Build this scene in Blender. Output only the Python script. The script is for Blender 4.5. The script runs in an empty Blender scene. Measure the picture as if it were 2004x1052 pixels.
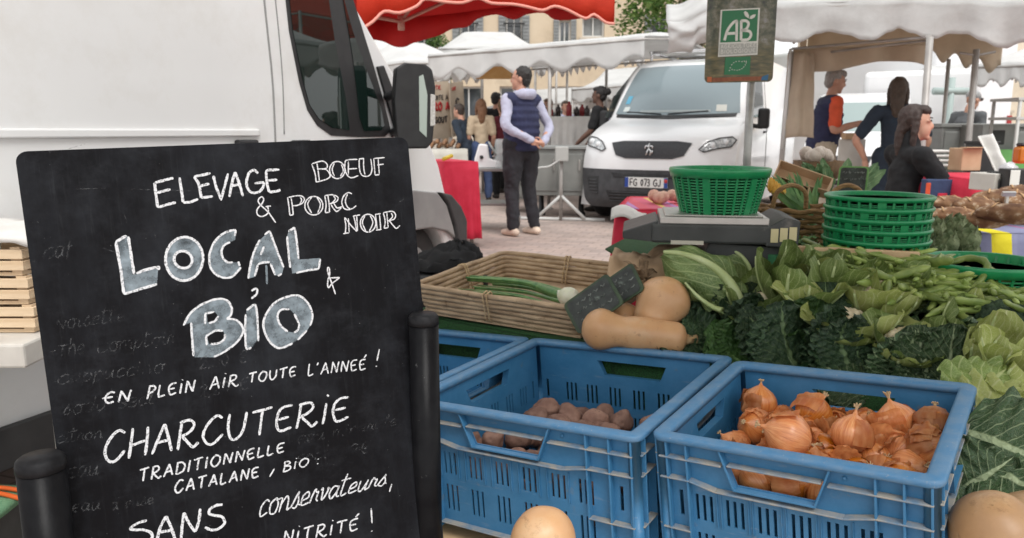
import bpy, bmesh, math, random
from mathutils import Vector as V, Matrix, noise, geometry
R = math.radians
rnd = random.Random(11)
S = bpy.context.scene
COL = S.collection
pi = math.pi; sin = math.sin; cos = math.cos

# ------------------------------------------------------------------ camera
CAM_H = 1.12; PITCH = 10.2; FPX = 1500.0      # the photo is 2004 x 1052 px
cd = bpy.data.cameras.new('camera'); cam = bpy.data.objects.new('camera', cd); COL.objects.link(cam)
cam.location = (0, 0, CAM_H); cam.rotation_euler = (R(90 - PITCH), 0, 0)
cd.sensor_width = 36; cd.lens = 36 * FPX / 2004; cd.clip_start = 0.05; cd.clip_end = 600
cd.dof.use_dof = True; cd.dof.focus_distance = 1.35; cd.dof.aperture_fstop = 8.5
S.camera = cam
# ------------------------------------------------------------------ world and sun
SUN_EL, SUN_AZ = 56, 160                       # soft bright overcast, the brighter part of the sky behind the camera
w = bpy.data.worlds.new('World'); S.world = w; w.use_nodes = True
nt = w.node_tree; nt.nodes.clear()
sky = nt.nodes.new('ShaderNodeTexSky'); sky.sky_type = 'NISHITA'; sky.sun_disc = False
sky.sun_elevation = R(SUN_EL); sky.sun_rotation = R(SUN_AZ)
sky.air_density = 1.0; sky.dust_density = 3.0; sky.ozone_density = 1.0
hs = nt.nodes.new('ShaderNodeHueSaturation'); hs.inputs['Saturation'].default_value = 0.12
bg = nt.nodes.new('ShaderNodeBackground'); bg.inputs['Strength'].default_value = 0.13
wo = nt.nodes.new('ShaderNodeOutputWorld')
cl = nt.nodes.new('ShaderNodeMix'); cl.data_type = 'RGBA'; cl.inputs[0].default_value = .6; cl.inputs[7].default_value = (8.4, 8.5, 8.5, 1)      # the even white cloud cover
nt.links.new(sky.outputs[0], hs.inputs['Color']); nt.links.new(hs.outputs[0], cl.inputs[6]); nt.links.new(cl.outputs[2], bg.inputs['Color']); nt.links.new(bg.outputs[0], wo.inputs['Surface'])
sd = bpy.data.lights.new('sun', 'SUN'); sd.energy = 1.3; sd.angle = R(25); sd.color = (1, .975, .94)
sun = bpy.data.objects.new('sun', sd); COL.objects.link(sun)
_az = R(SUN_AZ); _sd = V((sin(_az) * cos(R(SUN_EL)), cos(_az) * cos(R(SUN_EL)), sin(R(SUN_EL))))
sun.rotation_euler = _sd.to_track_quat('Z', 'Y').to_euler(); sun.location = (0, 0, 20)
S.view_settings.view_transform = 'Standard'; S.view_settings.look = 'None'
S.view_settings.exposure = 0.55; S.view_settings.gamma = 1.0
S.cycles.max_bounces = 6; S.cycles.transparent_max_bounces = 12
S.cycles.use_denoising = True

# ------------------------------------------------------------------ picture measurements -> points in the place
_cp, _sp = cos(R(PITCH)), sin(R(PITCH)); EYE = V((0, 0, CAM_H))
def ray(px, py):
    a = (px - 1002) / FPX; b = (526 - py) / FPX
    return V((a, _cp + b * _sp, -_sp + b * _cp))
def PZ(px, py, z):
    r = ray(px, py); return EYE + r * ((z - CAM_H) / r.z)
def PY(px, py, y):
    r = ray(px, py); return EYE + r * (y / r.y)
def PP(px, py, p, n):
    r = ray(px, py); return EYE + r * ((p - EYE).dot(n) / r.dot(n))
def frame(o, x, y, z):
    m = Matrix((x, y, z)).transposed().to_4x4(); m.translation = o; return m
def rotz(a): return Matrix.Rotation(a, 4, 'Z')
def T(*p): return Matrix.Translation(V(p) if len(p) == 3 else p[0])

# ------------------------------------------------------------------ mesh builder
class MB:
    def __init__(s): s.v = []; s.f = []; s.uv = []; s.mi = []; s.sm = []
    def add(s, vs, fs, uv=None, mi=0, sm=True):
        o = len(s.v); s.v += [V(p) for p in vs]; s.uv += (uv or [(0, 0)] * len(vs))
        for f in fs: s.f.append([i + o for i in f]); s.mi.append(mi); s.sm.append(sm)
        return o
    def box(s, c, d, M=None, mi=0, taper=1.0):
        x, y, z = d[0] / 2, d[1] / 2, d[2] / 2; c = V(c); t = taper
        vs = [V(p) for p in ((-x, -y, -z), (x, -y, -z), (x, y, -z), (-x, y, -z), (-x * t, -y * t, z), (x * t, -y * t, z), (x * t, y * t, z), (-x * t, y * t, z))]
        if M is not None: vs = [M.to_3x3() @ p for p in vs]
        s.add([c + p for p in vs], [(3, 2, 1, 0), (4, 5, 6, 7), (0, 1, 5, 4), (1, 2, 6, 5), (2, 3, 7, 6), (3, 0, 4, 7)], mi=mi, sm=False)
    def tube(s, pts, r, n=8, mi=0, closed=False, cap=True, flat=1.0, sm=True):
        pts = [V(p) for p in pts]; k = len(pts)
        rs = r if isinstance(r, (list, tuple)) else [r] * k
        vs = []; uv = []; up = None
        for i, p in enumerate(pts):
            if closed: t = pts[(i + 1) % k] - pts[i - 1]
            else: t = pts[min(i + 1, k - 1)] - pts[max(i - 1, 0)]
            if t.length < 1e-9: t = V((0, 0, 1))
            t.normalize()
            if up is None:
                up = V((0, 0, 1)) if abs(t.z) < .9 else V((0, 1, 0))
            a = up - t * up.dot(t)
            if a.length < 1e-6: a = V((1, 0, 0)) - t * t.x
            a.normalize(); up = a; b = t.cross(a)
            for j in range(n):
                th = 2 * pi * j / n; vs.append(p + (a * sin(th) * flat + b * cos(th)) * rs[i]); uv.append((j / n, i / max(1, k - 1)))
        fs = []
        for i in range(k if closed else k - 1):
            for j in range(n):
                i2 = (i + 1) % k; fs.append((i * n + j, i * n + (j + 1) % n, i2 * n + (j + 1) % n, i2 * n + j))
        if cap and not closed: fs.append(tuple(range(n))[::-1]); fs.append(tuple((k - 1) * n + j for j in range(n)))
        s.add(vs, fs, uv, mi, sm)
    def lathe(s, prof, n=24, M=None, mi=0, fn=None, sm=True):
        vs = []; uv = []; k = len(prof)
        for i, (r, z) in enumerate(prof):
            for j in range(n):
                th = 2 * pi * j / n; q = fn(th, i / (k - 1)) if fn else 1
                p = V((r * q * cos(th), r * q * sin(th), z)); vs.append(M @ p if M is not None else p); uv.append((j / n, i / (k - 1)))
        fs = [(i * n + j, i * n + (j + 1) % n, (i + 1) * n + (j + 1) % n, (i + 1) * n + j) for i in range(k - 1) for j in range(n)]
        if prof[0][0] > 1e-5: fs.append(tuple(range(n))[::-1])
        if prof[-1][0] > 1e-5: fs.append(tuple((k - 1) * n + j for j in range(n)))
        s.add(vs, fs, uv, mi, sm)
    def sheet(s, fn, nu, nv, mi=0, th=0, sm=True):
        vs = []; uv = []
        for i in range(nv + 1):
            for j in range(nu + 1):
                u, v = j / nu, i / nv; vs.append(V(fn(u, v))); uv.append((u, v))
        fs = [(i * (nu + 1) + j, i * (nu + 1) + j + 1, (i + 1) * (nu + 1) + j + 1, (i + 1) * (nu + 1) + j) for i in range(nv) for j in range(nu)]
        s.add(vs, fs, uv, mi, sm)
    def prism(s, outer, holes, M, t, mi=0, bot=True):
        """2D outline with holes, extruded by t along local z of M"""
        loops = [[V((p[0], p[1], 0)) for p in outer]] + [[V((p[0], p[1], 0)) for p in h] for h in holes]
        tri = geometry.tessellate_polygon(loops); fl = [p for l in loops for p in l]; n = len(fl)
        vs = [M @ p for p in fl] + [M @ (p + V((0, 0, t))) for p in fl]
        fs = []
        for a, b, c in tri:
            if (fl[b] - fl[a]).cross(fl[c] - fl[a]).z < 0: b, c = c, b
            fs.append((a + n, b + n, c + n))
            if bot: fs.append((c, b, a))
        o = 0
        for li, l in enumerate(loops):
            k = len(l); ar = sum(l[i].x * l[(i + 1) % k].y - l[(i + 1) % k].x * l[i].y for i in range(k))
            for i in range(k):
                a, b = o + i, o + (i + 1) % k
                q = (a, b, b + n, a + n); 
                if (ar < 0) == (li == 0): q = q[::-1]
                fs.append(q)
            o += k
        s.add(vs, fs, mi=mi, sm=False)
    def ico(s, c, r, sub=2, fn=None, M=None, mi=0):
        bm = bmesh.new(); bmesh.ops.create_icosphere(bm, subdivisions=sub, radius=1)
        r = V((r, r, r)) if isinstance(r, (int, float)) else V(r); vs = []
        for v in bm.verts:
            k = fn(v.co) if fn else 1; p = V((v.co.x * r.x, v.co.y * r.y, v.co.z * r.z)) * k
            if M is not None: p = M.to_3x3() @ p
            vs.append(V(c) + p)
        bm.verts.index_update(); s.add(vs, [tuple(v.index for v in f.verts) for f in bm.faces], [((atan(v.co)), v.co.z * .5 + .5) for v in bm.verts], mi)
        bm.free()
    def xf(s, M): s.v = [M @ p for p in s.v]; return s
    def mesh(s, name, mats):
        me = bpy.data.meshes.new(name); me.from_pydata([tuple(p) for p in s.v], [], s.f); me.validate(clean_customdata=False)
        for m in (mats if isinstance(mats, (list, tuple)) else [mats]): me.materials.append(m)
        if len(me.polygons) == len(s.f):
            me.polygons.foreach_set('material_index', s.mi); me.polygons.foreach_set('use_smooth', s.sm)
            ul = me.uv_layers.new(name='UVMap')
            li = [0] * len(me.loops); me.loops.foreach_get('vertex_index', li)
            ul.data.foreach_set('uv', [c for i in li for c in s.uv[i]])
        me.update(); return me
    def build(s, name, mat, parent=None, world=True, bevel=0, seg=2, sub=0, loc=None, rot=None, solid=0, remesh=0, smooth=0):
        """world=True: the points are in world space, or in the root's own space when world is False"""
        if parent is not None and world: s.xf(MW[parent.name].inverted())
        if parent is None and loc is not None and world: s.xf(T(V(loc)).inverted())
        o = bpy.data.objects.new(name, s.mesh(name, mat)); COL.objects.link(o)
        if parent is not None: o.parent = parent; MW[o.name] = MW[parent.name]
        else:
            M = T(V(loc)) if loc is not None else Matrix()
            if rot is not None: M = M @ rot
            o.matrix_world = M; MW[o.name] = M
        if solid: m = o.modifiers.new('solid', 'SOLIDIFY'); m.thickness = solid; m.offset = 0
        if remesh:
            m = o.modifiers.new('remesh', 'REMESH'); m.mode = 'VOXEL'; m.voxel_size = remesh; m.use_smooth_shade = True
        if smooth: m = o.modifiers.new('smooth', 'SMOOTH'); m.factor = .5; m.iterations = smooth
        if bevel:
            m = o.modifiers.new('bevel', 'BEVEL'); m.width = bevel; m.segments = seg; m.limit_method = 'ANGLE'; m.angle_limit = R(40)
        if sub: m = o.modifiers.new('sub', 'SUBSURF'); m.levels = m.render_levels = sub
        return o
def atan(p): return math.atan2(p.y, p.x) / (2 * pi) + .5
MW = {}
def tag(o, label, cat, group=None, kind=None):
    if label: o['label'] = label
    if cat: o['category'] = cat
    if group: o['group'] = group
    if kind: o['kind'] = kind
    return o
def thing(name, label, cat, loc=(0, 0, 0), rot=0, group=None, M=None):
    o = bpy.data.objects.new(name, None); COL.objects.link(o); o.empty_display_size = .1
    m = M if M is not None else T(V(loc)) @ rotz(rot)
    o.matrix_world = m; MW[o.name] = m.copy(); return tag(o, label, cat, group)
def structure(o): o['kind'] = 'structure'; return o
def dup(o, M, label=None, group=None, parent=None):
    c = o.copy(); COL.objects.link(c)
    if parent is not None: c.parent = parent
    else:
        c.matrix_world = M; MW[c.name] = M.copy()
        if label: c['label'] = label
        if group: c['group'] = group
    for ch in [x for x in bpy.data.objects if x.parent == o]: dup(ch, None, parent=c)
    return c
KIDS = {}
def crom(pts, m=6, closed=False):
    """Catmull-Rom through points"""
    pts = [V(p) for p in pts]; n = len(pts)
    if n < 3 and not closed: 
        return [pts[0].lerp(pts[-1], i / m) for i in range(m + 1)]
    out = []
    for i in range(n if closed else n - 1):
        g = (lambda k: pts[k % n]) if closed else (lambda k: pts[max(0, min(n - 1, k))])
        a, b, c, d = g(i - 1), g(i), g(i + 1), g(i + 2)
        for j in range(m):
            t = j / m; out.append(.5 * (2 * b + (c - a) * t + (2 * a - 5 * b + 4 * c - d) * t * t + (3 * b - a - 3 * c + d) * t ** 3))
    if not closed: out.append(pts[-1])
    return out
def nz(p, s=1.0, o=0): return noise.noise(V(p) * s + V((o * 7.3, o * 3.1, o * 1.7)))

# ------------------------------------------------------------------ materials
def nodes(name):
    m = bpy.data.materials.new(name); m.use_nodes = True; t = m.node_tree; return m, t, t.nodes['Principled BSDF']
def nd(t, kind, **kw):
    n = t.nodes.new(kind)
    for k, v in kw.items():
        if k.startswith('i_'):
            key = k[2:]; n.inputs[int(key) if key.isdigit() else key.replace('_', ' ')].default_value = v
        else: setattr(n, k, v)
    return n
def ramp(t, fac, stops, interp='LINEAR'):
    r = t.nodes.new('ShaderNodeValToRGB'); r.color_ramp.interpolation = interp
    e = r.color_ramp.elements
    while len(e) < len(stops): e.new(.5)
    for i, (p, c) in enumerate(stops): e[i].position = p; e[i].color = tuple(c) + (1,) if len(c) == 3 else c
    t.links.new(fac, r.inputs[0]); return r.outputs[0]
def mix(t, fac, a, b, mode='MIX'):
    m = t.nodes.new('ShaderNodeMix'); m.data_type = 'RGBA'; m.blend_type = mode
    for idx, x in ((0, fac), (6, a), (7, b)):
        if hasattr(x, 'is_linked'): t.links.new(x, m.inputs[idx])
        else: m.inputs[idx].default_value = x if idx == 0 else tuple(x) + (1,)
    return m.outputs[2]
def texco(t, which='Object'): return nd(t, 'ShaderNodeTexCoord').outputs[which]
def noise_tex(t, scale, detail=4, co=None, stretch=None, rough=.55):
    co = co or texco(t)
    if stretch:
        mp = nd(t, 'ShaderNodeMapping'); mp.inputs['Scale'].default_value = stretch; t.links.new(co, mp.inputs[0]); co = mp.outputs[0]
    n = nd(t, 'ShaderNodeTexNoise', i_Scale=scale, i_Detail=detail, i_Roughness=rough); t.links.new(co, n.inputs['Vector']); return n.outputs['Fac']
def bump(t, b, h, strength=.3, dist=.01):
    n = nd(t, 'ShaderNodeBump', i_Strength=strength, i_Distance=dist); t.links.new(h, n.inputs['Height']); t.links.new(n.outputs[0], b.inputs['Normal'])
def pm(name, c, c2=None, rough=.6, ns=15, lo=.35, hi=.65, bs=0, bstr=.3, bd=.004, metal=0, rand=0, spec=.5, coat=0, stretch=None, sss=0, trans=0, dirt=None, dirts=4, dlo=.55, dhi=.75):
    m, t, b = nodes(name)
    col = tuple(c)
    if c2 is not None: col = ramp(t, noise_tex(t, ns, 5, stretch=stretch), [(lo, c), (hi, c2)])
    if dirt is not None: col = mix(t, ramp(t, noise_tex(t, dirts, 8, rough=.7), [(dlo, (0, 0, 0)), (dhi, (1, 1, 1))]), col, dirt)
    if rand:
        oi = nd(t, 'ShaderNodeObjectInfo'); h = nd(t, 'ShaderNodeHueSaturation')
        mr = nd(t, 'ShaderNodeMapRange'); mr.inputs[3].default_value = 1 - rand; mr.inputs[4].default_value = 1 + rand
        t.links.new(oi.outputs['Random'], mr.inputs[0]); t.links.new(mr.outputs[0], h.inputs['Value'])
        if hasattr(col, 'is_linked'): t.links.new(col, h.inputs['Color'])
        else: h.inputs['Color'].default_value = col + (1,)
        col = h.outputs[0]
    if hasattr(col, 'is_linked'): t.links.new(col, b.inputs['Base Color'])
    else: b.inputs['Base Color'].default_value = col + (1,)
    b.inputs['Roughness'].default_value = rough; b.inputs['Metallic'].default_value = metal
    b.inputs['Specular IOR Level'].default_value = spec; b.inputs['Coat Weight'].default_value = coat
    if sss: b.inputs['Subsurface Weight'].default_value = sss; b.inputs['Subsurface Radius'].default_value = (.02, .012, .006); b.inputs['Subsurface Scale'].default_value = .3
    if bs: bump(t, b, noise_tex(t, bs, 6, stretch=stretch), bstr, bd)
    if trans:      # thin cloth: part of the light comes through
        tr = nd(t, 'ShaderNodeBsdfTranslucent'); ms = nd(t, 'ShaderNodeMixShader', i_0=trans); out = t.nodes['Material Output']
        if hasattr(col, 'is_linked'): t.links.new(col, tr.inputs[0])
        else: tr.inputs[0].default_value = col + (1,)
        t.links.new(b.outputs[0], ms.inputs[1]); t.links.new(tr.outputs[0], ms.inputs[2]); t.links.new(ms.outputs[0], out.inputs['Surface'])
    return m
def glass(name, c, alpha=.6, rough=.02, spec=.8):
    m, t, b = nodes(name); b.inputs['Base Color'].default_value = c + (1,); b.inputs['Roughness'].default_value = rough
    b.inputs['Specular IOR Level'].default_value = spec; b.inputs['Alpha'].default_value = alpha; b.inputs['Coat Weight'].default_value = .5; b.inputs['Coat Roughness'].default_value = .01; return m
# ================================================================== SETTING: the paved square
def paver_mat():
    m, t, b = nodes('pavers')
    br = nd(t, 'ShaderNodeTexBrick', offset=.5, i_Scale=1.0); co = texco(t)
    mp = nd(t, 'ShaderNodeMapping'); mp.inputs['Rotation'].default_value = (0, 0, .35); t.links.new(co, mp.inputs[0]); t.links.new(mp.outputs[0], br.inputs['Vector'])
    br.inputs['Color1'].default_value = (.50, .40, .355, 1); br.inputs['Color2'].default_value = (.40, .335, .31, 1); br.inputs['Mortar'].default_value = (.27, .23, .21, 1)
    br.inputs['Mortar Size'].default_value = .006; br.inputs['Brick Width'].default_value = .22; br.inputs['Row Height'].default_value = .11; br.inputs['Mortar Smooth'].default_value = .3
    st = ramp(t, noise_tex(t, 1.3, 8, rough=.7), [(.35, (.72, .70, .68)), (.65, (1.05, 1.02, 1))])
    c = mix(t, 1.0, br.outputs[0], st, 'MULTIPLY'); t.links.new(c, b.inputs['Base Color'])
    b.inputs['Roughness'].default_value = .8; bump(t, b, br.outputs[1], -.4, .004); return m
g = MB(); g.add([(-150, -60, 0), (150, -60, 0), (150, 240, 0), (-150, 240, 0)], [(0, 1, 2, 3)]); structure(g.build('ground', paver_mat()))

# ================================================================== CHALKBOARD
B0 = V((-.714, 1.112, 1.091)); BX = V((.877, .479, .031)).normalized(); BZ = V((-.076, .075, .994)); BZ = (BZ - BX * BZ.dot(BX)).normalized(); BY = BZ.cross(BX)   # BY points away from us
BW, BH, BT = .60, .92, .012
BM = frame(B0, BX, BY, BZ)
def board_mat():
    m, t, b = nodes('chalkboard'); co = texco(t)
    base = (.0042, .0042, .0054)
    sm = ramp(t, noise_tex(t, 5, 9, rough=.72), [(.47, (0, 0, 0)), (.72, (.5, .5, .5)), (.85, (1, 1, 1))])
    c = mix(t, sm, base, (.036, .040, .047))
    wipe = ramp(t, noise_tex(t, 3.0, 7, stretch=(2.0, 1, .7), rough=.75), [(.46, (0, 0, 0)), (.62, (.35, .35, .35)), (.8, (.9, .9, .9))]); c = mix(t, wipe, c, (.022, .025, .031)); hz = ramp(t, noise_tex(t, 9, 8, stretch=(1, 1, 1.6), rough=.8), [(.52, (0, 0, 0)), (.7, (.5, .5, .5))]); c = mix(t, hz, c, (.026, .028, .033))
    st = ramp(t, noise_tex(t, 26, 7, stretch=(5, 1, .22), rough=.8), [(.56, (0, 0, 0)), (.8, (.35, .35, .35))]); c = mix(t, st, c, (.06, .065, .07))
    sp = ramp(t, noise_tex(t, 210, 2), [(.735, (0, 0, 0)), (.77, (1, 1, 1))]); c = mix(t, sp, c, (.20, .2, .2))
    t.links.new(c, b.inputs['Base Color']); b.inputs['Roughness'].default_value = .6; b.inputs['Specular IOR Level'].default_value = .12
    bump(t, b, noise_tex(t, 180, 3), .05, .001); return m
def chalk_mat(name, c, lo, hi, sc=420, mx=1.0, sc2=60, lo2=0, hi2=1):
    m, t, b = nodes(name); b.inputs['Base Color'].default_value = c + (1,); b.inputs['Roughness'].default_value = .95; b.inputs['Specular IOR Level'].default_value = .1
    a = ramp(t, noise_tex(t, sc, 3, rough=.6), [(lo, (0, 0, 0)), (hi, (mx, mx, mx))])
    if lo2 or hi2 != 1: a = mix(t, 1.0, a, ramp(t, noise_tex(t, sc2, 4), [(lo2, (.0, .0, .0)), (hi2, (1, 1, 1))]), 'MULTIPLY')
    t.links.new(a, b.inputs['Alpha']); return m
board = thing('chalkboard', 'black chalkboard with white handwriting ELEVAGE LOCAL BIO CHARCUTERIE, propped between two black posts', 'chalkboard', M=BM)
def rrect(x0, z0, x1, z1, r, k=6):
    o = []
    for cx, cz, a in ((x1 - r, z0 + r, -90), (x1 - r, z1 - r, 0), (x0 + r, z1 - r, 90), (x0 + r, z0 + r, 180)):
        for i in range(k + 1): o.append((cx + r * cos(R(a + 90 * i / k)), cz + r * sin(R(a + 90 * i / k))))
    return o
p = MB(); p.prism(rrect(0, -BH, BW, 0, .016), [], BM @ Matrix.Rotation(R(90), 4, 'X') @ T(0, 0, -BT), BT); p.build('panel', board_mat(), board, bevel=.0015)
lg = MB()
for x in (.05, .55):
    lg.tube([BM @ V((x, .03, -.1)), BM @ V((x, .42, -BH - .10))], .011, 8)
lg.tube([BM @ V((.05, .06, -.16)), BM @ V((.55, .06, -.16))], .008, 6)
lg.build('back_leg', pm('dark_wood', (.02, .018, .016), rough=.6), board)
# ---- writing: strokes read off the photo, laid on the board's own plane
BI = BM.inverted()
def BP(px, py): 
    q = BI @ PP(px, py, B0, BY); return V((q.x, 0, q.z))
CH = {k: MB() for k in ('white', 'thin', 'ghost', 'fill')}
CM = {'white': chalk_mat('chalk', (.66, .67, .69), .27, .50, 340), 'thin': chalk_mat('chalk_thin', (.66, .66, .68), .26, .48, 330), 'ghost': chalk_mat('chalk_ghost', (.15, .155, .16), .40, .62, 260, .5, 40, .40, .62), 'fill': chalk_mat('chalk_fill', (.30, .36, .40), .20, .70, 45, .85)}
def flush():      # each written line is a part of its own
    for k, nm in (('white', 'chalk_writing'), ('thin', 'chalk_writing'), ('ghost', 'erased_writing'), ('fill', 'chalk_shading')):
        if CH[k].v: CH[k].build(nm, CM[k], board); CH[k] = MB()
_lift = [0]
def stroke(pts, wpx, layer='white', m=6, jit=.35):
    pts = crom([V((x, y, 0)) for x, y in pts], m)
    P = [BP(p.x, p.y) for p in pts]; d = (BM @ P[0] - EYE).length; hw = wpx * .92 / FPX * d / 2
    mb = CH[layer]; _lift[0] += 1; y = -(.0004 + .0000015 * _lift[0]); vs = []; n = len(P)
    for i, q in enumerate(P):
        t = P[min(i + 1, n - 1)] - P[max(0, i - 1)]
        if t.length < 1e-9: t = V((1, 0, 0))
        t.normalize(); nr = V((-t.z, 0, t.x))
        e = 1.0 if 0 < i < n - 1 else .55
        wl = hw * e * (1 + jit * (rnd.random() - .5)); wr = hw * e * (1 + jit * (rnd.random() - .5))
        vs += [q + nr * wl + V((0, y, 0)), q - nr * wr + V((0, y, 0))]
    mb.add([BM @ q for q in vs], [(2 * i, 2 * i + 1, 2 * i + 3, 2 * i + 2) for i in range(n - 1)], sm=False)
def zs(lst, ox, oy, s, w, layer='white', m=6):
    for l in lst: stroke([(ox + x / s, oy + y / s) for x, y in l], w, layer, m)
def ell(cx, cy, rx, ry, tilt=0, a0=-100, a1=262, n=22):
    o = []
    for i in range(n + 1):
        a = R(a0 + (a1 - a0) * i / n); x, y = rx * cos(a), ry * sin(a); o.append((cx + x * cos(tilt) - y * sin(tilt), cy + x * sin(tilt) + y * cos(tilt)))
    return o
def fillp(outer, holes, ox, oy, s):
    f = lambda l: [(q.x, q.z) for q in (BP(ox + x / s, oy + y / s) for x, y in l)]
    CH['fill'].prism(f(outer), [f(h) for h in holes], BM @ Matrix.Rotation(R(90), 4, 'X') @ T(0, 0, .00012), .00012, bot=False)
a = (280, 290, 7.014)
flush()
zs([[(415, 405), (300, 435), (160, 470)], [(160, 470), (172, 600), (200, 810)], [(375, 560), (190, 610)], [(200, 810), (330, 770), (450, 740)],
    [(500, 400), (530, 600), (550, 740)], [(550, 740), (650, 735), (755, 695)], [(925, 340), (700, 390)], [(700, 390), (760, 480), (785, 600), (800, 680)], [(800, 680), (960, 655)], [(910, 485), (770, 520)],
    [(965, 375), (1000, 520), (1070, 700)], [(1070, 715), (1165, 345)], [(1185, 665), (1215, 500), (1260, 325)], [(1260, 325), (1310, 450), (1370, 655)], [(1205, 515), (1345, 490)],
    [(1575, 345), (1530, 300), (1460, 330), (1420, 450), (1440, 560), (1510, 610), (1600, 590), (1650, 520), (1660, 465)], [(1660, 462), (1530, 480)],
    [(1870, 290), (1690, 300)], [(1690, 300), (1695, 450), (1730, 600)], [(1730, 600), (1820, 590), (1885, 570)], [(1840, 430), (1700, 440)]], *a, 5.0)
flush()
zs([[(1820, 1020), (1720, 880), (1590, 750), (1590, 690), (1630, 665), (1655, 700), (1630, 760), (1570, 830), (1565, 900), (1620, 935), (1690, 910), (1720, 860), (1710, 800)], [(1680, 800), (1755, 790)]], *a, 2.6, 'thin')
flush()
a = (490, 290, 5.845)
flush()
zs([[(700, 180), (740, 290), (750, 385)], [(750, 385), (850, 360), (905, 330), (905, 290), (860, 240), (770, 235)], [(705, 175), (820, 145), (875, 180), (870, 225), (800, 240)], [(760, 170), (775, 270), (790, 375)],
    ell(993, 247, 88, 98), [(960, 170), (935, 240), (960, 320)], [(1040, 185), (1060, 250), (1030, 320)], [(1225, 125), (1100, 135), (1080, 190), (1090, 270), (1120, 320), (1165, 335), (1235, 310)], [(1120, 150), (1120, 300)], [(1120, 235), (1220, 230)],
    [(1245, 120), (1245, 220), (1270, 300), (1320, 320), (1370, 300), (1390, 230), (1375, 120)], [(1295, 120), (1295, 220), (1310, 300)], [(1240, 120), (1300, 115)],
    [(1535, 105), (1410, 115)], [(1410, 115), (1425, 305)], [(1425, 305), (1475, 300)], [(1475, 300), (1460, 115)], [(1450, 190), (1525, 180)],
    [(425, 560), (440, 660), (450, 765)], [(450, 765), (490, 760)], [(490, 760), (480, 660), (465, 560)], [(430, 560), (560, 540), (615, 570), (600, 620), (540, 650), (480, 655)], [(570, 560), (585, 590), (565, 640)],
    ell(725, 655, 103, 106), [(700, 560), (655, 640), (700, 740)], [(760, 560), (800, 640), (770, 735)],
    [(850, 545), (865, 640), (855, 735)], [(855, 735), (905, 730)], [(905, 730), (900, 640), (885, 540)], [(850, 540), (940, 530), (1000, 560), (980, 610), (900, 635)], [(920, 640), (960, 700), (990, 720), (1040, 680)], [(950, 620), (990, 680), (1045, 665)], [(950, 545), (970, 580), (930, 625)],
    [(1160, 520), (1120, 505), (1070, 540), (1045, 610), (1065, 680), (1110, 700), (1160, 690), (1210, 655)], [(1110, 525), (1085, 600), (1110, 670), (1140, 690)],
    [(1060, 975), (1130, 965)], [(1075, 790), (1090, 880), (1085, 970)], [(1120, 800), (1130, 960)], [(1080, 790), (1150, 880), (1215, 950)], [(1180, 770), (1200, 860), (1215, 950)], [(1170, 775), (1255, 760)], [(1215, 770), (1225, 945)],
    ell(1345, 855, 88, 102), [(1310, 770), (1280, 850), (1320, 945)], [(1370, 770), (1400, 850), (1360, 945)], [(1430, 755), (1450, 930)], [(1475, 745), (1490, 925)], [(1425, 755), (1490, 745)], [(1435, 935), (1500, 925)],
    [(1520, 740), (1540, 830), (1530, 915)], [(1530, 915), (1575, 905)], [(1575, 905), (1560, 735)], [(1520, 735), (1620, 720), (1660, 760), (1640, 810), (1570, 830)], [(1590, 830), (1640, 890), (1670, 915), (1710, 880)], [(1610, 740), (1625, 780), (1590, 820)]], *a, 2.5, 'thin')
flush()
a = (210, 430, 6.574)
flush()
zs([[(245, 200), (110, 285)], [(110, 285), (165, 600), (215, 955)], [(215, 955), (420, 890), (640, 825)], [(270, 215), (310, 480), (345, 700)], [(375, 690), (480, 645), (655, 605), (650, 640)]], *a, 5)
flush()
zs([ell(990, 500, 240, 280, .1, -60, 300), ell(975, 510, 118, 108, .5, -70, 290)], *a, 5)
fillp([(245, 200), (110, 285), (165, 600), (215, 955), (640, 830), (655, 610), (350, 700), (280, 215)], [], *a); fillp(ell(990, 500, 238, 278, .1, 0, 350), [ell(975, 510, 115, 105, .5, 0, 350)], *a)
flush()
a = (400, 430, 6.575)
flush()
zs([[(390, 205), (405, 130)], [(405, 130), (330, 140), (220, 190), (120, 300), (65, 450), (75, 600), (150, 700), (260, 745), (370, 720), (470, 610)], [(330, 285), (250, 330), (220, 410), (240, 490), (300, 545), (365, 545)], [(435, 535), (455, 590)],
    [(565, 755), (600, 540), (650, 380), (715, 255)], [(775, 190), (840, 140)], [(840, 140), (920, 360), (1020, 610)], [(645, 725), (690, 570)], [(690, 570), (740, 550), (840, 540)], [(850, 560), (910, 710)], [(945, 720), (995, 690)], [(765, 340), (725, 450)],
    [(1080, 150), (1160, 95)], [(1160, 95), (1190, 300), (1210, 505)], [(1065, 210), (1085, 450), (1105, 615)], [(1180, 680), (1350, 645), (1470, 630)], [(1470, 630), (1490, 500)]], *a, 4.2)
flush()
zs([[(1685, 955), (1640, 820), (1590, 680), (1585, 620), (1605, 620), (1610, 700), (1590, 770), (1585, 840), (1600, 870), (1640, 820), (1740, 740)], [(1740, 740), (1620, 745)]], *a, 2.8, 'thin')
flush()
zs([[(795, 580), (800, 700), (805, 825)]], *a, 4, 'fill')
fillp([(405, 130), (330, 140), (220, 190), (120, 300), (65, 450), (75, 600), (150, 700), (260, 745), (370, 720), (470, 610), (440, 540), (365, 545), (300, 545), (240, 490), (220, 410), (250, 330), (330, 285), (395, 260)], [], *a)
fillp([(565, 755), (600, 540), (650, 380), (715, 255), (840, 140), (920, 360), (1020, 610), (1000, 690), (920, 715), (850, 560), (690, 570), (640, 735)], [], *a)
fillp([(1080, 150), (1160, 95), (1210, 510), (1490, 490), (1470, 630), (1130, 690), (1065, 210)], [], *a)
flush()
a = (340, 550, 6.187)
flush()
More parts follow.
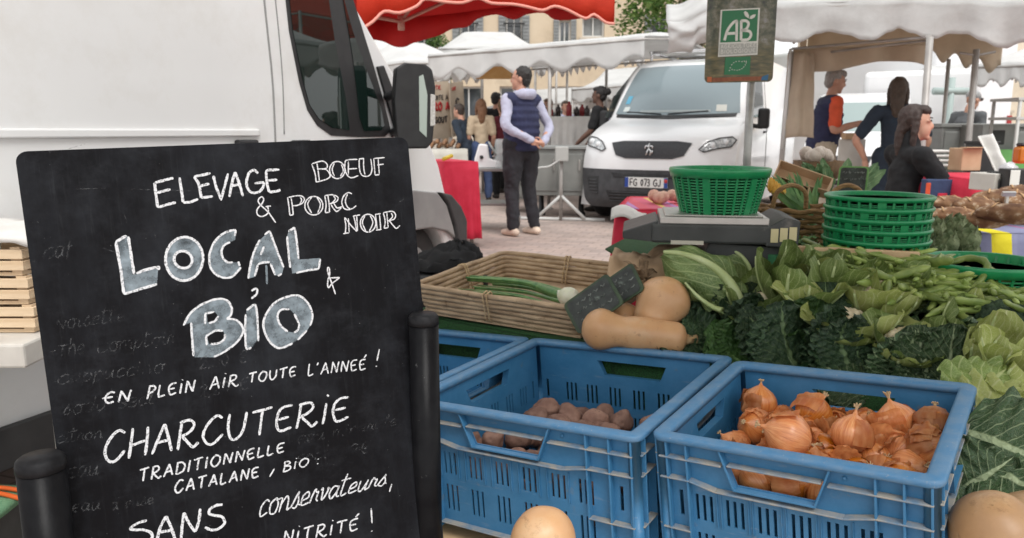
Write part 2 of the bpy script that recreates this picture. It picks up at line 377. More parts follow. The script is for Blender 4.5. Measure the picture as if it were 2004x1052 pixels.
zs([[(118, 535), (200, 390), (340, 280), (520, 215), (640, 230), (700, 320), (690, 410), (640, 455)], [(640, 455), (760, 470), (835, 560), (820, 660), (740, 760), (600, 860), (485, 915)], [(210, 500), (225, 720), (240, 905)],
    [(490, 370), (380, 390)], [(380, 390), (380, 520)], [(540, 420), (500, 480), (425, 505)], [(595, 600), (500, 600), (390, 665)], [(390, 665), (400, 775)], [(620, 640), (610, 700), (540, 750), (445, 760)],
    [(880, 355), (970, 285), (1000, 330), (1015, 500), (1025, 725)], [(870, 400), (865, 600), (870, 760), (890, 820), (940, 800)], [(940, 115), (1000, 90), (1005, 150), (940, 210)],
    [(1650, 540), (1680, 420), (1640, 290), (1540, 185), (1420, 175), (1250, 240), (1140, 360), (1085, 500), (1110, 640), (1190, 760), (1290, 810), (1440, 750)], [(1500, 710), (1610, 595)], [(1400, 340), (1300, 345), (1255, 420), (1290, 530), (1380, 610)], [(1460, 395), (1515, 520), (1500, 590), (1455, 620)]], *a, 4.2)
fillp([(118, 535), (200, 390), (340, 280), (520, 215), (640, 230), (700, 320), (690, 410), (640, 455), (760, 470), (835, 560), (820, 660), (740, 760), (600, 860), (485, 920), (250, 920), (210, 500)], [[(400, 390), (500, 370), (535, 420), (500, 480), (410, 500)], [(400, 670), (500, 605), (600, 605), (620, 650), (600, 710), (540, 750), (430, 760)]], *a)
fillp([(880, 355), (970, 285), (1000, 330), (1020, 700), (940, 810), (880, 800), (865, 600)], [], *a)
fillp([(1650, 540), (1680, 420), (1640, 290), (1540, 185), (1420, 175), (1250, 240), (1140, 360), (1085, 500), (1110, 640), (1190, 760), (1290, 810), (1440, 750), (1580, 650)], [[(1400, 335), (1300, 345), (1255, 420), (1290, 530), (1380, 610), (1455, 620), (1510, 560), (1500, 470), (1460, 395)]], *a)
# hand-printed letters: strokes in a box one high, each with its own width
flush()
G = {'A': (.72, [[(0, 0), (.18, .45), (.38, 1)], [(.38, 1), (.55, .5), (.7, 0)], [(.12, .36), (.62, .4)]]), 'B': (.6, [[(.05, 1), (.08, .5), (0, 0)], [(0, 1), (.35, 1), (.48, .78), (.1, .54)], [(.1, .54), (.5, .45), (.55, .15), (.3, .0), (-.05, 0)]]),
     'C': (.7, [[(.68, .9), (.42, 1), (.12, .72), (0, .36), (.15, .04), (.4, .0), (.72, .3)]]), 'D': (.68, [[(.08, .96), (.06, .5), (0, 0)], [(0, .95), (.4, .95), (.66, .6), (.5, .15), (0, 0)]]),
     'E': (.58, [[(.55, .98), (.2, .95), (.02, .72), (.03, .3), (.18, .02), (.58, .12)], [(.08, .5), (.45, .54)]]), 'e': (.62, [[(.6, .9), (.35, 1), (.1, .7), (.1, .25), (.3, 0), (.6, .12)], [(-.12, .5), (.5, .56)]]),
     'H': (.66, [[(.08, 1), (.04, .5), (0, 0)], [(.64, 1), (.62, .5), (.6, 0)], [(.0, .42), (.62, .55)]]), 'I': (.16, [[(.1, 1), (.06, .5), (.03, 0)]]), 'i': (.18, [[(.1, .86), (.07, .4), (.04, 0)], [(.15, 1.2), (.12, 1.14)]]),
     'L': (.5, [[(.06, 1), (.02, .5), (.03, .05), (.2, .0), (.5, .1)]]), 'N': (.68, [[(.02, 0), (.06, .5), (.1, 1)], [(.1, 1), (.35, .5), (.55, .02)], [(.55, .02), (.6, .5), (.68, 1)]]),
     'O': (.74, [[(.38, 1), (.1, .8), (0, .4), (.2, .03), (.45, .02), (.7, .38), (.66, .8), (.38, 1), (.3, .97)]]), 'P': (.56, [[(.12, 1), (.07, .5), (0, -.05)], [(.05, 1), (.42, .98), (.56, .75), (.35, .5), (.1, .42)]]),
     'R': (.72, [[(.08, .95), (.06, .5), (0, 0)], [(.02, .95), (.4, 1), (.55, .8), (.4, .58), (.12, .47)], [(.12, .47), (.4, .15), (.58, 0), (.76, .15)]]), 'T': (.72, [[(0, .93), (.35, .98), (.74, 1.04)], [(.38, .97), (.34, .5), (.32, 0)]]),
     'S': (.62, [[(.6, .9), (.3, 1), (.06, .78), (.25, .55), (.55, .38), (.5, .08), (.2, 0), (0, .14)]]), 'U': (.66, [[(.02, 1), (.0, .5), (.14, .06), (.36, .02), (.58, .3), (.64, 1)]]), "'": (.22, [[(.18, 1.05), (.05, .8)]]), '!': (.2, [[(.12, 1.25), (.08, .7), (.04, .3)], [(.02, .04), (.03, .0)]]),
     ' ': (.45, []), '2': (.5, [[(.02, .8), (.25, 1), (.45, .75), (.2, .3), (0, 0)], [(0, 0), (.5, .06)]]), '5': (.5, [[(.5, 1), (.12, 1)], [(.12, 1), (.08, .58), (.4, .55), (.45, .15), (.2, 0), (0, .1)]]), '0': (.5, [[(.25, 1), (.02, .5), (.22, 0), (.46, .5), (.25, 1)]]), ',': (.2, [[(.1, .1), (.02, -.15)]]), '€': (.6, [[(.58, .9), (.3, 1), (.08, .5), (.3, 0), (.58, .1)], [(-.05, .58), (.45, .6)], [(-.05, .42), (.42, .44)]]), '-': (.5, [[(0, .4), (.35, .42)]]), '3': (.5, [[(0, .95), (.4, .95), (.4, .6), (.15, .55), (.45, .4), (.35, 0), (0, .06)]]),
     'É': (.58, [[(.55, .98), (.2, .95), (.02, .72), (.03, .3), (.18, .02), (.58, .12)], [(.08, .5), (.45, .54)], [(.35, 1.12), (.58, 1.42)]])}
lo = {'a': (.62, [[(.5, .9), (.2, 1), (.02, .5), (.2, 0), (.48, .6), (.5, .95), (.48, .2), (.66, .1)]]), 'c': (.5, [[(.5, .85), (.3, 1), (.04, .6), (.12, .05), (.5, .2)]]), 'e': (.52, [[(.02, .4), (.4, .6), (.35, .98), (.08, .75), (.1, .1), (.54, .2)]]), 'f': (.4, [[(.4, 1.6), (.2, 1.5), (.15, .5), (.1, -.3)], [(0, .9), (.35, .95)]]), 'h': (.56, [[(.1, 1.8), (.05, .9), (0, 0)], [(.02, .5), (.3, 1), (.45, .6), (.48, 0)]]), 'i': (.26, [[(.08, 1), (.06, .1), (.26, .1)], [(.12, 1.4), (.1, 1.3)]]),
      'l': (.3, [[(.0, .3), (.25, 1.7), (.1, 1.6), (.06, .2), (.3, .1)]]), 'm': (.85, [[(.02, 1), (.02, 0)], [(.04, .6), (.25, 1), (.38, .7), (.38, 0)], [(.4, .6), (.6, 1), (.74, .6), (.78, .05), (.88, .1)]]), 'n': (.6, [[(.04, .95), (.02, 0)], [(.04, .5), (.28, 1), (.44, .7), (.46, .05), (.62, .15)]]), 'o': (.6, [[(.3, 1), (.05, .7), (.1, .1), (.4, .05), (.5, .6), (.3, 1), (.45, .9), (.66, .95)]]), 'p': (.56, [[(.08, 1), (.04, 0), (0, -.6)], [(.06, .6), (.3, 1), (.5, .6), (.3, .05), (.05, .2)]]), 'r': (.46, [[(.0, .1), (.1, .9), (.2, 1.05), (.24, .85), (.4, .85)], [(.4, .85), (.34, .3), (.5, .12)]]), 's': (.5, [[(0, .1), (.3, 1.1), (.3, .9), (.42, .4), (.3, .02), (.08, .12)], [(.42, .25), (.56, .15)]]), 't': (.42, [[(.12, 1.9), (.06, .9), (.1, .08), (.4, .2)], [(-.12, 1.35), (.42, 1.45)]]), 'u': (.6, [[(.04, 1), (.04, .2), (.25, .05), (.46, .8)], [(.48, 1), (.46, .1), (.64, .15)]]), 'v': (.5, [[(.0, .9), (.1, 1), (.2, .1), (.42, .7), (.4, 1), (.55, .85)]]), 'd': (.6, [[(.45, .9), (.2, 1), (.02, .5), (.2, 0), (.46, .5), (.55, 1.7)], [(.5, .6), (.5, .05)]]), 'é': (.52, [[(.02, .4), (.4, .6), (.35, .98), (.08, .75), (.1, .1), (.54, .2)], [(.3, 1.2), (.5, 1.45)]])}
def word(txt, x0, y0, x1, y1, h0, h1, w, font=G, layer='white', gap=.26, slant=.08, jit=.03):
    flush()
    adv = [font.get(c, G.get(c, (.4, [])))[0] + gap for c in txt]; tot = sum(adv) - gap; x = 0
    for c, ad in zip(txt, adv):
        gl = font.get(c, G.get(c))
        for l in (gl[1] if gl else []):
            pts = []
            for gx, gy in l:
                u = (x + gx + slant * gy) / tot; h = h0 + (h1 - h0) * u
                pts.append((x0 + (x1 - x0) * u + (rnd.random() - .5) * jit * h, y0 + (y1 - y0) * u - gy * h + (rnd.random() - .5) * jit * h))
            stroke(pts, w, layer, 5)
        x += ad
def wz(txt, ox, oy, s, x0, y0, x1, y1, h0, h1, w, **k): word(txt, ox + x0 / s, oy + y0 / s, ox + x1 / s, oy + y1 / s, h0 / s, h1 / s, w, **k)
flush()
a = (190, 680, 3.516)
flush()
wz('eN', *a, 45, 385, 225, 368, 75, 78, 3.4); wz('PLEiN', *a, 345, 350, 668, 300, 82, 78, 3.2); wz('AiR', *a, 775, 288, 968, 262, 88, 76, 3.2); wz('TOUTE', *a, 1040, 243, 1365, 195, 66, 66, 3.0); wz("L'ANNEÉ", *a, 1450, 192, 1845, 150, 80, 72, 2.9)
flush()
zs([[(1942, 8), (1925, 90)], [(1921, 124), (1920, 130)]], *a, 3)
flush()
wz('CHARCUTERiE', *a, 50, 790, 1725, 495, 205, 158, 5.0, gap=.2)
flush()
a = (230, 850, 3.579)
flush()
wz('TRADITIONNELLE', *a, 150, 332, 1165, 122, 88, 66, 3.2); wz('CATALANE', *a, 400, 410, 985, 298, 86, 72, 3.2); wz('BiO', *a, 1160, 260, 1335, 216, 66, 54, 2.8)
flush()
zs([[(1100, 235), (1065, 295)], [(1404, 168), (1406, 174)], [(1400, 200), (1402, 206)]], *a, 2.8)
flush()
zs([[(205, 600), (140, 620), (90, 662), (190, 668), (242, 700), (225, 770)], [(275, 740), (300, 650), (340, 570)], [(340, 570), (375, 650), (405, 740)], [(280, 685), (385, 668)], [(445, 740), (452, 640), (465, 545)], [(465, 545), (500, 620), (545, 680)], [(545, 680), (570, 600), (578, 518)],
    [(735, 490), (690, 495), (645, 525), (650, 558), (730, 575), (748, 620), (700, 662), (650, 665), (612, 648)]], *a, 5.0)
flush()
wz('conservateurs', *a, 985, 582, 1872, 352, 112, 62, 3.0, font=lo, gap=.06, slant=.22)
flush()
zs([[(1920, 345), (1903, 400)]], *a, 3)
flush()
wz('NiTRiTÉ', *a, 1160, 768, 1680, 668, 92, 82, 3.2); zs([[(1775, 515), (1782, 620)], [(1779, 672), (1781, 678)]], *a, 3)
flush()
# half-wiped older writing
gh = dict(font=lo, layer='ghost', gap=.1)
for txt, x0, y0, x1, y1, h in (('-', 62, 515, 80, 514, 10), ('Caf', 84, 508, 140, 500, 22), ('-', 62, 440, 80, 438, 10), ('-', 85, 572, 100, 570, 10), ('-', 72, 650, 90, 648, 10), ('Noisette', 108, 645, 244, 628, 18), ('-', 95, 692, 110, 691, 10), ('The', 112, 698, 165, 692, 22), ('Comptoir', 190, 690, 340, 672, 18), ('-', 100, 752, 112, 750, 10), ('Cappuccino', 112, 752, 320, 728, 18), ('2,50 €', 390, 722, 482, 708, 24), ('soda 33cl', 122, 812, 300, 790, 18), ('2,30 €', 390, 778, 485, 760, 24),
                            ('-', 566, 868, 578, 866, 10), ('Eau minerale', 582, 868, 775, 832, 14), ('50cl', 580, 905, 640, 895, 14), ('2€', 684, 892, 722, 884, 22), ('Eau', 130, 936, 192, 928, 20), ('eau', 140, 1002, 196, 996, 16), ('gazeuse', 205, 1000, 300, 985, 14), ('citron', 112, 868, 200, 856, 15)):
    word(txt, x0, y0, x1, y1, h, h * .95, 2.4, **gh); flush()
flush()
for l in ([(95, 297), (130, 292), (167, 281)], [(140, 371), (200, 368), (300, 371), (400, 374), (520, 380)], [(200, 484), (212, 489), (230, 494)], [(215, 425), (238, 428)], [(243, 418), (250, 440)], [(560, 332), (580, 330)], [(780, 395), (790, 390)], [(300, 445), (306, 470)]): stroke(l, 1.8, 'ghost')
flush()
# smears where a wet cloth went over
# ================================================================== POSTS that hold the board
def post(px0, px1, py, y, label):
    c0 = PY(px0, py + 12, y); c1 = PY(px1, py + 12, y); r = (c1 - c0).length / 2; c = (c0 + c1) / 2
    o = thing('post', label, 'post', (c.x, c.y, 0))
    h = c.z; a = MB(); a.lathe([(r, 0), (r, h - .012)], 40); a.build('shaft', post_m, o, world=False)
    b_ = MB(); b_.lathe([(r * 1.03, h - .015), (r * 1.03, h - .006), (r * .97, h + .001), (r * .82, h + .005), (0, h + .006)], 40); b_.build('cap', cap_m, o, world=False)
    d = MB(); d.lathe([(r * 1.7, .001), (r * 1.7, .012), (r * 1.1, .02), (r, .02)], 24); d.build('foot', post_m, o, world=False)
post_m = pm('black_paint', (.006, .006, .007), (.010, .010, .011), rough=.30, spec=.08, ns=30, bs=200, bstr=.06, dirt=(.09, .09, .09), dirts=55, dlo=.66, dhi=.74)
cap_m = pm('black_cap', (.010, .010, .011), (.022, .022, .024), rough=.5, spec=.1, ns=40)
post(35, 122, 886, 1.03, 'short black round post at the lower left corner of the chalkboard')
post(800, 858, 606, 1.345, 'taller black round post at the right edge of the chalkboard')
# ================================================================== THE VEGETABLE STALL: deck, crates
SO = V((.274, 1.452, 0)); SU = V((.807, -.586, 0)).normalized(); SV = V((.586, .807, 0)).normalized()
def SP(u, v, z): return SO + SU * u + SV * v + V((0, 0, z))
DN = V((-.29 * SV.x, -.29 * SV.y, 1)).normalized(); DP = SP(0, .5, .46)
def PS(px, py, off=0): return PP(px, py, DP + DN * off, DN)
def onpic(px, py, off=0): return PS(px, py, off)
def mat_grass():
    m, t, b = nodes('green_mat'); c = ramp(t, noise_tex(t, 260, 3), [(.35, (.006, .03, .008)), (.65, (.02, .10, .022))]); t.links.new(c, b.inputs['Base Color'])
    b.inputs['Roughness'].default_value = .9; bump(t, b, noise_tex(t, 300, 2), 1.0, .006); return m
grass_m = mat_grass()
stall = thing('stall_table', 'sloping market stall bench under the vegetables, covered with green grass matting', 'stall table', SP(0, .9, 0))
m_ = MB()
prof = [(.575, .12, -.40), (.578, .40, -.40), (.585, .472, -.40), (.70, .506, -.42), (1.08, .62, -.52), (1.25, .672, -.80), (1.9, .676, -.95), (1.905, .45, -.95)]
m_.sheet(lambda u, v: (lambda q: SP(q[2] + u * (1.35 - q[2]), q[0], q[1] + .004 * nz((u * 40, v * 9, 0))))(prof[int(round(v * 7))]), 60, 7)
m_.sheet(lambda u, v: SP(-1.22 + u * .8, .585 + .53 * v, .488 + .002 * nz((u * 30, v * 20, 3))), 30, 20); m_.sheet(lambda u, v: SP(-1.22 + u * .82, .580, .486 - .37 * v), 30, 4)
m_.build('green_mat', grass_m, stall, solid=.006)
wood_m = pm('bare_wood', (.50, .33, .18), (.62, .45, .27), rough=.65, ns=5, stretch=(1, 8, 8), bs=40, bstr=.15)
l = MB()
for u in (-1.1, .05, 1.15):
    for v in (.70, 1.8): l.box(SP(u, v, .25), (.05, .05, .5))
l.build('legs_frame', wood_m, stall)
RC = frame(V((.274, 1.452, .524)), V((.803, -.591, .079)).normalized(), V((.586, .807, .075)).normalized(), V((-.108, -.014, .994)).normalized())
LC = frame(V((-.268, 1.770, .481)), V((.837, -.544, .066)).normalized(), V((.543, .839, .021)).normalized(), V((-.067, .018, .998)).normalized())
s_ = MB(); s_.box((.25, .25, -.345), (2.2, .75, .03)); s_.xf(RC); lower = tag(s_.build('low_bench', wood_m, None), 'low wooden bench under the row of blue crates', 'bench')

def plastic(name, c, dust=.5):
    m, t, b = nodes(name)
    n1 = ramp(t, noise_tex(t, 7, 9, rough=.75), [(.42, (0, 0, 0)), (.75, (1, 1, 1))]); col = mix(t, n1, c, tuple(x * 1.25 + .025 for x in c))
    sc = ramp(t, noise_tex(t, 70, 5, stretch=(.12, 1, 1), rough=.7), [(.62, (0, 0, 0)), (.72, (.6, .6, .6))]); col = mix(t, sc, col, tuple(x * .6 + .17 for x in c))
    col = mix(t, ramp(t, noise_tex(t, 30, 4), [(.66, (0, 0, 0)), (.8, (.6, .6, .6))]), col, (.2, .19, .16))
    t.links.new(col, b.inputs['Base Color']); b.inputs['Roughness'].default_value = .42; bump(t, b, noise_tex(t, 90, 4), .08, .002); return m
blue_m = plastic('blue_plastic', (.036, .165, .325))
dust_m = pm('dusty_blue', (.13, .21, .30), (.33, .31, .27), rough=.8, ns=28, lo=.35, hi=.62)
scuff_m = pm('scuffed_blue', (.055, .18, .34), (.12, .22, .34), rough=.55, ns=110, lo=.40, hi=.75, stretch=(.25, .25, 1), dirt=(.36, .36, .34), dirts=120, dlo=.60, dhi=.78)
def make_crate(M, w, d, label, group, H=.31):
    o = thing('plastic_crate', label, 'crate', M=M, group=group)
    body = MB(); ribs = MB(); fl = MB(); slots_out = MB()
    sides = ((w, Matrix()), (d, T(w, 0, 0) @ rotz(R(90))), (w, T(w, d, 0) @ rotz(R(180))), (d, T(0, d, 0) @ rotz(R(-90))))
    Wl = Matrix(((1, 0, 0, 0), (0, 0, -1, .024), (0, 1, 0, 0), (0, 0, 0, 1)))
    for L, Ms in sides:
        hole = [(.295 * L, -.045), (.325 * L, -.087), (.60 * L, -.087), (.635 * L, -.045)]
        holes = [hole]
        for c in (.21, .33, .45, .57, .69, .80)[:6]:
            for k in (-1, 0, 1):
                for z0, z1 in ((-.178, -.122), (-.27, -.205)):
                    x = c * L - .01 * L / .54 + k * .0145; holes.append([(x - .0032, z0), (x - .0032, z1), (x + .0032, z1), (x + .0032, z0)])
        for x in (.10 * L, .915 * L): holes.append([(x - .004, -.175), (x - .004, -.12), (x + .004, -.12), (x + .004, -.175)])
        body.prism([(.02, -H), (L - .02, -H), (L - .02, -.004), (.02, -.004)], holes, Ms @ Wl, .004)
        def rib(x, z0, z1, dp=.017, wd=.004): ribs.box(Ms @ V((x, .0205 - dp / 2, (z0 + z1) / 2)), (wd, dp, z1 - z0), Ms)
        for f in (.062, .142, .80, .885, .965): rib(f * L, -H, -.012)
        for c in (.21, .33, .45, .57, .69):
            for k in (-.027, .027): rib(c * L - .01 * L / .54 + k, -.185, -.112, .004, .0022)
        for (x0, zz0, x1, zz1) in ((.27 * L, -.012, .322 * L, -.092), (.66 * L, -.012, .606 * L, -.092)):
            a, b_ = V((x0, .012, zz0)), V((x1, .012, zz1)); mid = (a + b_) / 2; ang = math.atan2(b_.z - a.z, b_.x - a.x)
            ribs.box(Ms @ mid, ((b_ - a).length, .017, .004), Ms @ Matrix.Rotation(-ang, 4, 'Y'))
        def flange(x0, x1, z, dz=0, dp=.018):
            a, b_ = V((x0 * L, .0205 - dp / 2, z)), V((x1 * L, .0205 - dp / 2, z + dz)); ang = math.atan2(dz, (x1 - x0) * L)
            fl.box(Ms @ ((a + b_) / 2), ((b_ - a).length, dp, .0035), Ms @ Matrix.Rotation(-ang, 4, 'Y'))
        flange(.03, .278, -.046); flange(.65, .97, -.046); flange(.30, .63, -.0425)
        flange(.03, .15, -.09); flange(.15, .25, -.09, -.012); flange(.25, .70, -.102); flange(.70, .80, -.102, .012); flange(.80, .97, -.09)
        ribs.box(Ms @ V((.4635 * L, .012, -.0905)), (.285 * L, .017, .004), Ms)
        for a, b_ in ((.03, .142), (.80, .97)): flange(a, b_, -.20)
        flange(.03, .97, -H + .012)
        st = Ms @ V((.70 * L, .019, -.031)); ribs.lathe([(.004, 0), (.004, .003), (0, .004)], 10, T(st) @ Ms.to_3x3().to_4x4() @ Matrix.Rotation(R(90), 4, 'X'))
    for cx, cy, a in ((.02, .02, 180), (w - .02, .02, 270), (w - .02, d - .02, 0), (.02, d - .02, 90)):
        body.tube([(cx, cy, -H), (cx, cy, -.006)], .0135, 14)
    body.box((w / 2, d / 2, -H + .004), (w - .05, d - .05, .008))
    rim = MB(); pr = [(.002, -.014), (0, -.011), (0, -.003), (.004, 0), (.026, 0), (.031, -.003), (.031, -.016), (.021, -.016)]
    vs = []; n = 0
    for ins, z in pr:
        path = rrect(ins, ins, w - ins, d - ins, max(.026 - ins, .006), 5); n = len(path)
        vs += [(x, y, z + .0012 * nz((x * 9, y * 9, ins * 30))) for x, y in path]
    k = len(pr); rim.add(vs, [(i * n + j, i * n + (j + 1) % n, ((i + 1) % k) * n + (j + 1) % n, ((i + 1) % k) * n + j) for i in range(k) for j in range(n)], sm=True)
    body.build('body', blue_m, o, world=False, bevel=.0008, seg=1); ribs.build('ribs', blue_m, o, world=False, bevel=.0006, seg=1); fl.build('flanges', dust_m, o, world=False, bevel=.001, seg=1)
    rim.build('rim', scuff_m, o, world=False); return o
gc = 'blue plastic crates along the front of the stall'
make_crate(RC, .52, .4815, 'blue plastic crate full of golden onions', gc)
make_crate(LC, .62, .62, 'blue plastic crate with a few reddish potatoes in the bottom', gc)
TC = LC @ T(-.637, .012, -.004); make_crate(TC, .62, .62, 'empty blue plastic crate half hidden behind the tall black post', gc)

# ---- unseen parasol, added above the view to put the goods in shade
ps = thing('added_shade_parasol', 'large square cream parasol, unseen, added above the view to shade the vegetable stall', 'parasol', (2.1, .2, 0))
cream_cv = pm('cream_canvas', (.62, .58, .50), (.68, .64, .56), rough=.85, ns=4, trans=.45)
pc_ = V((1.08, 1.75, 2.15)); m = MB(); m.sheet(lambda u, v: pc_ + SU * (u - .5) * 2.5 + SV * (v - .5) * 2.5 + V((0, 0, .45 * (1 - max(abs(2 * u - 1), abs(2 * v - 1))))), 20, 20); m.build('canopy', cream_cv, ps, solid=.003)
m = MB(); m.tube([V((2.1, .2, 0)), V((2.1, .2, 2.9)), V((1.5, 1.0, 3.0)), pc_ + V((0, 0, .46))], .03, 8); m.lathe([(.35, .001), (.35, .06), (.05, .09)], 20, T(2.1, .2, 0)); m.build('cantilever_pole', pm('parasol_pole', (.2, .2, .2), rough=.5), ps)
# ---- potatoes
pot_m = pm('potato_skin', (.17, .085, .062), (.29, .17, .125), rough=.75, ns=34, lo=.35, hi=.7, bs=120, bstr=.25, bd=.002, rand=.16, dirt=(.10, .055, .04), dirts=60, dlo=.62, dhi=.7)
PV = []
for s in range(5):
    m = MB(); q = V((1.12 + .22 * (s % 3), 1.0, .84 + .06 * (s % 2))); m.ico((0, 0, 0), .030 * q, 4, lambda p, s=s: 1 + .26 * nz(p, 1.2, s) + .07 * nz(p, 3, s + 9) - .05 * max(0, nz(p, 6, s + 2) - .25) * 4); PV.append(m.mesh('potato', pot_m))
lcx, lcy, lcz = (LC.to_3x3() @ V(c) for c in ((1, 0, 0), (0, 1, 0), (0, 0, 1)))
def lump(meshes, name, loc, sc, label, cat, group, rt=None):
    o = bpy.data.objects.new(name, rnd.choice(meshes)); COL.objects.link(o)
    rt = rt or Matrix.Rotation(rnd.random() * 6.3, 4, V((rnd.random() - .5, rnd.random() - .5, rnd.random() - .5)).normalized())
    o.matrix_world = T(V(loc)) @ rt @ Matrix.Scale(sc, 4); MW[o.name] = o.matrix_world.copy(); return tag(o, label, cat, group)
gp = 'potatoes in the left crate'; lp = 'reddish brown potato lying loose in the left blue crate'
for x, y, off, sc in ((1072, 800, -.15, 1.1), (1118, 815, -.15, 1.1), (1166, 822, -.15, 1.05), (1217, 826, -.15, 1.15), (1052, 816, -.155, 1.0), (1098, 832, -.16, 1.0), (1275, 830, -.16, 1.0), (1145, 845, -.165, 1.0), (1190, 850, -.165, 1.1)):
    lump(PV, 'potato', PP(x, y, LC.translation + lcz * off, lcz), sc, lp, 'potato', gp)
pts = []
while len(pts) < 62:
    q = V((.07 + rnd.random() * .48, .06 + rnd.random() * .50, -.19 - rnd.random() * .07))
    if q.y < .30: q.z = -.145 - rnd.random() * .10
    if all((q - b).length > .05 for b in pts) or rnd.random() < .02:
        pts.append(q); lump(PV, 'potato', LC @ q, .95 + rnd.random() * .3, lp, 'potato', gp)
# ---- onions
def onion_mat():
    m, t, b = nodes('onion_skin'); uv = texco(t, 'UV')
    c = ramp(t, noise_tex(t, 6, 6, co=uv, stretch=(9, .5, 1), rough=.7), [(.3, (.40, .10, .022)), (.48, (.62, .21, .055)), (.68, (.74, .36, .14))])
    c = mix(t, ramp(t, noise_tex(t, 14, 5), [(.5, (0, 0, 0)), (.8, (.6, .6, .6))]), c, (.50, .20, .10))
    oi = nd(t, 'ShaderNodeObjectInfo'); h = nd(t, 'ShaderNodeHueSaturation'); mr = nd(t, 'ShaderNodeMapRange'); mr.inputs[3].default_value = .68; mr.inputs[4].default_value = 1.08
    t.links.new(oi.outputs['Random'], mr.inputs[0]); t.links.new(mr.outputs[0], h.inputs['Value']); t.links.new(c, h.inputs['Color'])
    t.links.new(h.outputs[0], b.inputs['Base Color']); b.inputs['Roughness'].default_value = .3; b.inputs['Coat Weight'].default_value = .1; b.inputs['Coat Roughness'].default_value = .25; si = nd(t, 'ShaderNodeMapRange'); si.inputs[3].default_value = 1.12; si.inputs[4].default_value = .93; t.links.new(oi.outputs['Random'], si.inputs[0]); t.links.new(si.outputs[0], h.inputs['Saturation'])
    bump(t, b, noise_tex(t, 8, 5, co=uv, stretch=(14, .4, 1)), .25, .002); return m
onion_m = onion_mat()
flake_m = pm('onion_paper', (.50, .15, .04), (.70, .34, .14), rough=.42, ns=45, stretch=(1, 1, .3), bs=90, bstr=.5, bd=.003, rand=.28, trans=.4)
neck_m = pm('dry_neck', (.42, .28, .14), (.62, .46, .28), rough=.9, ns=90, stretch=(1, 1, .2), bs=200, bstr=.5)
def flake(mb, r, th0, th1, ph0, ph1, seed, lift):
    def f(u, v):
        e = max(abs(u - .5), abs(v - .5)) * 2; n = nz((u * 3, v * 3, seed)); rag = .16 * nz((u * 9, v * 9, seed + 4)) * e
        th = th0 + (th1 - th0) * (u + rag); ph = ph0 + (ph1 - ph0) * (v + rag * .7); q = r * (1.02 + lift * (.25 * e ** 2 + .35 * n * e + .1 * nz((u * 7, v * 7, seed + 2))))
        return V((q * cos(ph) * cos(th), q * cos(ph) * sin(th), q * sin(ph) * .92))
    mb.sheet(f, 9, 9)
OV = []
for s in range(5):
    rr = random.Random(s + 3); r = .041; tp = 1.16 + .10 * rr.random(); 
    body = MB(); prof = [(0.002, -.90), (.10, -.93), (.35, -.86), (.68, -.64), (.92, -.28), (1.0, .05), (.94, .36), (.74, .66), (.46, .88), (.26, 1.02), (.13, 1.09), (.08, tp), (.05, tp + .08), (0, tp + .1)]
    body.lathe([(a * r, b * r * .95) for a, b in prof], 28, fn=lambda th, v, s=s: 1 + .045 * sin(th * 2 + s) + .02 * sin(5 * th + s * 2))
    fl = MB()
    for k in range(2 + s % 3): a0 = rr.random() * 6.3; flake(fl, r, a0, a0 + .8 + rr.random() * 1.1, -.6 + rr.random() * .6, .5 + rr.random() * .7, s * 9 + k, .15 + rr.random() * .6)
    nk = MB(); rt = MB()
    for k in range(7):
        a0 = k * .9; rt.tube(crom([(0, 0, -.88 * r), (.003 * cos(a0), .003 * sin(a0), -1.05 * r), (.010 * cos(a0), .010 * sin(a0), -(1.12 + .2 * rr.random()) * r)], 3), [.0012] * 6 + [.0005], 4)
        nk.tube(crom([(0, 0, (tp - .1) * r), (.002 * cos(a0), .002 * sin(a0), (tp + .15) * r), (.007 * cos(a0), .007 * sin(a0), (tp + .14 + (.30 if s in (0, 3) else .06) * rr.random()) * r)], 3), [.0018] * 6 + [.0006], 4)
    OV.append((body.mesh('onion', onion_m), fl.mesh('papery_skin', flake_m), nk.mesh('neck', neck_m), rt.mesh('root_tuft', neck_m)))
def onion(loc, dirv, sc, label, group, k=None):
    v = OV[rnd.randrange(5) if k is None else k]; q = V(dirv).normalized().to_track_quat('Z', 'Y').to_matrix().to_4x4() @ rotz(rnd.random() * 6.3)
    M = T(V(loc)) @ q @ Matrix.Scale(sc, 4); o = thing('onion', label, 'onion', M=M, group=group)
    for nm, me in zip(('bulb', 'papery_skin', 'neck', 'root_tuft'), v):
        c = bpy.data.objects.new(nm, me); COL.objects.link(c); c.parent = o; MW[c.name] = M
    return o
rx, ry, rz = (RC.to_3x3() @ V(c) for c in ((1, 0, 0), (0, 1, 0), (0, 0, 1)))
go = 'golden onions in the right crate'; lo_ = 'golden brown onion in papery skin heaped in the right blue crate'
def rcp(px, py, off): return PP(px, py, RC.translation + rz * off, rz)
heroes = [(1487, 797, -.075, (.05, .1, 1), 1.02, 'shiny golden onion standing upright with its pointed tip up', 1), (1545, 864, -.045, (-.85, .3, .25), 1.22, 'large smooth golden onion lying on its side nearest the front wall of the crate', 2),
          (1592, 818, -.075, (.6, .5, .5), 1.05, 'pinkish golden onion with split skin behind the large smooth onion', 0), (1666, 862, -.06, (.2, .2, .9), 1.05, 'bright orange onion with torn skin in the middle of the crate', 3), (1478, 845, -.09, (-.6, -.5, .4), 1.0, 'dull onion with dry neck below the upright onion', 4),
          (1755, 838, -.075, (-.2, .4, .9), 1.12, 'rosy onion with a dry tuft near the right end of the crate', 0), (1828, 848, -.075, (.3, .6, .6), 1.1, 'dark skinned onion in the back right corner of the crate', 4), (1818, 886, -.075, (.3, -.6, .5), 1.0, 'pinkish onion against the right wall of the crate', 2)]
hp = []
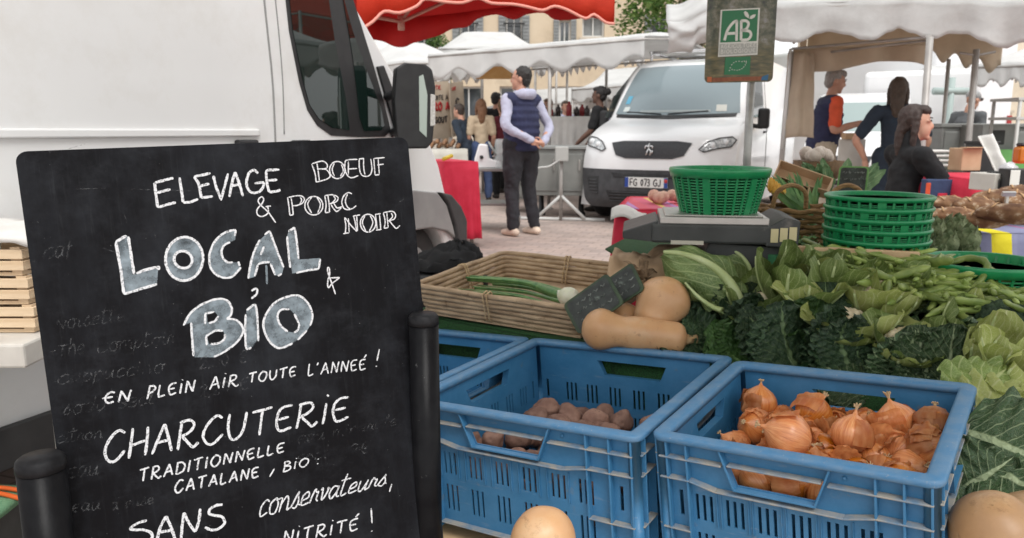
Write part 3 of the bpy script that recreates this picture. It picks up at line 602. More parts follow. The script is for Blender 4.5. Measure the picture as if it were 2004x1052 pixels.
for px, py, off, dv, sc, lb, k in heroes:
    p = rcp(px, py, off); hp.append((RC.inverted() @ p, sc)); onion(p + rz * .012, dv, sc * .95, lb, go, k)
pts = [q for q, s in hp]; n = 0; tries = 0
while n < 84 and tries < 12000:
    tries += 1; lay = 0 if n < 46 else 1
    q = V((.088 + rnd.random() * .345, .088 + rnd.random() * .305, (-.086 if lay == 0 else -.15) - rnd.random() * .02))
    if lay == 0: q.z += .018 * (1 if q.x > .2 else -.6) * (1 - q.y / .45)
    if all((q - b).length > (.050 if lay == 0 else .056) for b in pts):
        pts.append(q); n += 1; onion(RC @ q, (rnd.random() - .5, rnd.random() - .5, rnd.random() - .5), .72 + rnd.random() * .18, lo_, go)
for q, k in ((V((.19, .082, -.10)), 1), (V((.25, .080, -.095)), 3), (V((.315, .082, -.10)), 2)):
    onion(RC @ q, (rnd.random() - .5, rnd.random() - .5, rnd.random()), .95, lo_, go, k)
# loose scraps of onion skin
for i in range(40):
    m = MB(); sz = .012 + .014 * rnd.random(); flake(m, sz, 0, 1.2 + rnd.random(), -.7, .7, i * 3, 1.3); q = V((.10 + rnd.random() * .33, .10 + rnd.random() * .28, -.058 - .016 * rnd.random()))
    o = m.build('onion_skin', flake_m, None, loc=(0, 0, 0)); o.matrix_world = T(RC @ q) @ Matrix.Rotation(rnd.random() * 6, 4, V((rnd.random(), rnd.random(), rnd.random())).normalized()); tag(o, 'loose papery scrap of onion skin on the onion heap', 'onion skin', 'scraps of onion skin')

# ---- butternut squashes
def squash_mat(name, c1, c2):
    m, t, b = nodes(name); c = ramp(t, noise_tex(t, 7, 6, rough=.6), [(.3, c1), (.7, c2)])
    c = mix(t, ramp(t, noise_tex(t, 55, 4), [(.64, (0, 0, 0)), (.74, (.7, .7, .7))]), c, tuple(x * .62 for x in c1)); c = mix(t, ramp(t, noise_tex(t, 3, 9, rough=.8), [(.50, (0, 0, 0)), (.66, (.55, .55, .55))]), c, (.56, .44, .29)); c = mix(t, ramp(t, noise_tex(t, 16, 9, rough=.85), [(.57, (0, 0, 0)), (.66, (.6, .6, .6))]), c, tuple(x * .66 for x in c1))
    t.links.new(c, b.inputs['Base Color']); b.inputs['Roughness'].default_value = .42; b.inputs['Subsurface Weight'].default_value = .08; b.inputs['Subsurface Radius'].default_value = (.02, .01, .005); b.inputs['Subsurface Scale'].default_value = .2
    bump(t, b, noise_tex(t, 40, 5), .12, .003); return m
sq_m = squash_mat('butternut_skin', (.50, .27, .125), (.62, .38, .20)); sq2_m = squash_mat('butternut_skin_brown', (.30, .165, .075), (.48, .29, .145))
stem_m = pm('squash_stem', (.33, .20, .09), (.45, .32, .17), rough=.8, ns=60)
def squash(a, b, r1, r2, label, stem=True, sag=.0, mat=None, seed=0):
    """from blossom end a to stem end b, bulb radius r1, neck radius r2"""
    a, b = V(a), V(b); ax = (b - a); L = ax.length; q = ax.normalized().to_track_quat('Z', 'Y').to_matrix().to_4x4(); M = T(a) @ q
    o = thing('butternut_squash', label, 'squash', M=M); m = MB(); pf = []
    for i in range(31):
        t = i / 30; bulb = r1 * math.sqrt(max(0, 1 - ((t * L - r1 * .95) / (r1 * 1.0)) ** 2)) if t * L < 2 * r1 else 0
        sm = 1 / (1 + math.exp(-(t * L - r1 * 1.45) / (r1 * .22))); nk = r2 * (1 - .04 * sin(t * 9)); r = max(bulb, 0) * (1 - sm) + nk * sm
        if t * L > L - r2 * .7: r *= math.sqrt(max(0, 1 - ((t * L - (L - r2 * .7)) / (r2 * .72)) ** 2)) 
        if t * L < r1 * .95: r = bulb
        pf.append((max(r, .0005 if 0 < i < 30 else 0), t * L))
    m.lathe(pf, 36, fn=lambda th, v: 1 + .015 * sin(5 * th + seed) + .02 * sin(2 * th + seed))
    for p in m.v: p.x += sag * sin(pi * p.z / L) 
    m.build('flesh', mat or sq_m, o, world=False)
    if stem:
        s = MB(); s.tube([(0, 0, L - .006), (.002, .001, L + .012), (.006, .002, L + .026)], [.017, .011, .014], 7); s.build('stem', stem_m, o, world=False)
    return o
f = lambda px, py, y: PY(px, py, y)
squash(f(1140, 640, 2.16), f(1345, 664, 2.10), .062, .048, 'butternut squash lying in front of the two others, touching the left crate', seed=1)
squash(f(1190, 625, 2.28), f(1385, 640, 2.20), .058, .040, 'butternut squash lying behind the front squash, mostly hidden', seed=4)
squash(f(1322, 552, 2.25), f(1262, 650, 2.18), .080, .062, 'fat butternut squash standing up behind the two lying ones', seed=2, stem=False)
squash(f(1062, 1010, 1.16), f(1068, 1180, 1.22), .054, .042, 'butternut squash poking up in front of the potato crate at the bottom edge', seed=3, stem=False)
squash(f(1912, 1062, 1.12), f(2085, 1010, 1.30), .074, .058, 'large brownish butternut squash beside the onion crate at the right', mat=sq2_m, seed=6, stem=False)
# ================================================================== GREENS
def leaf_mat(name, c1, c2, vein, N=7, K=3.2, vw=.10, mid=.035, rough=.5, bsc=70, bstr=.35, voro=0, back=None, trans=.15):
    m, t, b = nodes(name); uv = nd(t, 'ShaderNodeSeparateXYZ'); t.links.new(texco(t, 'UV'), uv.inputs[0])
    def mth(op, a, b_=None, **k):
        n = nd(t, 'ShaderNodeMath', operation=op)
        for i, x in enumerate((a, b_)):
            if x is None: continue
            if hasattr(x, 'is_linked'): t.links.new(x, n.inputs[i])
            else: n.inputs[i].default_value = x
        return n.outputs[0]
    a = mth('ABSOLUTE', mth('SUBTRACT', uv.outputs[0], .5)); wob = mth('MULTIPLY', noise_tex(t, 5, 3), .5)
    s = mth('FRACT', mth('SUBTRACT', mth('MULTIPLY', mth('ADD', uv.outputs[1], mth('MULTIPLY', wob, .12)), N), mth('MULTIPLY', a, K * 2)))
    sv = mth('ABSOLUTE', mth('SUBTRACT', s, .5)); side = ramp(t, sv, [(vw * .25, (1, 1, 1)), (vw, (0, 0, 0))])
    md = ramp(t, mth('SUBTRACT', a, mth('MULTIPLY', mth('SUBTRACT', 1.0, uv.outputs[1]), mid * .9)), [(mid * .3, (1, 1, 1)), (mid * .8, (0, 0, 0))])
    fine = ramp(t, nd_voro(t, 26, uvc=True), [(.0, (.5, .5, .5)), (.06, (0, 0, 0))])
    v = mix(t, 1.0, mix(t, 1.0, mix(t, .6, (0, 0, 0), side), fine, 'LIGHTEN'), md, 'LIGHTEN')
    base = ramp(t, noise_tex(t, 9, 6, rough=.65), [(.3, c1), (.7, c2)]); c = mix(t, v, base, vein)
    oi = nd(t, 'ShaderNodeObjectInfo'); h = nd(t, 'ShaderNodeHueSaturation'); mr = nd(t, 'ShaderNodeMapRange'); mr.inputs[3].default_value = .8; mr.inputs[4].default_value = 1.2
    t.links.new(oi.outputs['Random'], mr.inputs[0]); t.links.new(mr.outputs[0], h.inputs['Value']); t.links.new(c, h.inputs['Color'])
    t.links.new(h.outputs[0], b.inputs['Base Color']); b.inputs['Roughness'].default_value = rough
    hb = mix(t, .5, mix(t, 1.0, v, noise_tex(t, bsc, 5), 'SUBTRACT'), nd_voro(t, voro) if voro else noise_tex(t, 30, 4)); bump(t, b, hb, bstr, .006)
    tr = nd(t, 'ShaderNodeBsdfTranslucent'); ms = nd(t, 'ShaderNodeMixShader', i_0=trans); t.links.new(h.outputs[0], tr.inputs[0])
    t.links.new(b.outputs[0], ms.inputs[1]); t.links.new(tr.outputs[0], ms.inputs[2]); t.links.new(ms.outputs[0], t.nodes['Material Output'].inputs['Surface']); return m
def nd_voro(t, sc, uvc=False):
    n = nd(t, 'ShaderNodeTexVoronoi', feature='DISTANCE_TO_EDGE', i_Scale=sc); t.links.new(texco(t, 'UV' if uvc else 'Object'), n.inputs['Vector']); return n.outputs['Distance']
cab_m = leaf_mat('cauliflower_leaf', (.11, .17, .04), (.20, .28, .07), (.42, .48, .22), N=6)
pale_m = leaf_mat('pale_leaf', (.27, .33, .065), (.42, .47, .16), (.58, .60, .33), N=5, mid=.06)
kale_m = leaf_mat('kale_leaf', (.010, .034, .014), (.030, .075, .028), (.15, .23, .10), N=8, vw=.07, mid=.028, bsc=160, bstr=.8, voro=110, trans=.05)
savoy_m = leaf_mat('savoy_leaf', (.025, .062, .022), (.06, .12, .045), (.34, .42, .24), N=8, vw=.10, mid=.03, bsc=120, bstr=.9, voro=85, trans=.05)
leek_m = pm('leek_green', (.05, .16, .05), (.16, .30, .10), rough=.45, ns=6, stretch=(6, 6, .6), rand=.15)
white_m = pm('pale_stalk', (.58, .60, .42), (.74, .74, .62), rough=.4, ns=20, sss=.1)
rib_m = pm('leaf_rib', (.34, .42, .17), (.48, .55, .29), rough=.45, ns=12)
def leaf(mb, M, L, W, curl=1.0, cup=.3, ruf=.02, rf=5, seed=0, nu=14, nv=18, crinkle=0, tip=1.0, twist=0, base=.18, rib=None, pw=.75, px=.6, rside=-1, rw=.085, cf=1.0):
    path = [V((0, 0, 0))]; ang = 0; st = L / nv
    for i in range(nv): a = curl * ((i + .5) / nv) ** 1.2; path.append(path[-1] + V((0, cos(a) * st, sin(a) * st)))
    def f(u, v):
        x = v * nv; i = min(int(x), nv - 1); p = path[i].lerp(path[i + 1], x - i); a = curl * v ** 1.2; n = V((0, -sin(a), cos(a)))
        wv = W * (base * (1 - v) + max(0, sin(pi * min(1, v ** pw))) ** px * (1 - .2 * v)) if v < 1 else W * (.02 if pw < .9 else .25)
        wv *= tip if v > .9 else 1; s = (u - .5) * 2; e = abs(s)
        off = cup * wv * s * s + ruf * (e ** 2.2) * sin(rf * 2 * pi * v + seed + (2 if s > 0 else 0)) + ruf * .6 * e * nz((s * 2, v * 5, seed))
        if crinkle: off += crinkle * (nz((s * 7 * cf, v * 11 * cf, seed + 3)) + .6 * nz((s * 15 * cf, v * 22 * cf, seed + 5)))
        sx = s * wv * (1 + .10 * nz((v * 6, s, seed + 8)) * e); tw = twist * v
        q = p + V((sx * cos(tw), 0, 0)) + n * (off + sx * sin(tw)); return M @ q
    mb.sheet(f, nu, nv)
    if rib is not None: rib.tube([f(.5, i / 10) - (M.to_3x3() @ V((0, 0, 1))) * (.001 if rside < 0 else -.002) for i in range(10)], [W * rw * (1 - i / 11) + .0015 for i in range(10)], 7, flat=.6)
def basis(p, up, fwd):
    """leaf frame at p: grows along fwd, faces up"""
    y = V(fwd).normalized(); z = V(up) - y * V(up).dot(y); z.normalize(); x = y.cross(z); return frame(V(p), x, y, z)
def ico_bumps(mb, c, r, n, br, seed, sub=2, zmin=-.1, squash_=.8):
    rr = random.Random(seed); k = 0
    for i in range(n):
        z = 1 - (i + .5) / n * (1 - zmin); th = i * 2.39996 + seed; q = math.sqrt(max(0, 1 - z * z))
        s = br * (.8 + .5 * rr.random()); mb.ico(V(c) + V((q * cos(th) * r, q * sin(th) * r, z * r * squash_)), s, sub, lambda p, i=i: 1 + .22 * nz(p, 3.5, i + seed))
curd_m = pm('curd', (.62, .52, .36), (.76, .68, .50), rough=.75, ns=30, bs=160, bstr=.6, bd=.004, sss=.1)
def cauliflower(px, py, off, r, label, nleaf=8, seed=0, lm=None, open_=1.05, L=2.45, tilt=None, cs=.66):
    p = PS(px, py, off); o = thing('cauliflower', label, 'cauliflower', p, group=None)
    up = V(tilt).normalized() if tilt else V((0, -.35, 1)).normalized(); Q = up.to_track_quat('Z', 'Y').to_matrix().to_4x4(); rr = random.Random(seed)
    c = MB(); c.ico((0, 0, 0), r * cs, 3); ico_bumps(c, (0, 0, 0), r * cs, 46, r * cs * .29, seed); c.xf(T(p) @ Q); c.build('curd', curd_m, o)
    for k in range(nleaf):
        a = k * 2 * pi / nleaf + rr.random() * .5; d = V((cos(a), sin(a), 0)); el = open_ + (rr.random() - .5) * .5
        m = MB(); rb = MB(); M = T(p) @ Q @ basis(d * r * .55 + V((0, 0, -r * .75)), V((0, 0, 1)) * cos(el) - d * sin(el) * 1.0 + V((0, 0, .001)), d * cos(el) + V((0, 0, 1)) * sin(el))
        leaf(m, M, r * L * (.9 + .5 * rr.random()), r * (.80 + .45 * rr.random()), curl=(rr.random() - .25) * 1.7, cup=.5, ruf=.007, pw=.95, px=.42, rw=.12, rf=3, seed=seed + k, nu=10, nv=12, base=.3, rib=rb)
        lf = m.build('leaf', (lm or (pale_m if rr.random() < .5 else cab_m)), o); rb.build('leaf_rib', rib_m, lf)
    return o
big_m = leaf_mat('big_cabbage_leaf', (.085, .14, .045), (.16, .235, .075), (.40, .47, .22), N=6, mid=.05)
# the big cauliflower leaf that stands behind the squashes
o = thing('cabbage', 'large pale green cabbage with two broad ribbed leaves standing above the squashes', 'cabbage', PS(1400, 600, .02))
C0 = PY(1405, 620, 2.24)
def ribbed(rib, left, right, rr_, y0, y1, yl, yr, sd):
    # one big leaf: its thick midrib, and a blade on either side running out to an edge
    n = 28; depth = lambda c, ya, yb: [PY(p.x, p.y, ya + (yb - ya) * i / (len(c) - 1)) for i, p in enumerate(c)]
    cr = crom([V(p + (0,)) for p in rib], 6); Rb = depth(cr, y0, y1); lf = None
    for edge, ye, s_ in ((left, yl, 1), (right, yr, -1)):
        ce = crom([V(p + (0,)) for p in edge], 6); E_ = depth(ce, y0 + ye * .4, y1 + ye); at_ = lambda L_, t: L_[min(int(t * (len(L_) - 1)), len(L_) - 2)].lerp(L_[min(int(t * (len(L_) - 1)), len(L_) - 2) + 1], t * (len(L_) - 1) - min(int(t * (len(L_) - 1)), len(L_) - 2))
        m = MB(); m.sheet(lambda u, v: at_(Rb, v).lerp(at_(E_, v), u) + V((0, -.022 * sin(pi * u) * s_ + .010 * nz((u * 4, v * 7, sd)) + .012 * u * u * sin(v * 17 + sd), .010 * u * u * sin(v * 21 + sd * 2) + .004 * sin(v * 40) * u * (1 - u))), 16, n); m.uv = [(.5 + .5 * u * s_, v) for u, v in m.uv]; lf = m.build('leaf', big_m, o)
    rb = MB(); k = len(Rb); rb.tube([p - V((0, .006, 0)) for p in Rb], [rr_ * (1 - .72 * i / (k - 1)) for i in range(k)], 9, flat=.75); rb.build('leaf_rib', rib_m, lf)
ribbed([(1446, 614), (1442, 580), (1422, 545), (1384, 514), (1336, 496), (1298, 492)], [(1438, 614), (1400, 606), (1356, 585), (1318, 556), (1300, 528), (1290, 498)], [(1454, 614), (1462, 585), (1452, 545), (1420, 505), (1370, 486), (1304, 488)], .0195, 2.19, 2.30, .03, .06, 1)
ribbed([(1462, 606), (1470, 570), (1468, 530), (1450, 500), (1420, 484), (1390, 482)], [(1450, 606), (1440, 575), (1425, 540), (1405, 515), (1390, 498), (1378, 486)], [(1468, 606), (1479, 572), (1478, 528), (1462, 496), (1430, 478), (1395, 479)], .010, 2.30, 2.42, .04, .06, 2)
ribbed([(1412, 606), (1395, 600), (1372, 585), (1352, 566), (1340, 552)], [(1412, 610), (1392, 606), (1366, 592), (1348, 574), (1338, 556)], [(1414, 600), (1400, 592), (1380, 578), (1358, 560), (1344, 550)], .012, 2.15, 2.2, .02, .02, 5)
cauliflower(1560, 585, .045, .072, 'cauliflower wrapped in yellow green leaves right of the large cabbage', 9, 3, open_=1.0)
cauliflower(1490, 600, .03, .058, 'leafy green cauliflower head at the foot of the large cabbage', 8, 5, open_=.8, lm=cab_m)
cauliflower(1625, 565, .05, .066, 'cauliflower deep among leaves in front of the broad beans', 8, 8, lm=cab_m)
cauliflower(1712, 590, .045, .068, 'cauliflower with its creamy curd showing in front of the broad beans', 9, 11, open_=.75, cs=.85, L=2.1)
cauliflower(1660, 635, .035, .066, 'cauliflower with pale broken leaves behind the dark kale', 8, 14, lm=pale_m, open_=.7)
cauliflower(1775, 680, .03, .055, 'cauliflower half covered by dark kale behind the onion crate', 7, 17, open_=.55, cs=.85, L=1.8)
cauliflower(1950, 715, .05, .062, 'cauliflower with pale ribbed leaves at the right edge', 9, 21, lm=pale_m, open_=.95, L=2.2)
cauliflower(2010, 770, .05, .060, 'pale leafed cauliflower cut by the right edge of the photo', 9, 24, lm=pale_m, open_=.8, L=2.2)
cauliflower(1890, 650, .03, .045, 'small cauliflower between kale and broccoli', 7, 27, open_=.7)
def kale(px, py, off, r, n, label, seed, lm=None):
    r *= 1.02; p = PS(px, py - 2, off + .018); o = thing('kale', label, 'kale', p); rr = random.Random(seed); n = max(5, int(n * .72))
    for k in range(n):
        f_ = k / n; ox = (rr.random() - .5) * 1.7 * r; oy = (.68 - .72 * f_) * r * .9; oz = -.35 * r * f_ + (rr.random() - .6) * .25 * r; m = MB(); a = ox / r * .8 + (rr.random() - .5) * .9
        M = T(p + V((ox, oy, oz - .25 * r))) @ basis(V((0, 0, 0)), V((.7 * (rr.random() - .5), -.75, .9 + .5 * rr.random())), V((sin(a) * 1.1, .40 + .40 * rr.random(), .40 + .50 * rr.random())))
        leaf(m, M, r * (1.0 + .55 * rr.random()), r * (.55 + .35 * rr.random()), curl=(rr.random() - .35) * 2.4, cup=.5 * (rr.random() - .4), ruf=.010, rf=7 + 5 * rr.random(), cf=1.35, seed=seed * 3.7 + k * 5.1, nu=40, nv=40, crinkle=.0095, base=.25, pw=1.02, px=.38)
        m.build('leaf', lm or kale_m, o)
    return o
kale(1385, 632, .02, .070, 9, 'small tuft of dark curly kale beside the squashes', 2)
kale(1462, 662, .02, .125, 13, 'dark green kale behind the corner where the two front crates meet', 5)
kale(1545, 690, .01, .12, 13, 'brighter green curly kale at the back edge of the onion crate', 9, leaf_mat('kale_bright', (.020, .062, .012), (.045, .12, .02), (.10, .2, .05), N=9, vw=.05, mid=.015, bsc=160, bstr=.8, voro=110, trans=.05))
kale(1655, 685, .015, .14, 14, 'blackish curly kale behind the middle of the onion crate', 12)
kale(1745, 715, .005, .11, 11, 'dark kale leaning against the back rim of the onion crate', 19)
kale(1845, 735, .02, .13, 13, 'veined dark kale behind the right corner of the onion crate', 15, savoy_m)
kale(1610, 640, .0, .09, 9, 'dark kale tucked under the cauliflower leaves', 33)
kale(1500, 630, .0, .10, 9, 'dark kale between the large cabbage and the cauliflowers', 36)
# savoy cabbage in the right corner
o = thing('savoy_cabbage', 'savoy cabbage with a broad veined dark leaf right of the onion crate', 'cabbage', PY(1960, 900, 1.42))
for (bx, by, yb, tx, ty, yt, W, up, sd, mt) in ((1885, 842, 1.44, 2080, 905, 1.30, .115, (-.1, -.8, .6), 1, savoy_m), (1900, 900, 1.40, 2060, 960, 1.25, .11, (0, -.85, .5), 2, savoy_m), (1915, 815, 1.50, 2070, 775, 1.50, .10, (0, -.55, .85), 3, pale_m), (1890, 790, 1.55, 1990, 700, 1.6, .08, (-.2, -.7, .6), 4, cab_m), (1880, 960, 1.36, 1990, 900, 1.32, .09, (.1, -.8, .5), 6, savoy_m)):
    a, b_ = PY(bx, by, yb), PY(tx, ty, yt); m = MB(); rb = MB(); leaf(m, basis(a, up, b_ - a), (b_ - a).length, W, curl=-.5, cup=-.12, ruf=.016, rf=5, seed=sd, nu=24, nv=26, crinkle=.006, base=.3, rib=rb)
    lf = m.build('leaf', mt, o)
core = MB(); core.ico(PY(1975, 900, 1.55), .10, 3, lambda p: 1 + .05 * nz(p, 3)); core.build('heart', savoy_m, o)
# broccoli
broc_m = pm('broccoli_head', (.018, .042, .022), (.05, .09, .045), rough=.85, ns=60, bs=260, bstr=1.0, bd=.004)
def broccoli(px, py, off, r, label, seed):
    p = PS(px, py, off); o = thing('broccoli', label, 'broccoli', p); c = MB(); c.ico(p, r * .7, 2); ico_bumps(c, p, r * .78, 40, r * .26, seed, 3); c.build('florets', broc_m, o)
    s = MB(); s.tube([p + V((0, .01, -.01)), p + V((.01, .03, -r * 1.4))], [r * .5, r * .35], 8); s.build('stalk', rib_m, o)
broccoli(1960, 625, .05, .062, 'large dark broccoli head at the right in front of the broad beans', 3); broccoli(1905, 605, .03, .042, 'small grey green broccoli floret left of the large broccoli', 6); broccoli(1870, 590, .02, .035, 'small broccoli floret below the curled bean pod', 8)
for i, (px, py) in enumerate(((1870, 620), (1905, 655), (1840, 630), (1935, 680), (1985, 690), (1800, 640), (1820, 610), (2000, 640), (1780, 610), (1850, 600), (1590, 530), (1640, 540), (1545, 545), (1500, 560), (1690, 545), (1760, 640), (1525, 600), (1600, 620), (1580, 560))):
    p = PS(px, py, .035); m = MB(); rr = random.Random(i + 70); a = rr.random() * 6.3; leaf(m, basis(p, V((0, -.45, 1)), V((cos(a), sin(a), .25))), .12 + .06 * rr.random(), .035, curl=-.6 + rr.random() * .6, cup=.3, ruf=.012, rf=3, seed=i, nu=10, nv=12)
    tag(m.build('loose_leaf', (cab_m, pale_m, savoy_m)[i % 3], None, loc=p), 'loose green leaf among the cauliflowers, broccoli and beans', 'leaf', 'loose leaves among the vegetables')
# ---- broad beans
bean_m = pm('bean_pod', (.14, .21, .045), (.29, .37, .10), rough=.45, ns=22, rand=.25, bs=40, bstr=.2, dirt=(.09, .08, .03), dirts=30, dlo=.66, dhi=.76)
BVs = []
for s in range(7):
    rr = random.Random(s + 40); L = .20 + .10 * rr.random(); k = (rr.random() - .3) * 2.2 / L * .5; pts = []; rs = []; n = 22; a = -k * L / 2; p = V((0, 0, 0))
    for i in range(n + 1):
        t = i / n; pts.append(p.copy()); a += k * L / n; p += V((cos(a), sin(a), .25 * sin(t * 5 + s) * .3)) * (L / n); rs.append((.0104 + .0012 * sin(t * 2 * pi * 5)) * min(1, (t * 9) ** .5 + .15, ((1 - t) * 5) ** .6 + .12))
    cc = sum(pts, V((0, 0, 0))) / len(pts); m = MB(); m.tube([q - cc for q in pts], rs, 8, flat=.72); BVs.append(m.mesh('bean_pod', bean_m))
gb = 'broad bean pods in the heap'; lb = 'green broad bean pod lying in the heap behind the cauliflowers'
poly = [(1560, 512), (1600, 492), (1700, 497), (1800, 497), (1850, 528), (1890, 550), (1950, 564), (2030, 580), (2030, 612), (1960, 610), (1880, 590), (1800, 580), (1740, 560), (1660, 545), (1600, 535)]
def inside(x, y, P):
    c = False
    for i in range(len(P)):
        (x1, y1), (x2, y2) = P[i], P[i - 1]
        if (y1 > y) != (y2 > y) and x < (x2 - x1) * (y - y1) / (y2 - y1) + x1: c = not c
    return c
n = 0
while n < 270:
    x, y = 1555 + rnd.random() * 480, 488 + rnd.random() * 125
    if not inside(x, y, poly): continue
    n += 1; d_ = (y - 488) / 125; h = .035 + .04 * rnd.random() + .03 * max(0, 1 - abs(x - 1720) / 160)
    p = PS(x, y, h); a = rnd.random() * 6.3
    lump(BVs, 'bean_pod', p, .85 + .35 * rnd.random(), lb, 'bean', gb, rotz(a) @ Matrix.Rotation((rnd.random() - .5) * .7, 4, 'Y') @ Matrix.Rotation(rnd.random() * 6.3, 4, 'X'))
def big_bean(pts, r, label):
    P_ = [PS(x, y, h) for x, y, h in pts]; c = crom(P_, 8); n = len(c); m = MB(); m.tube(c, [r * (1 + .10 * sin(i * 1.1)) * min(1, (i / n * 8) ** .5 + .2, ((1 - i / n) * 5) ** .6 + .15) for i in range(n)], 10, flat=.8); tag(m.build('bean_pod', bean_m, None, loc=P_[0]), label, 'bean')
big_bean([(1860, 575, .06), (1900, 565, .08), (1930, 530, .10), (1925, 510, .11), (1890, 505, .10), (1860, 515, .09)], .010, 'long pale bean pod curled into a hook on top of the heap')
big_bean([(1700, 505, .08), (1760, 512, .09), (1820, 522, .09), (1850, 528, .08)], .011, 'long straight bean pod across the top of the heap')
big_bean([(1910, 548, .08), (1950, 570, .08), (1990, 595, .08)], .010, 'straight bean pod on the right slope of the heap')
big_bean([(1590, 520, .07), (1610, 500, .09), (1650, 495, .09), (1680, 505, .08)], .010, 'arched bean pod at the left end of the heap')
big_bean([(1735, 510, .09), (1728, 540, .09), (1745, 565, .07)], .009, 'bean pod hanging down the front of the heap')

# ================================================================== WICKER TRAY with spring onions
wick_m = pm('wicker', (.27, .18, .105), (.52, .38, .24), rough=.65, ns=14, lo=.3, hi=.7, bs=120, bstr=.4, bd=.003, stretch=(1, 1, 3), dirt=(.16, .09, .04), dirts=24, dlo=.6, dhi=.7)
twine_m = pm('twine', (.40, .27, .14), (.58, .44, .27), rough=.9, ns=120)
WT = frame(V((-.348, 2.547, .614)), V((.878, -.478, -.023)).normalized(), V((.478, .877, .042)).normalized(), V((0, -.048, .999)).normalized())
o = thing('wicker_tray', 'square tray of stacked brown wicker rods holding spring onions', 'basket', M=WT)
w_ = .65; sh = .055
for k in range(6):
    z = -.010 - k * .0165; ins = .008 + .026 * (k / 5); path = rrect(ins, ins, w_ - ins, w_ - ins, .035, 4); n = len(path); full = []
    for i in range(n):
        a, b_ = V(path[i] + (0,)), V(path[(i + 1) % n] + (0,)); m_n = max(1, int((b_ - a).length / .03))
        for j in range(m_n): full.append(a.lerp(b_, j / m_n))
    pts = [V((p.x + .0022 * nz((p.x * 11, p.y * 11, k)), p.y + .0022 * nz((p.x * 11, p.y * 11, k + 5)), z + .003 * nz((p.x * 5, p.y * 5, k * 3)))) for p in full]
    m = MB(); m.tube(pts, [.0095 + .0016 * nz((p.x * 14, p.y * 14, k * 2)) for p in pts], 9, closed=True); m.build('wicker_rod', wick_m, o, world=False)
m = MB(); m.box((w_ / 2, w_ / 2, -.105), (w_ - .06, w_ - .06, .008)); m.build('base', wick_m, o, world=False)
for x, y in ((.30, 0), (w_, .30), (.30, w_), (0, .32)):
    m = MB(); dv = V((0, 1, 0)) if y in (0, w_) and x not in (0, w_) else V((1, 0, 0)); sg = 1 if (x == 0 or y == 0) else -1; tn = V((1, 0, 0)) if dv.y else V((0, 1, 0))
    for s in (-.008, .006):
        pts = [V((x, y, 0)) + tn * (s + .002 * sin(zz * 160)) + dv * sg * (dd) + V((0, 0, zz)) for dd, zz in ((-.004, -.01), (-.002, -.035), (.006, -.06), (.018, -.095), (.05, -.10), (.045, -.06), (.035, -.03), (.024, 0), (.010, .003), (-.002, -.002))]
        m.tube(crom(pts, 3, True), .0028, 6, closed=True)
    m.build('twine_tie', twine_m, o, world=False)
def spring_onion(bulb, tip, mid, r, label, group=None):
    bulb, tip, mid = V(bulb), V(tip), V(mid); c = crom([bulb, bulb.lerp(mid, .35), mid, tip], 8); n = len(c)
    o = thing('spring_onion', label, 'spring onion', bulb, group=group); d = (c[1] - c[0]).normalized()
    g = MB(); g.tube(c[3:], [r * (.55 - .25 * i / n) for i in range(n - 3)], 8, flat=.8); g.build('green_top', leek_m, o)
    for k in range(2): 
        e = MB(); off = V((.01 * (k - .5), .02 * (k - .5), .006)); cc = [q + off * (i / n) * 2 for i, q in enumerate(c[6:])]; e.tube(cc, [r * (.42 - .3 * i / n) for i in range(len(cc))], 6, flat=.5); e.build('green_top', leek_m, o)
    b_ = MB(); q = (-d).to_track_quat('Z', 'Y').to_matrix().to_4x4(); b_.lathe([(.32 * r, -.07), (.5 * r, -.045), (.9 * r, -.02), (r, 0), (.85 * r, r * .7), (.4 * r, r * 1.05), (0, r * 1.12)], 14, T(bulb) @ q); b_.build('bulb', white_m, o)
    rt = MB(); rr = random.Random(int(r * 9e4))
    for k in range(9): e = V((rr.random() - .5, rr.random() - .5, rr.random() - .5)) * .03; s0 = bulb - d * r; rt.tube([s0, s0 - d * .015 + e * .5, s0 - d * .03 + e], .0006, 3)
    rt.build('roots', twine_m, o)
def W_(x, y, z): return WT @ V((x, y, z))
spring_onion(W_(.535, .13, -.012), W_(.05, .30, -.045), W_(.30, .26, -.02), .033, 'big white spring onion bulb lying at the front right of the wicker tray')
for i in range(4): spring_onion(W_(.55 - .03 * (i % 3), .16 + .05 * i, -.07 + .01 * (i % 2)), W_(.06 + .03 * (i % 4), .20 + .08 * i, -.07), W_(.3, .20 + .06 * i, -.055), .014 + .003 * (i % 3), 'thin spring onion in the bundle at the bottom of the wicker tray', 'thin spring onions in the tray')
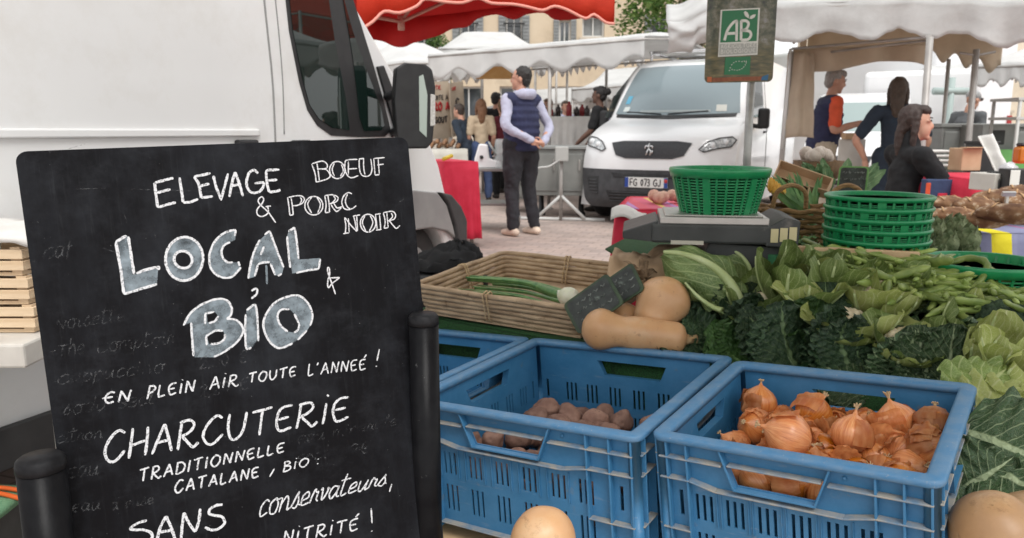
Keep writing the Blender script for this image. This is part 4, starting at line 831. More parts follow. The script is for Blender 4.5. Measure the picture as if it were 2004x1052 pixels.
# ---- price slates
slate_m = pm('slate', (.012, .015, .014), (.035, .045, .04), rough=.5, ns=30, dirt=(.16, .2, .17), dirts=22, dlo=.56, dhi=.68)
slate_edge = pm('slate_edge', (.014, .03, .013), (.04, .075, .03), rough=.5, ns=9)
chalk_s = pm('chalk_marks', (.05, .065, .055), (.26, .28, .26), rough=.9, ns=60)
def slate(c4, label, edge=None, scribble=True):
    """c4: picture corners with depth, (px,py,y): bottom left, bottom right, top right, top left"""
    P_ = [PY(*q) for q in c4]; x = (P_[1] - P_[0]); y = P_[3] - P_[0]; n = x.cross(y).normalized(); L, H_ = x.length, y.length; X = x.normalized(); Y = n.cross(X)
    M = frame(P_[0], X, Y, n); o = thing('price_slate', label, 'price sign', M=M)
    a = MB(); a.prism(rrect(0, 0, L, H_, min(L, H_) * .12, 3), [], T(0, 0, -.004), .004); a.build('frame', edge or slate_edge, o, world=False)
    b_ = MB(); b_.prism(rrect(L * .06, H_ * .06, L * .94, H_ * .94, min(L, H_) * .1, 3), [], T(0, 0, .0002), .0012); b_.build('writing_panel', slate_m, o, world=False)
    s = MB(); rr = random.Random(int(L * 1e4))
    if scribble:
        for r_ in range(3):
            x0 = (.12 + .2 * rr.random()) * L; yy = H_ * (.75 - .24 * r_)
            while x0 < L * .8:
                ww = L * (.05 + .1 * rr.random()); s.tube([(x0, yy, .002), (x0 + ww * .3, yy + H_ * .07 * rr.random(), .002), (x0 + ww * .6, yy - H_ * .05 * rr.random(), .002), (x0 + ww, yy + H_ * .03, .002)], L * .012, 4, flat=.3); x0 += ww + L * .05
        s.build('chalk_marks', chalk_s, o, world=False)
    return o
slate([(1132, 655, 2.17), (1222, 592, 2.14), (1236, 540, 2.17), (1160, 585, 2.20)], 'dark price slate leaning on the front right corner of the wicker tray')
slate([(1175, 622, 2.24), (1262, 565, 2.20), (1275, 520, 2.24), (1200, 560, 2.27)], 'second dark price slate standing right behind the first one by the tray')
# dry leaf stuff and paper bag behind the tray
paper_m = pm('brown_paper', (.40, .27, .16), (.52, .37, .24), rough=.8, ns=9, bs=26, bstr=.5, bd=.01)
m = MB()
def _bag(u, v):
    a_, b_ = PY(1185 + 225 * u, 545, 2.36), PY(1205 + 200 * u, 486 + 12 * sin(u * 7), 2.62); return a_.lerp(b_, v) + V((0, 0, .022 * sin(pi * v) + .030 * nz((u * 5, v * 4, 2)) + .014 * nz((u * 14, v * 12, 4))))
m.sheet(_bag, 26, 16); tag(m.build('paper_bag', paper_m, None, loc=PY(1300, 515, 2.5), solid=.002), 'crumpled brown paper bag lying between wicker tray and scale', 'paper bag')
m = MB(); q0 = PY(1258, 545, 2.33)
for i in range(14): rr = random.Random(i); e = V((rr.random() - .5, rr.random() - .5, rr.random() * .7 - .2)) * .14; m.tube(crom([q0 + e * .2, q0 + e * .7 + V((0, 0, .01)), q0 + e], 4), [.012 * (1 - i2 / 14) for i2 in range(9)], 5, flat=.4)
tag(m.build('celeriac', pm('dry_roots', (.13, .085, .05), (.32, .22, .13), rough=.9, ns=30, bs=60, bstr=.7), None, loc=q0), 'brown shaggy celeriac root behind the price slates', 'celeriac')
# ================================================================== GREEN BASKETS, SCALE, SIGN on the back counter
green_m = plastic('green_plastic', (.008, .22, .075)); green_m.node_tree.nodes['Principled BSDF'].inputs['Roughness'].default_value = .35
gl_m = pm('green_rim', (.010, .23, .085), (.016, .28, .10), rough=.3, ns=20)
def green_basket(M, label, r=.155, h=.165, rb=.112, group=None, rows=15, cols=30, rh=.026):
    o = thing('green_basket', label, 'basket', M=M, group=group)
    rad = lambda z: rb + (r - rb) * (z / h) ** .85
    g1 = MB()
    for k in range(rows):
        z0 = .012 + (h - .03) * k / rows; dz = (h - .03) / rows * .56; R0, R1 = rad(z0), rad(z0 + dz); n = 56
        g1.lathe([(R0, z0), (R1, z0 + dz), (R1 - .003, z0 + dz), (R0 - .003, z0), (R0, z0)], n)
    g1.build('hoops', green_m, o, world=False)
    g2 = MB()
    for c in range(cols):
        a = 2 * pi * c / cols; X = V((cos(a), sin(a), 0)); Y = V((-sin(a), cos(a), 0)); wd = .0035 if c % 5 else .012; pts = []
        for k in range(7): z = h * k / 6; pts.append((rad(z), z))
        vs = []
        for rr, z in pts: vs += [X * (rr + .002) - Y * wd + V((0, 0, z)), X * (rr + .002) + Y * wd + V((0, 0, z)), X * (rr - .003) + Y * wd + V((0, 0, z)), X * (rr - .003) - Y * wd + V((0, 0, z))]
        g2.add(vs, [(i * 4 + j, i * 4 + (j + 1) % 4, i * 4 + 4 + (j + 1) % 4, i * 4 + 4 + j) for i in range(6) for j in range(4)], sm=False)
    g2.build('uprights', green_m, o, world=False)
    b = MB(); b.lathe([(0, .0), (rb, .0), (rb + .004, .014), (rb, .016), (rb - .004, .006), (0, .006)], 40)
    b.build('base', green_m, o, world=False)
    rm = MB(); rm.lathe([(r - .004, h - rh), (r + .001, h - rh), (r + .006, h - .006), (r + .006, h), (r + .002, h + .003), (r - .004, h), (r - .004, h - rh)], 64); rm.build('rim', gl_m, o, world=False); return o
_bp = PY(1404, 428, 2.5)
_b0 = green_basket(T(_bp), 'tall green plastic basket standing on the pan of the weighing scale')
gs = 'green baskets in the nested stack'; st0 = PY(1711, 487, 2.45)
names = ['lowest green basket of the nested stack, resting behind the wooden ledge', 'second green basket from the bottom of the nested stack', 'middle green basket of the nested stack', 'fourth green basket of the nested stack, just below the top one', 'topmost green basket of the nested stack']
_s0 = green_basket(T(st0 + V((0, 0, -.012))), names[0], .157, .050, .149, gs, 4, 30, .012)
for i in range(1, 5): dup(_s0, T(st0 + V((0, 0, -.010 + .0335 * i))) @ rotz(.3 * i), names[i], gs)
_rb = green_basket(T(PY(1928, 513, 2.2) + V((0, 0, -.115))), 'green plastic basket sunk in the bean heap at the right, only its rim showing', r=.165, h=.12, rb=.13, rows=8)
m = MB(); a, b_ = PY(1560, 490, 2.34), PY(1800, 492, 2.22); mid = (a + b_) / 2; ang = math.atan2((b_ - a).y, (b_ - a).x)
m.box(mid + V((0, 0, -.006)), ((b_ - a).length, .022, .026), rotz(ang)); m.box(mid + V((0, .0, -.05)), ((b_ - a).length, .012, .03), rotz(ang)); tag(m.build('wooden_ledge', wood_m, None, bevel=.003, loc=mid), 'bare wooden ledge between the bean heap and the stacked green baskets', 'ledge')
# ---- weighing scale
dk_m = pm('scale_grey', (.026, .029, .028), (.05, .054, .053), rough=.5, ns=8, bs=200, bstr=.1, dirt=(.14, .13, .12), dirts=18, dlo=.6, dhi=.75)
steel_m = pm('steel', (.42, .41, .39), (.56, .55, .52), rough=.35, metal=.75, ns=6, stretch=(1, 12, 1))
disp_m = pm('display_window', (.50, .44, .25), (.58, .52, .30), rough=.25, ns=3)
blk_m = pm('black_rubber', (.010, .010, .011), (.02, .02, .02), rough=.55)
SC = PY(1400, 455, 2.5); sca = R(-9); o = thing('weighing_scale', 'grey market weighing scale with steel pan and yellow displays behind the greens', 'scale', (SC.x, SC.y, .69), sca)
k = FPX / 2.5; W2 = 325 / k
b_ = MB(); b_.box((-.03, 0, .115), (.36, .30, .06)); b_.build('body', dk_m, o, world=False, bevel=.008)
b_ = MB(); b_.prism([(-.30, .095), (-.19, .085), (-.19, .155), (-.30, .118)], [], T(0, .14, 0) @ Matrix.Rotation(R(90), 4, 'X'), .28); b_.build('tray_wing', dk_m, o, world=False, bevel=.005)
b_ = MB(); b_.prism([(-.04, 0), (.19, 0), (.22, .075), (-.01, .085)], [], T(-.02, .12, 0) @ Matrix.Rotation(R(90), 4, 'X'), .24); b_.build('pedestal', dk_m, o, world=False, bevel=.006)
b_ = MB(); b_.box((-.02, 0, .155), (.33, .28, .022)); b_.box((-.02, 0, .169), (.30, .25, .006)); b_.build('pan', steel_m, o, world=False, bevel=.004)
b_ = MB(); b_.prism([(.135, .08), (.232, .075), (.236, .160), (.195, .172), (.140, .14)], [], T(0, .15, 0) @ Matrix.Rotation(R(90), 4, 'X'), .30); hd = b_.build('display_head', dk_m, o, world=False, bevel=.006)
for i in range(3):
    d = MB(); d.box((.160 + .027 * i, -.1515, .115 + .003 * i), (.022, .004, .042)); d.build('display', disp_m, hd, world=False)
b_ = MB(); b_.box((-.10, -.151, .088), (.10, .004, .012)); b_.build('maker_plate', pm('plate_strip', (.5, .48, .4), rough=.5), o, world=False)
for x in (-.05, .17):
    for y in (-.1, .1): b_ = MB(); b_.lathe([(.014, -.012), (.014, .004)], 12, T(x, y, 0)); b_.build('foot', blk_m, o, world=False)
# green box and cream tray right of the scale
m = MB(); q = PY(1530, 505, 2.4); m.box(q, (.14, .10, .04), rotz(.4)); tag(m.build('green_box', pm('green_card', (.03, .17, .07), (.05, .22, .10), rough=.6), None, bevel=.003, loc=q), 'flat green box right of the scale foot', 'box')
m = MB(); q = PY(1535, 470, 2.65)
for i in range(26): rr = random.Random(i + 5); a = rr.random() * 6.3; leaf(m, basis(q + V((.04 * cos(a), .04 * sin(a), -.01)), V((0, -.3, 1)), V((cos(a), sin(a), .9 * rr.random()))), .05 + .03 * rr.random(), .016, curl=-.8, cup=.2, ruf=.006, rf=3, seed=i, nu=6, nv=7)
tag(m.build('parsley_bunch', leaf_mat('parsley', (.05, .15, .03), (.10, .25, .06), (.2, .35, .1)), None, loc=q), 'bunch of bright green leaves between scale and stacked baskets', 'parsley')
# ---- AB organic sign on its pole
sgn_y = 2.8
def sign_photo():
    m, t, b = nodes('printed_landscape'); co = texco(t); s = nd(t, 'ShaderNodeSeparateXYZ'); t.links.new(co, s.inputs[0])
    n = noise_tex(t, 26, 8, rough=.75); c = ramp(t, n, [(.34, (.018, .02, .014)), (.46, (.07, .08, .045)), (.56, (.17, .16, .11)), (.68, (.30, .30, .32))])
    lo_c = ramp(t, noise_tex(t, 20, 6, stretch=(1, 1, 5)), [(.35, (.045, .05, .018)), (.55, (.13, .11, .045)), (.7, (.24, .19, .08))])
    mr = nd(t, 'ShaderNodeMapRange'); mr.inputs[1].default_value = .10; mr.inputs[2].default_value = .15; t.links.new(s.outputs[2], mr.inputs[0])
    t.links.new(mix(t, mr.outputs[0], lo_c, c), b.inputs['Base Color']); b.inputs['Roughness'].default_value = .35; b.inputs['Coat Weight'].default_value = .3; return m
s0, s1 = PY(1378, 162, sgn_y), PY(1511, 160, sgn_y + .03); sw = (s1 - s0).length; sx = (s1 - s0).normalized(); sz = (V((0, -.05, 1)) - sx * V((0, 0, 1)).dot(sx)).normalized(); sy = sz.cross(sx)
SM = frame(s0, sx, sy, sz); o = thing('organic_sign', 'green AB organic farming sign on a thin steel pole above the scale', 'sign', M=SM)
hh = sw * 1.36; Mx = Matrix.Rotation(R(90), 4, 'X')
def plate(nm, poly, y, mat_, holes=[], par=None, th=.001):
    m = MB(); m.prism(poly, holes, T(0, -y, 0) @ Mx, th, bot=True); return m.build(nm, mat_, par or o, world=False)
bd = plate('board', rrect(0, 0, sw, hh, .018), .0, sign_photo(), th=.004)
u = sw / 133; wht = pm('sign_white', (.72, .72, .68), rough=.4); grn = pm('sign_green', (.012, .17, .065), rough=.35); gry = pm('sign_grey', (.42, .43, .41), rough=.4)
def PQ(px, py): q = SM.inverted() @ PP(px, py, s0 - sy * .005, sy); return (q.x, q.z)
plate('label_border', [PQ(1405, 111), PQ(1482, 107), PQ(1487, 15), PQ(1410, 19)], .0045, wht)
plate('green_field', [PQ(1409, 83), PQ(1480, 80), PQ(1483, 18), PQ(1413, 21)], .006, grn)
plate('grey_band', [PQ(1407, 108), PQ(1480, 104), PQ(1480, 84), PQ(1408, 86)], .006, gry)
plate('leaf_badge', [PQ(1417, 146), PQ(1467, 146), PQ(1469, 110), PQ(1419, 112)], .0045, grn)
def strokes_on(nm, lists, wpx, mat_, y=.0075, z=(1290, 0, 5.26)):
    m = MB()
    for l in lists:
        c = crom([V(PQ(z[0] + x / z[2], z[1] + yy / z[2]) + (0,)) for x, yy in l], 5); hw = wpx * u / 2; vs = []; n = len(c)
        for i, q in enumerate(c):
            t = (c[min(i + 1, n - 1)] - c[max(0, i - 1)]).normalized(); nr = V((-t.y, t.x, 0)); vs += [q + nr * hw, q - nr * hw]
        m.add([V((p.x, -y, p.y)) for p in vs], [(2 * i, 2 * i + 1, 2 * i + 3, 2 * i + 2) for i in range(n - 1)], sm=False)
    return m.build(nm, mat_, o, world=False)
strokes_on('lettering_AB'.lower(), [[(668, 415), (700, 310), (760, 230), (800, 215)], [(795, 212), (792, 420)], [(690, 345), (792, 340)]], 5.0, wht)
strokes_on('lettering_ab', [[(840, 210), (838, 415)], [(838, 215), (890, 215), (915, 245), (890, 300), (838, 312)], [(838, 312), (920, 320), (940, 360), (910, 405), (838, 412)]], 5.0, wht, .0078)
def lf(pts, y=.0076): return plate('leaf_emblem', [PQ(1290 + a / 5.26, b_ / 5.26) for a, b_ in pts], y, wht)
lf([(915, 190), (880, 165), (865, 130), (880, 112), (905, 130), (920, 160)]); lf([(920, 192), (935, 165), (960, 150), (990, 148), (975, 180), (945, 195)])
star = MB()
ring = crom([V((722, 725, 0)), V((745, 665, 0)), V((790, 632, 0)), V((850, 632, 0)), V((893, 630, 0)), V((885, 668, 0)), V((850, 705, 0)), V((800, 722, 0)), V((750, 715, 0))], 2)
for p in ring:
    q = PQ(1290 + p.x / 5.26, p.y / 5.26); r = 1.5 * u; star.add([V((q[0] + (r if j % 2 == 0 else r * .45) * cos(j * pi / 5 + .3), -.0062, q[1] + (r if j % 2 == 0 else r * .45) * sin(j * pi / 5 + .3))) for j in range(10)], [tuple(range(10))], sm=False)
star.build('star_leaf_emblem', wht, o, world=False)
# small capitals AGRICULTURE / BIOLOGIQUE on the grey band
def tiny(txt, x0, y0, x1, y1, h, wpx, mat_):
    adv = [G[c][0] + .3 for c in txt]; tot = sum(adv) - .3; x = 0; ls = []
    for c, a_ in zip(txt, adv):
        for l in G[c][1]: ls.append([(x0 + (x1 - x0) * (x + gx) / tot, y0 + (y1 - y0) * (x + gx) / tot - gy * h) for gx, gy in l])
        x += a_
    strokes_on('lettering', ls, wpx, mat_, .0078, (0, 0, 1))
G['G'] = (.74, [[(.68, .86), (.4, 1), (.08, .7), (.05, .25), (.35, 0), (.66, .15), (.7, .45)], [(.72, .45), (.4, .45)]]); G['Q'] = (.76, G['O'][1] + [[(.45, .25), (.75, -.1)]]); G['U'] = (.66, [[(.02, 1), (.02, .4), (.2, .02), (.46, .02), (.62, .4), (.62, 1)]])
tiny('AGRICULTURE', 1410, 94.5, 1478, 91.5, 7, 1.1, wht); tiny('BIOLOGIQUE', 1410, 104.5, 1477, 101.5, 7, 1.1, wht)
plate('bottom_strip', [PQ(1394, 160), PQ(1500, 157), PQ(1500, 149), PQ(1394, 152)], .0046, pm('red_strip', (.22, .06, .025), (.30, .10, .04), rough=.5, ns=90))
plate('orange_patch', [PQ(1384, 160), PQ(1393, 160), PQ(1393, 150), PQ(1384, 150)], .0046, pm('orange_patch', (.5, .13, .04), rough=.5)); plate('blue_patch', [PQ(1489, 157), PQ(1502, 157), PQ(1504, 145), PQ(1491, 150)], .0047, pm('blue_patch', (.03, .14, .28), rough=.5))
pl = MB(); t0 = PY(1471, 150, sgn_y + .035); pl.tube([V((t0.x, t0.y, .68)), V((t0.x, t0.y, t0.z + .1))], .0145, 14); pl.build('pole', pm('galvanised', (.33, .33, .32), (.46, .46, .44), rough=.45, metal=.6, ns=14), o)
# ---- brown woven basket with leeks, cardboard trays, sacks
m = MB(); q = PY(1575, 476, 2.85); wv_m = pm('brown_weave', (.22, .12, .045), (.40, .24, .10), rough=.7, ns=24, stretch=(1, 1, 6), bs=70, bstr=.9, bd=.008)
o = thing('wicker_basket', 'brown woven basket with loop handles holding a bundle of leeks', 'basket', q)
for k in range(8):
    z = .005 + k * .018; r = .135 + .004 * k; pts = [V((r * 1.15 * cos(a), r * .8 * sin(a), z + .004 * sin(a * 12 + pi * (k % 2)))) for a in [2 * pi * i / 60 for i in range(60)]]; m.tube(pts, .0098, 6, closed=True)
m.lathe([(0, 0), (.13, 0)], 20); m.build('woven_wall', wv_m, o, world=False)
for s in (-1, 1):
    h_ = MB(); h_.tube(crom([V((s * .10 - .06, -.09, .14)), V((s * .10 - .05, -.10, .20)), V((s * .10, -.10, .225)), V((s * .10 + .05, -.10, .20)), V((s * .10 + .06, -.09, .14))], 5), .0085, 7); h_.build('handle', wv_m, o, world=False)
def leek(b0, b1, r, label, sd):
    b0, b1 = V(b0), V(b1); o = thing('leek', label, 'leek', b0, group='leeks in the woven basket'); s = MB(); s.tube([b0, b0.lerp(b1, .35)], [r * .8, r], 8); s.build('stalk', white_m if sd % 3 == 0 else leek_m, o); g_ = MB(); rr = random.Random(sd)
    for k in range(5):
        d = (b1 - b0); e = V((rr.random() - .5, rr.random() - .5, rr.random() - .5)) * .12; M = basis(b0.lerp(b1, .3), V((e.x * 9, -.6, .6)), d + e); leaf(g_, M, d.length * (.6 + .3 * rr.random()), r * .9, curl=(rr.random() - .5) * .9, cup=.7, ruf=.001, rf=2, seed=k, nu=4, nv=10, base=.8)
    g_.build('leaves', leek_m, o)
for i in range(9): leek(PY(1610 - 4 * i, 458 + 3 * (i % 3), 2.80 + .02 * i), PY(1505 + 11 * i, 352 + 5 * (i % 4), 2.95 + .02 * i), .012, 'long green leek leaning out of the woven basket', i + 2)
m = MB(); 
for i in range(6): p0 = PY(1508 + 5 * i, 362 + 4 * i, 2.9); m.ico(p0, (.011, .011, .03), 2, lambda p: 1 + .3 * nz(p, 3))
tag(m.build('squash_flowers', pm('flower_orange', (.62, .30, .03), (.70, .42, .08), rough=.6, ns=30), None, loc=PY(1515, 375, 2.9)), 'orange yellow flowers behind the green leek tips', 'flowers')
card_m = pm('cardboard', (.44, .29, .17), (.54, .38, .24), rough=.8, ns=6, bs=90, bstr=.1)
def cardtray(c4, dp, label):
    """open cardboard tray: four rim corners in the picture"""
    P_ = [PY(*q) for q in c4]; n = (P_[1] - P_[0]).cross(P_[3] - P_[0]).normalized(); 
    if n.y < 0: n = -n
    b = MB(); B_ = [p + n * dp for p in P_]
    b.add(P_ + B_, [(4, 5, 6, 7)] + [(i, (i + 1) % 4, 4 + (i + 1) % 4, 4 + i) for i in range(4)], sm=False); o = b.build('cardboard_tray', card_m, None, solid=.006, loc=P_[0]); return tag(o, label, 'cardboard tray')
cardtray([(1514, 345, 3.15), (1618, 372, 3.05), (1630, 349, 3.10), (1528, 313, 3.2)], .05, 'open brown cardboard tray propped up on its side behind the leeks')
cardtray([(1535, 395, 3.0), (1575, 410, 2.95), (1583, 366, 3.0), (1528, 345, 3.05)], .04, 'smaller cardboard tray leaning in front of the bigger tray')
m = MB(); q = PY(1500, 425, 3.0)
for i, (dx, dz, r) in enumerate(((0, 0, .07), (.09, -.02, .06), (-.06, .03, .05))): m.ico(q + V((dx, 0, dz)), (r * 1.2, r, r * .8), 3, lambda p, i=i: 1 + .25 * nz(p, 1.8, i))
tag(m.build('root_vegetables', pm('earthy_roots', (.14, .10, .075), (.27, .21, .16), rough=.95, ns=30, bs=40, bstr=.8, bd=.01), None, loc=q), 'earthy brown beetroots heaped behind the scale display', 'roots')
slate([(1636, 378, 2.95), (1695, 380, 2.9), (1704, 345, 2.95), (1652, 325, 3.0)], 'green edged chalk price slate standing above the stacked green baskets', pm('green_edge', (.07, .2, .05), (.16, .32, .10), rough=.5, ns=8))
m = MB(); q = PY(1640, 360, 3.3)
for i in range(14): rr = random.Random(i + 30); a = rr.random() * 6.3; leaf(m, basis(q + V((.08 * cos(a), 0, -.03)), V((0, -1, .3)), V((.6 * cos(a), .2 * sin(a), .4 + .6 * rr.random()))), .15, .03, curl=.5 * rr.random(), cup=.3, ruf=.008, rf=3, seed=i, nu=8, nv=10)
tag(m.build('chard_bunch', leaf_mat('chard', (.05, .14, .06), (.12, .22, .10), (.3, .4, .2)), None, loc=q), 'bunch of grey green leaves behind the price slate', 'chard')
o = thing('round_basket', 'small dark round wicker basket holding pale garlic behind the cardboard trays', 'basket', PY(1600, 340, 3.5)); m = MB(); m.lathe([(0, -.02), (.085, -.02), (.11, .06), (.10, .06), (.08, -.01), (0, -.01)], 24); m.build('woven_wall', pm('dark_weave', (.10, .06, .03), (.2, .12, .06), rough=.8, ns=60, bs=90, bstr=.8), o, world=False)
m = MB()
for i in range(9): rr = random.Random(i); m.ico((.06 * (rr.random() * 2 - 1), .05 * (rr.random() * 2 - 1), .07 + .03 * rr.random()), .032, 2)
tag(m.build('garlic', pm('garlic_skin', (.36, .30, .25), (.5, .44, .38), rough=.7, ns=30), None, loc=(0, 0, 0)), 'pale garlic bulbs heaped in the small dark basket', 'garlic').matrix_world = T(PY(1600, 340, 3.5))
# ---- artichokes and squashes behind the right basket
art_m = pm('artichoke', (.10, .14, .06), (.24, .28, .15), rough=.8, ns=30, bs=60, bstr=.9, bd=.006)
for i, (px, py, y, r, lb) in enumerate(((1850, 478, 2.7, .045, 'round grey green artichoke left of the striped cloth'), (1890, 470, 2.75, .05, 'plump artichoke against the striped cloth'), (1825, 455, 2.9, .05, 'loose artichoke leaves beside the stacked baskets'), (1870, 445, 2.95, .045, 'artichoke topmost in its heap below the bread'), (1835, 500, 2.6, .035, 'small pale artichoke behind the rim of the right green basket'), (1900, 495, 2.6, .03, 'small artichoke at the foot of the striped cloth'))):
    p = PY(px, py, y); m = MB(); m.ico(p, (r, r, r * .95), 2)
    for k in range(34):
        a = k * 2.4; z = 1 - 2 * (k + .5) / 34; q = math.sqrt(1 - z * z); d = V((q * cos(a), q * sin(a), z)); leaf(m, basis(p + d * r * .75, d, V((d.x * .3, d.y * .3, 1))), r * .65, r * .26, curl=-.3, cup=.3, ruf=.002, seed=k, nu=4, nv=5, base=.5)
    tag(m.build('artichoke', art_m, None, loc=p), lb, 'artichoke')
# ================================================================== WHITE VAN on the left, seen along its right side
VS0 = V((-1.35, 2.0, 0)); VD = V((.41, .912, 0)).normalized(); VN = V((VD.y, -VD.x, 0)); UP = V((0, 0, 1))     # VN points out of the side, to the right
VM = frame(VS0, VD, UP, VN)                # local x along the van, y up, z outward
VI = VM.inverted()
def VP(px, py, off=0): q = VI @ PP(px, py, VS0 + VN * off, VN); return (q.x, q.y)
vw_m = pm('van_white', (.71, .71, .705), (.765, .765, .76), rough=.32, ns=1.2, coat=.3, dirt=(.60, .58, .54), dirts=2.5, dlo=.5, dhi=.9)
seam_m = pm('seam', (.26, .26, .255), rough=.8); blackp_m = pm('black_trim', (.012, .012, .013), (.02, .02, .021), rough=.5, bs=300, bstr=.1)
greyp_m = pm('grey_plastic', (.24, .235, .23), (.30, .295, .285), rough=.55, ns=6); dgrey_m = pm('dark_grey_plastic', (.035, .035, .036), (.055, .055, .055), rough=.6, ns=8)
van = thing('delivery_van', 'large white panel van at the left, seen along its side, with a big black mirror', 'van', VS0)
front = [VP(*q) for q in ((842, 275), (861, 323), (873, 375), (892, 400), (903, 430), (903, 468))]
apil = [VP(692, 0), VP(735, 75), VP(777, 150), VP(800, 200)]
arch = [VP(887, 470), VP(880, 458), VP(862, 449), VP(838, 447), VP(815, 455)]
ax, az = arch[-1][0] - .18, arch[-1][1] - .22
r_ = .36; cxw = arch[2][0] - .27; czw = .33
s_end = arch[0][0]
outl = [(-3.0, .22), (cxw - r_ - .02, .22)] + [(cxw + r_ * cos(R(a)) * 1.0, czw + r_ * 1.0 * sin(R(a))) for a in range(180, -1, -12)] + [(cxw + r_ + .02, .22), (front[-1][0] - .02, .22)] + [front[-1]] + front[::-1][1:] + apil[::-1] + [(apil[0][0] - .42, 2.05), (apil[0][0] - .75, 2.2), (-3.0, 2.25)]
b = MB(); b.prism(outl, [], VM @ T(0, 0, -1.75), 1.75); b.build('body', vw_m, van, bevel=.03, seg=3)
# side window: black surround, two panes, divider
w1 = [VP(*q) for q in ((552, -60), (565, 60), (585, 160), (601, 215), (620, 245), (648, 265), (700, 268), (752, 267), (764, 255), (752, 205), (728, 120), (697, 20), (672, -60))]
m = MB(); m.prism(w1, [], VM, .004); fr = m.build('window_surround', blackp_m, van, bevel=.0015)
g_m = glass('van_glass', (.008, .018, .015), .93, .012, .9); g_m.node_tree.nodes['Principled BSDF'].inputs['Coat Weight'].default_value = 0
m = MB(); m.prism([VP(*q, .005) for q in ((560, -60), (573, 60), (592, 155), (606, 205), (624, 232), (650, 250), (684, 254), (676, 190), (655, 80), (634, -60))], [], VM @ T(0, 0, .0045), .002); m.build('door_pane', g_m, van)
m = MB(); m.prism([VP(*q, .005) for q in ((668, -20), (690, 60), (722, 150), (745, 210), (752, 245), (745, 255), (712, 256), (704, 230), (690, 110))], [], VM @ T(0, 0, .0045), .002); m.build('quarter_pane', g_m, van)
def vstrip(nm, pts, wd, th, mat_, off=0, world=True):
    mb = MB(); c = crom([V(VP(*q) + (off,)) for q in pts], 6); mb.tube([VM @ p for p in c], wd, 6); return mb.build(nm, mat_, van)
vstrip('door_seam', [(508, -80), (523, 60), (533, 160), (538, 262), (540, 330)], .0045, 0, seam_m); vstrip('door_seam', [(530, -80), (545, 60), (553, 160), (556, 262)], .003, 0, seam_m)
# raised rail of the load panel
r0, r1 = VI @ PP(-40, 262, VS0, VN), VI @ PP(505, 260, VS0, VN); m = MB(); m.prism([(r0.x - 1.5, r0.y - .012), (r1.x, r1.y - .012), (r1.x, r1.y + .014), (r0.x - 1.5, r0.y + .014)], [], VM, .012); m.build('side_rail', vw_m, van, bevel=.005)
for px in (478, 585): q = VP(px, 281); m = MB(); m.box(VM @ V((q[0], q[1], .012)), (.10, .03, .03), VM); m.build('door_handle', blackp_m, van, bevel=.008)
# lower cladding and sill
m = MB(); q0, q1 = VP(0, 845), VP(90, 812); m.prism([(-3.0, .22), (cxw - r_ - .01, .22), (cxw - r_ - .01, .34), (-3.0, .34)], [], VM, .018); m.build('sill', dgrey_m, van, bevel=.006)
m = MB(); m.prism([VP(*q) for q in ((760, 372), (806, 372), (850, 376), (868, 400), (880, 440), (886, 465), (870, 452), (840, 445), (806, 450), (760, 470))], [], VM, .022); m.build('wheel_arch_cover', greyp_m, van, bevel=.008)
m = MB(); m.prism([VP(*q) for q in ((852, 375), (874, 380), (893, 402), (905, 430), (905, 475), (888, 475), (882, 440), (868, 398))], [], VM @ T(0, 0, -.3), .335); m.build('bumper_corner', dgrey_m, van, bevel=.012)
wl = MB(); wl.lathe([(.20, -.09), (.31, -.09), (.335, -.05), (.335, .05), (.31, .09), (.20, .09)], 36, VM @ T(cxw, czw + .005, -.13)); wh = wl.build('wheel', blk_m, van)
wl = MB(); wl.lathe([(0, .04), (.06, .05), (.15, .02), (.20, .06), (.205, .085), (.19, .085)], 30, VM @ T(cxw, czw + .005, -.12)); wl.build('rim', greyp_m, wh)
m = MB(); m.lathe([(0, 0), (.355, 0)], 36, VM @ T(cxw, czw, -.28)); m.build('wheel_well', blk_m, van)
# mirror
mc = PY(811, 208, 3.58); mo = thing
mm = MB(); out = [(-.10, -.20), (-.085, -.215), (.055, -.215), (.085, -.18), (.10, -.05), (.105, .10), (.09, .185), (.055, .21), (-.055, .215), (-.10, .19), (-.115, .02)]
kx = frame(mc, V((.96, .28, 0)).normalized(), UP, V((.28, -.96, 0)).normalized())
mm.prism([(x * .86, y * .88) for x, y in out], [], kx @ T(0, 0, -.05), .10); mir = mm.build('mirror', blackp_m, van, bevel=.025, seg=4)
mm = MB(); mm.prism([(.012, -.11), (.045, -.14), (.052, .05), (.035, .14), (.015, .13)], [], kx @ T(0, 0, .05), .003); mm.build('mirror_glass', glass('mirror_glass', (.32, .38, .33), 1, .05, 1), mir, bevel=.004)
mm = MB(); mm.prism([(.062, -.09), (.085, -.085), (.088, .05), (.066, .055)], [], kx @ T(0, 0, .048), .006); mm.build('indicator', pm('indicator_lens', (.42, .40, .37), (.6, .58, .55), rough=.2, ns=120, stretch=(.3, 4, 1)), mir, bevel=.004)
mm = MB(); a, b_ = mc - V((.02, -.03, .10)), VM @ V(VP(768, 258) + (.01,)); mm.tube(crom([mc + V((-.04, .03, -.12)), (mc + b_) / 2 + V((0, 0, -.05)), b_], 5), .03, 8, flat=.7); mm.build('mirror_arm', blackp_m, mir); mm = MB(); mm.tube(crom([mc + V((-.04, .03, .08)), VM @ V(VP(752, 190) + (.01,))], 4), .02, 8); mm.build('mirror_arm', blackp_m, mir)
m = MB(); m.prism([VP(*q) for q in ((735, 130), (748, 128), (800, 262), (764, 268), (770, 250))], [], VM, .012); m.build('mirror_base', blackp_m, van, bevel=.004)
# seat and wheel behind the glass
m = MB(); q = VP(650, 215); m.tube([VM @ V((q[0] + .02 * cos(R(a)), q[1] + .02 + .11 * sin(R(a)), -.6 + .16 * cos(R(a)))) for a in range(0, 360, 20)], .012, 6, closed=True); m.build('steering_wheel', blackp_m, van)

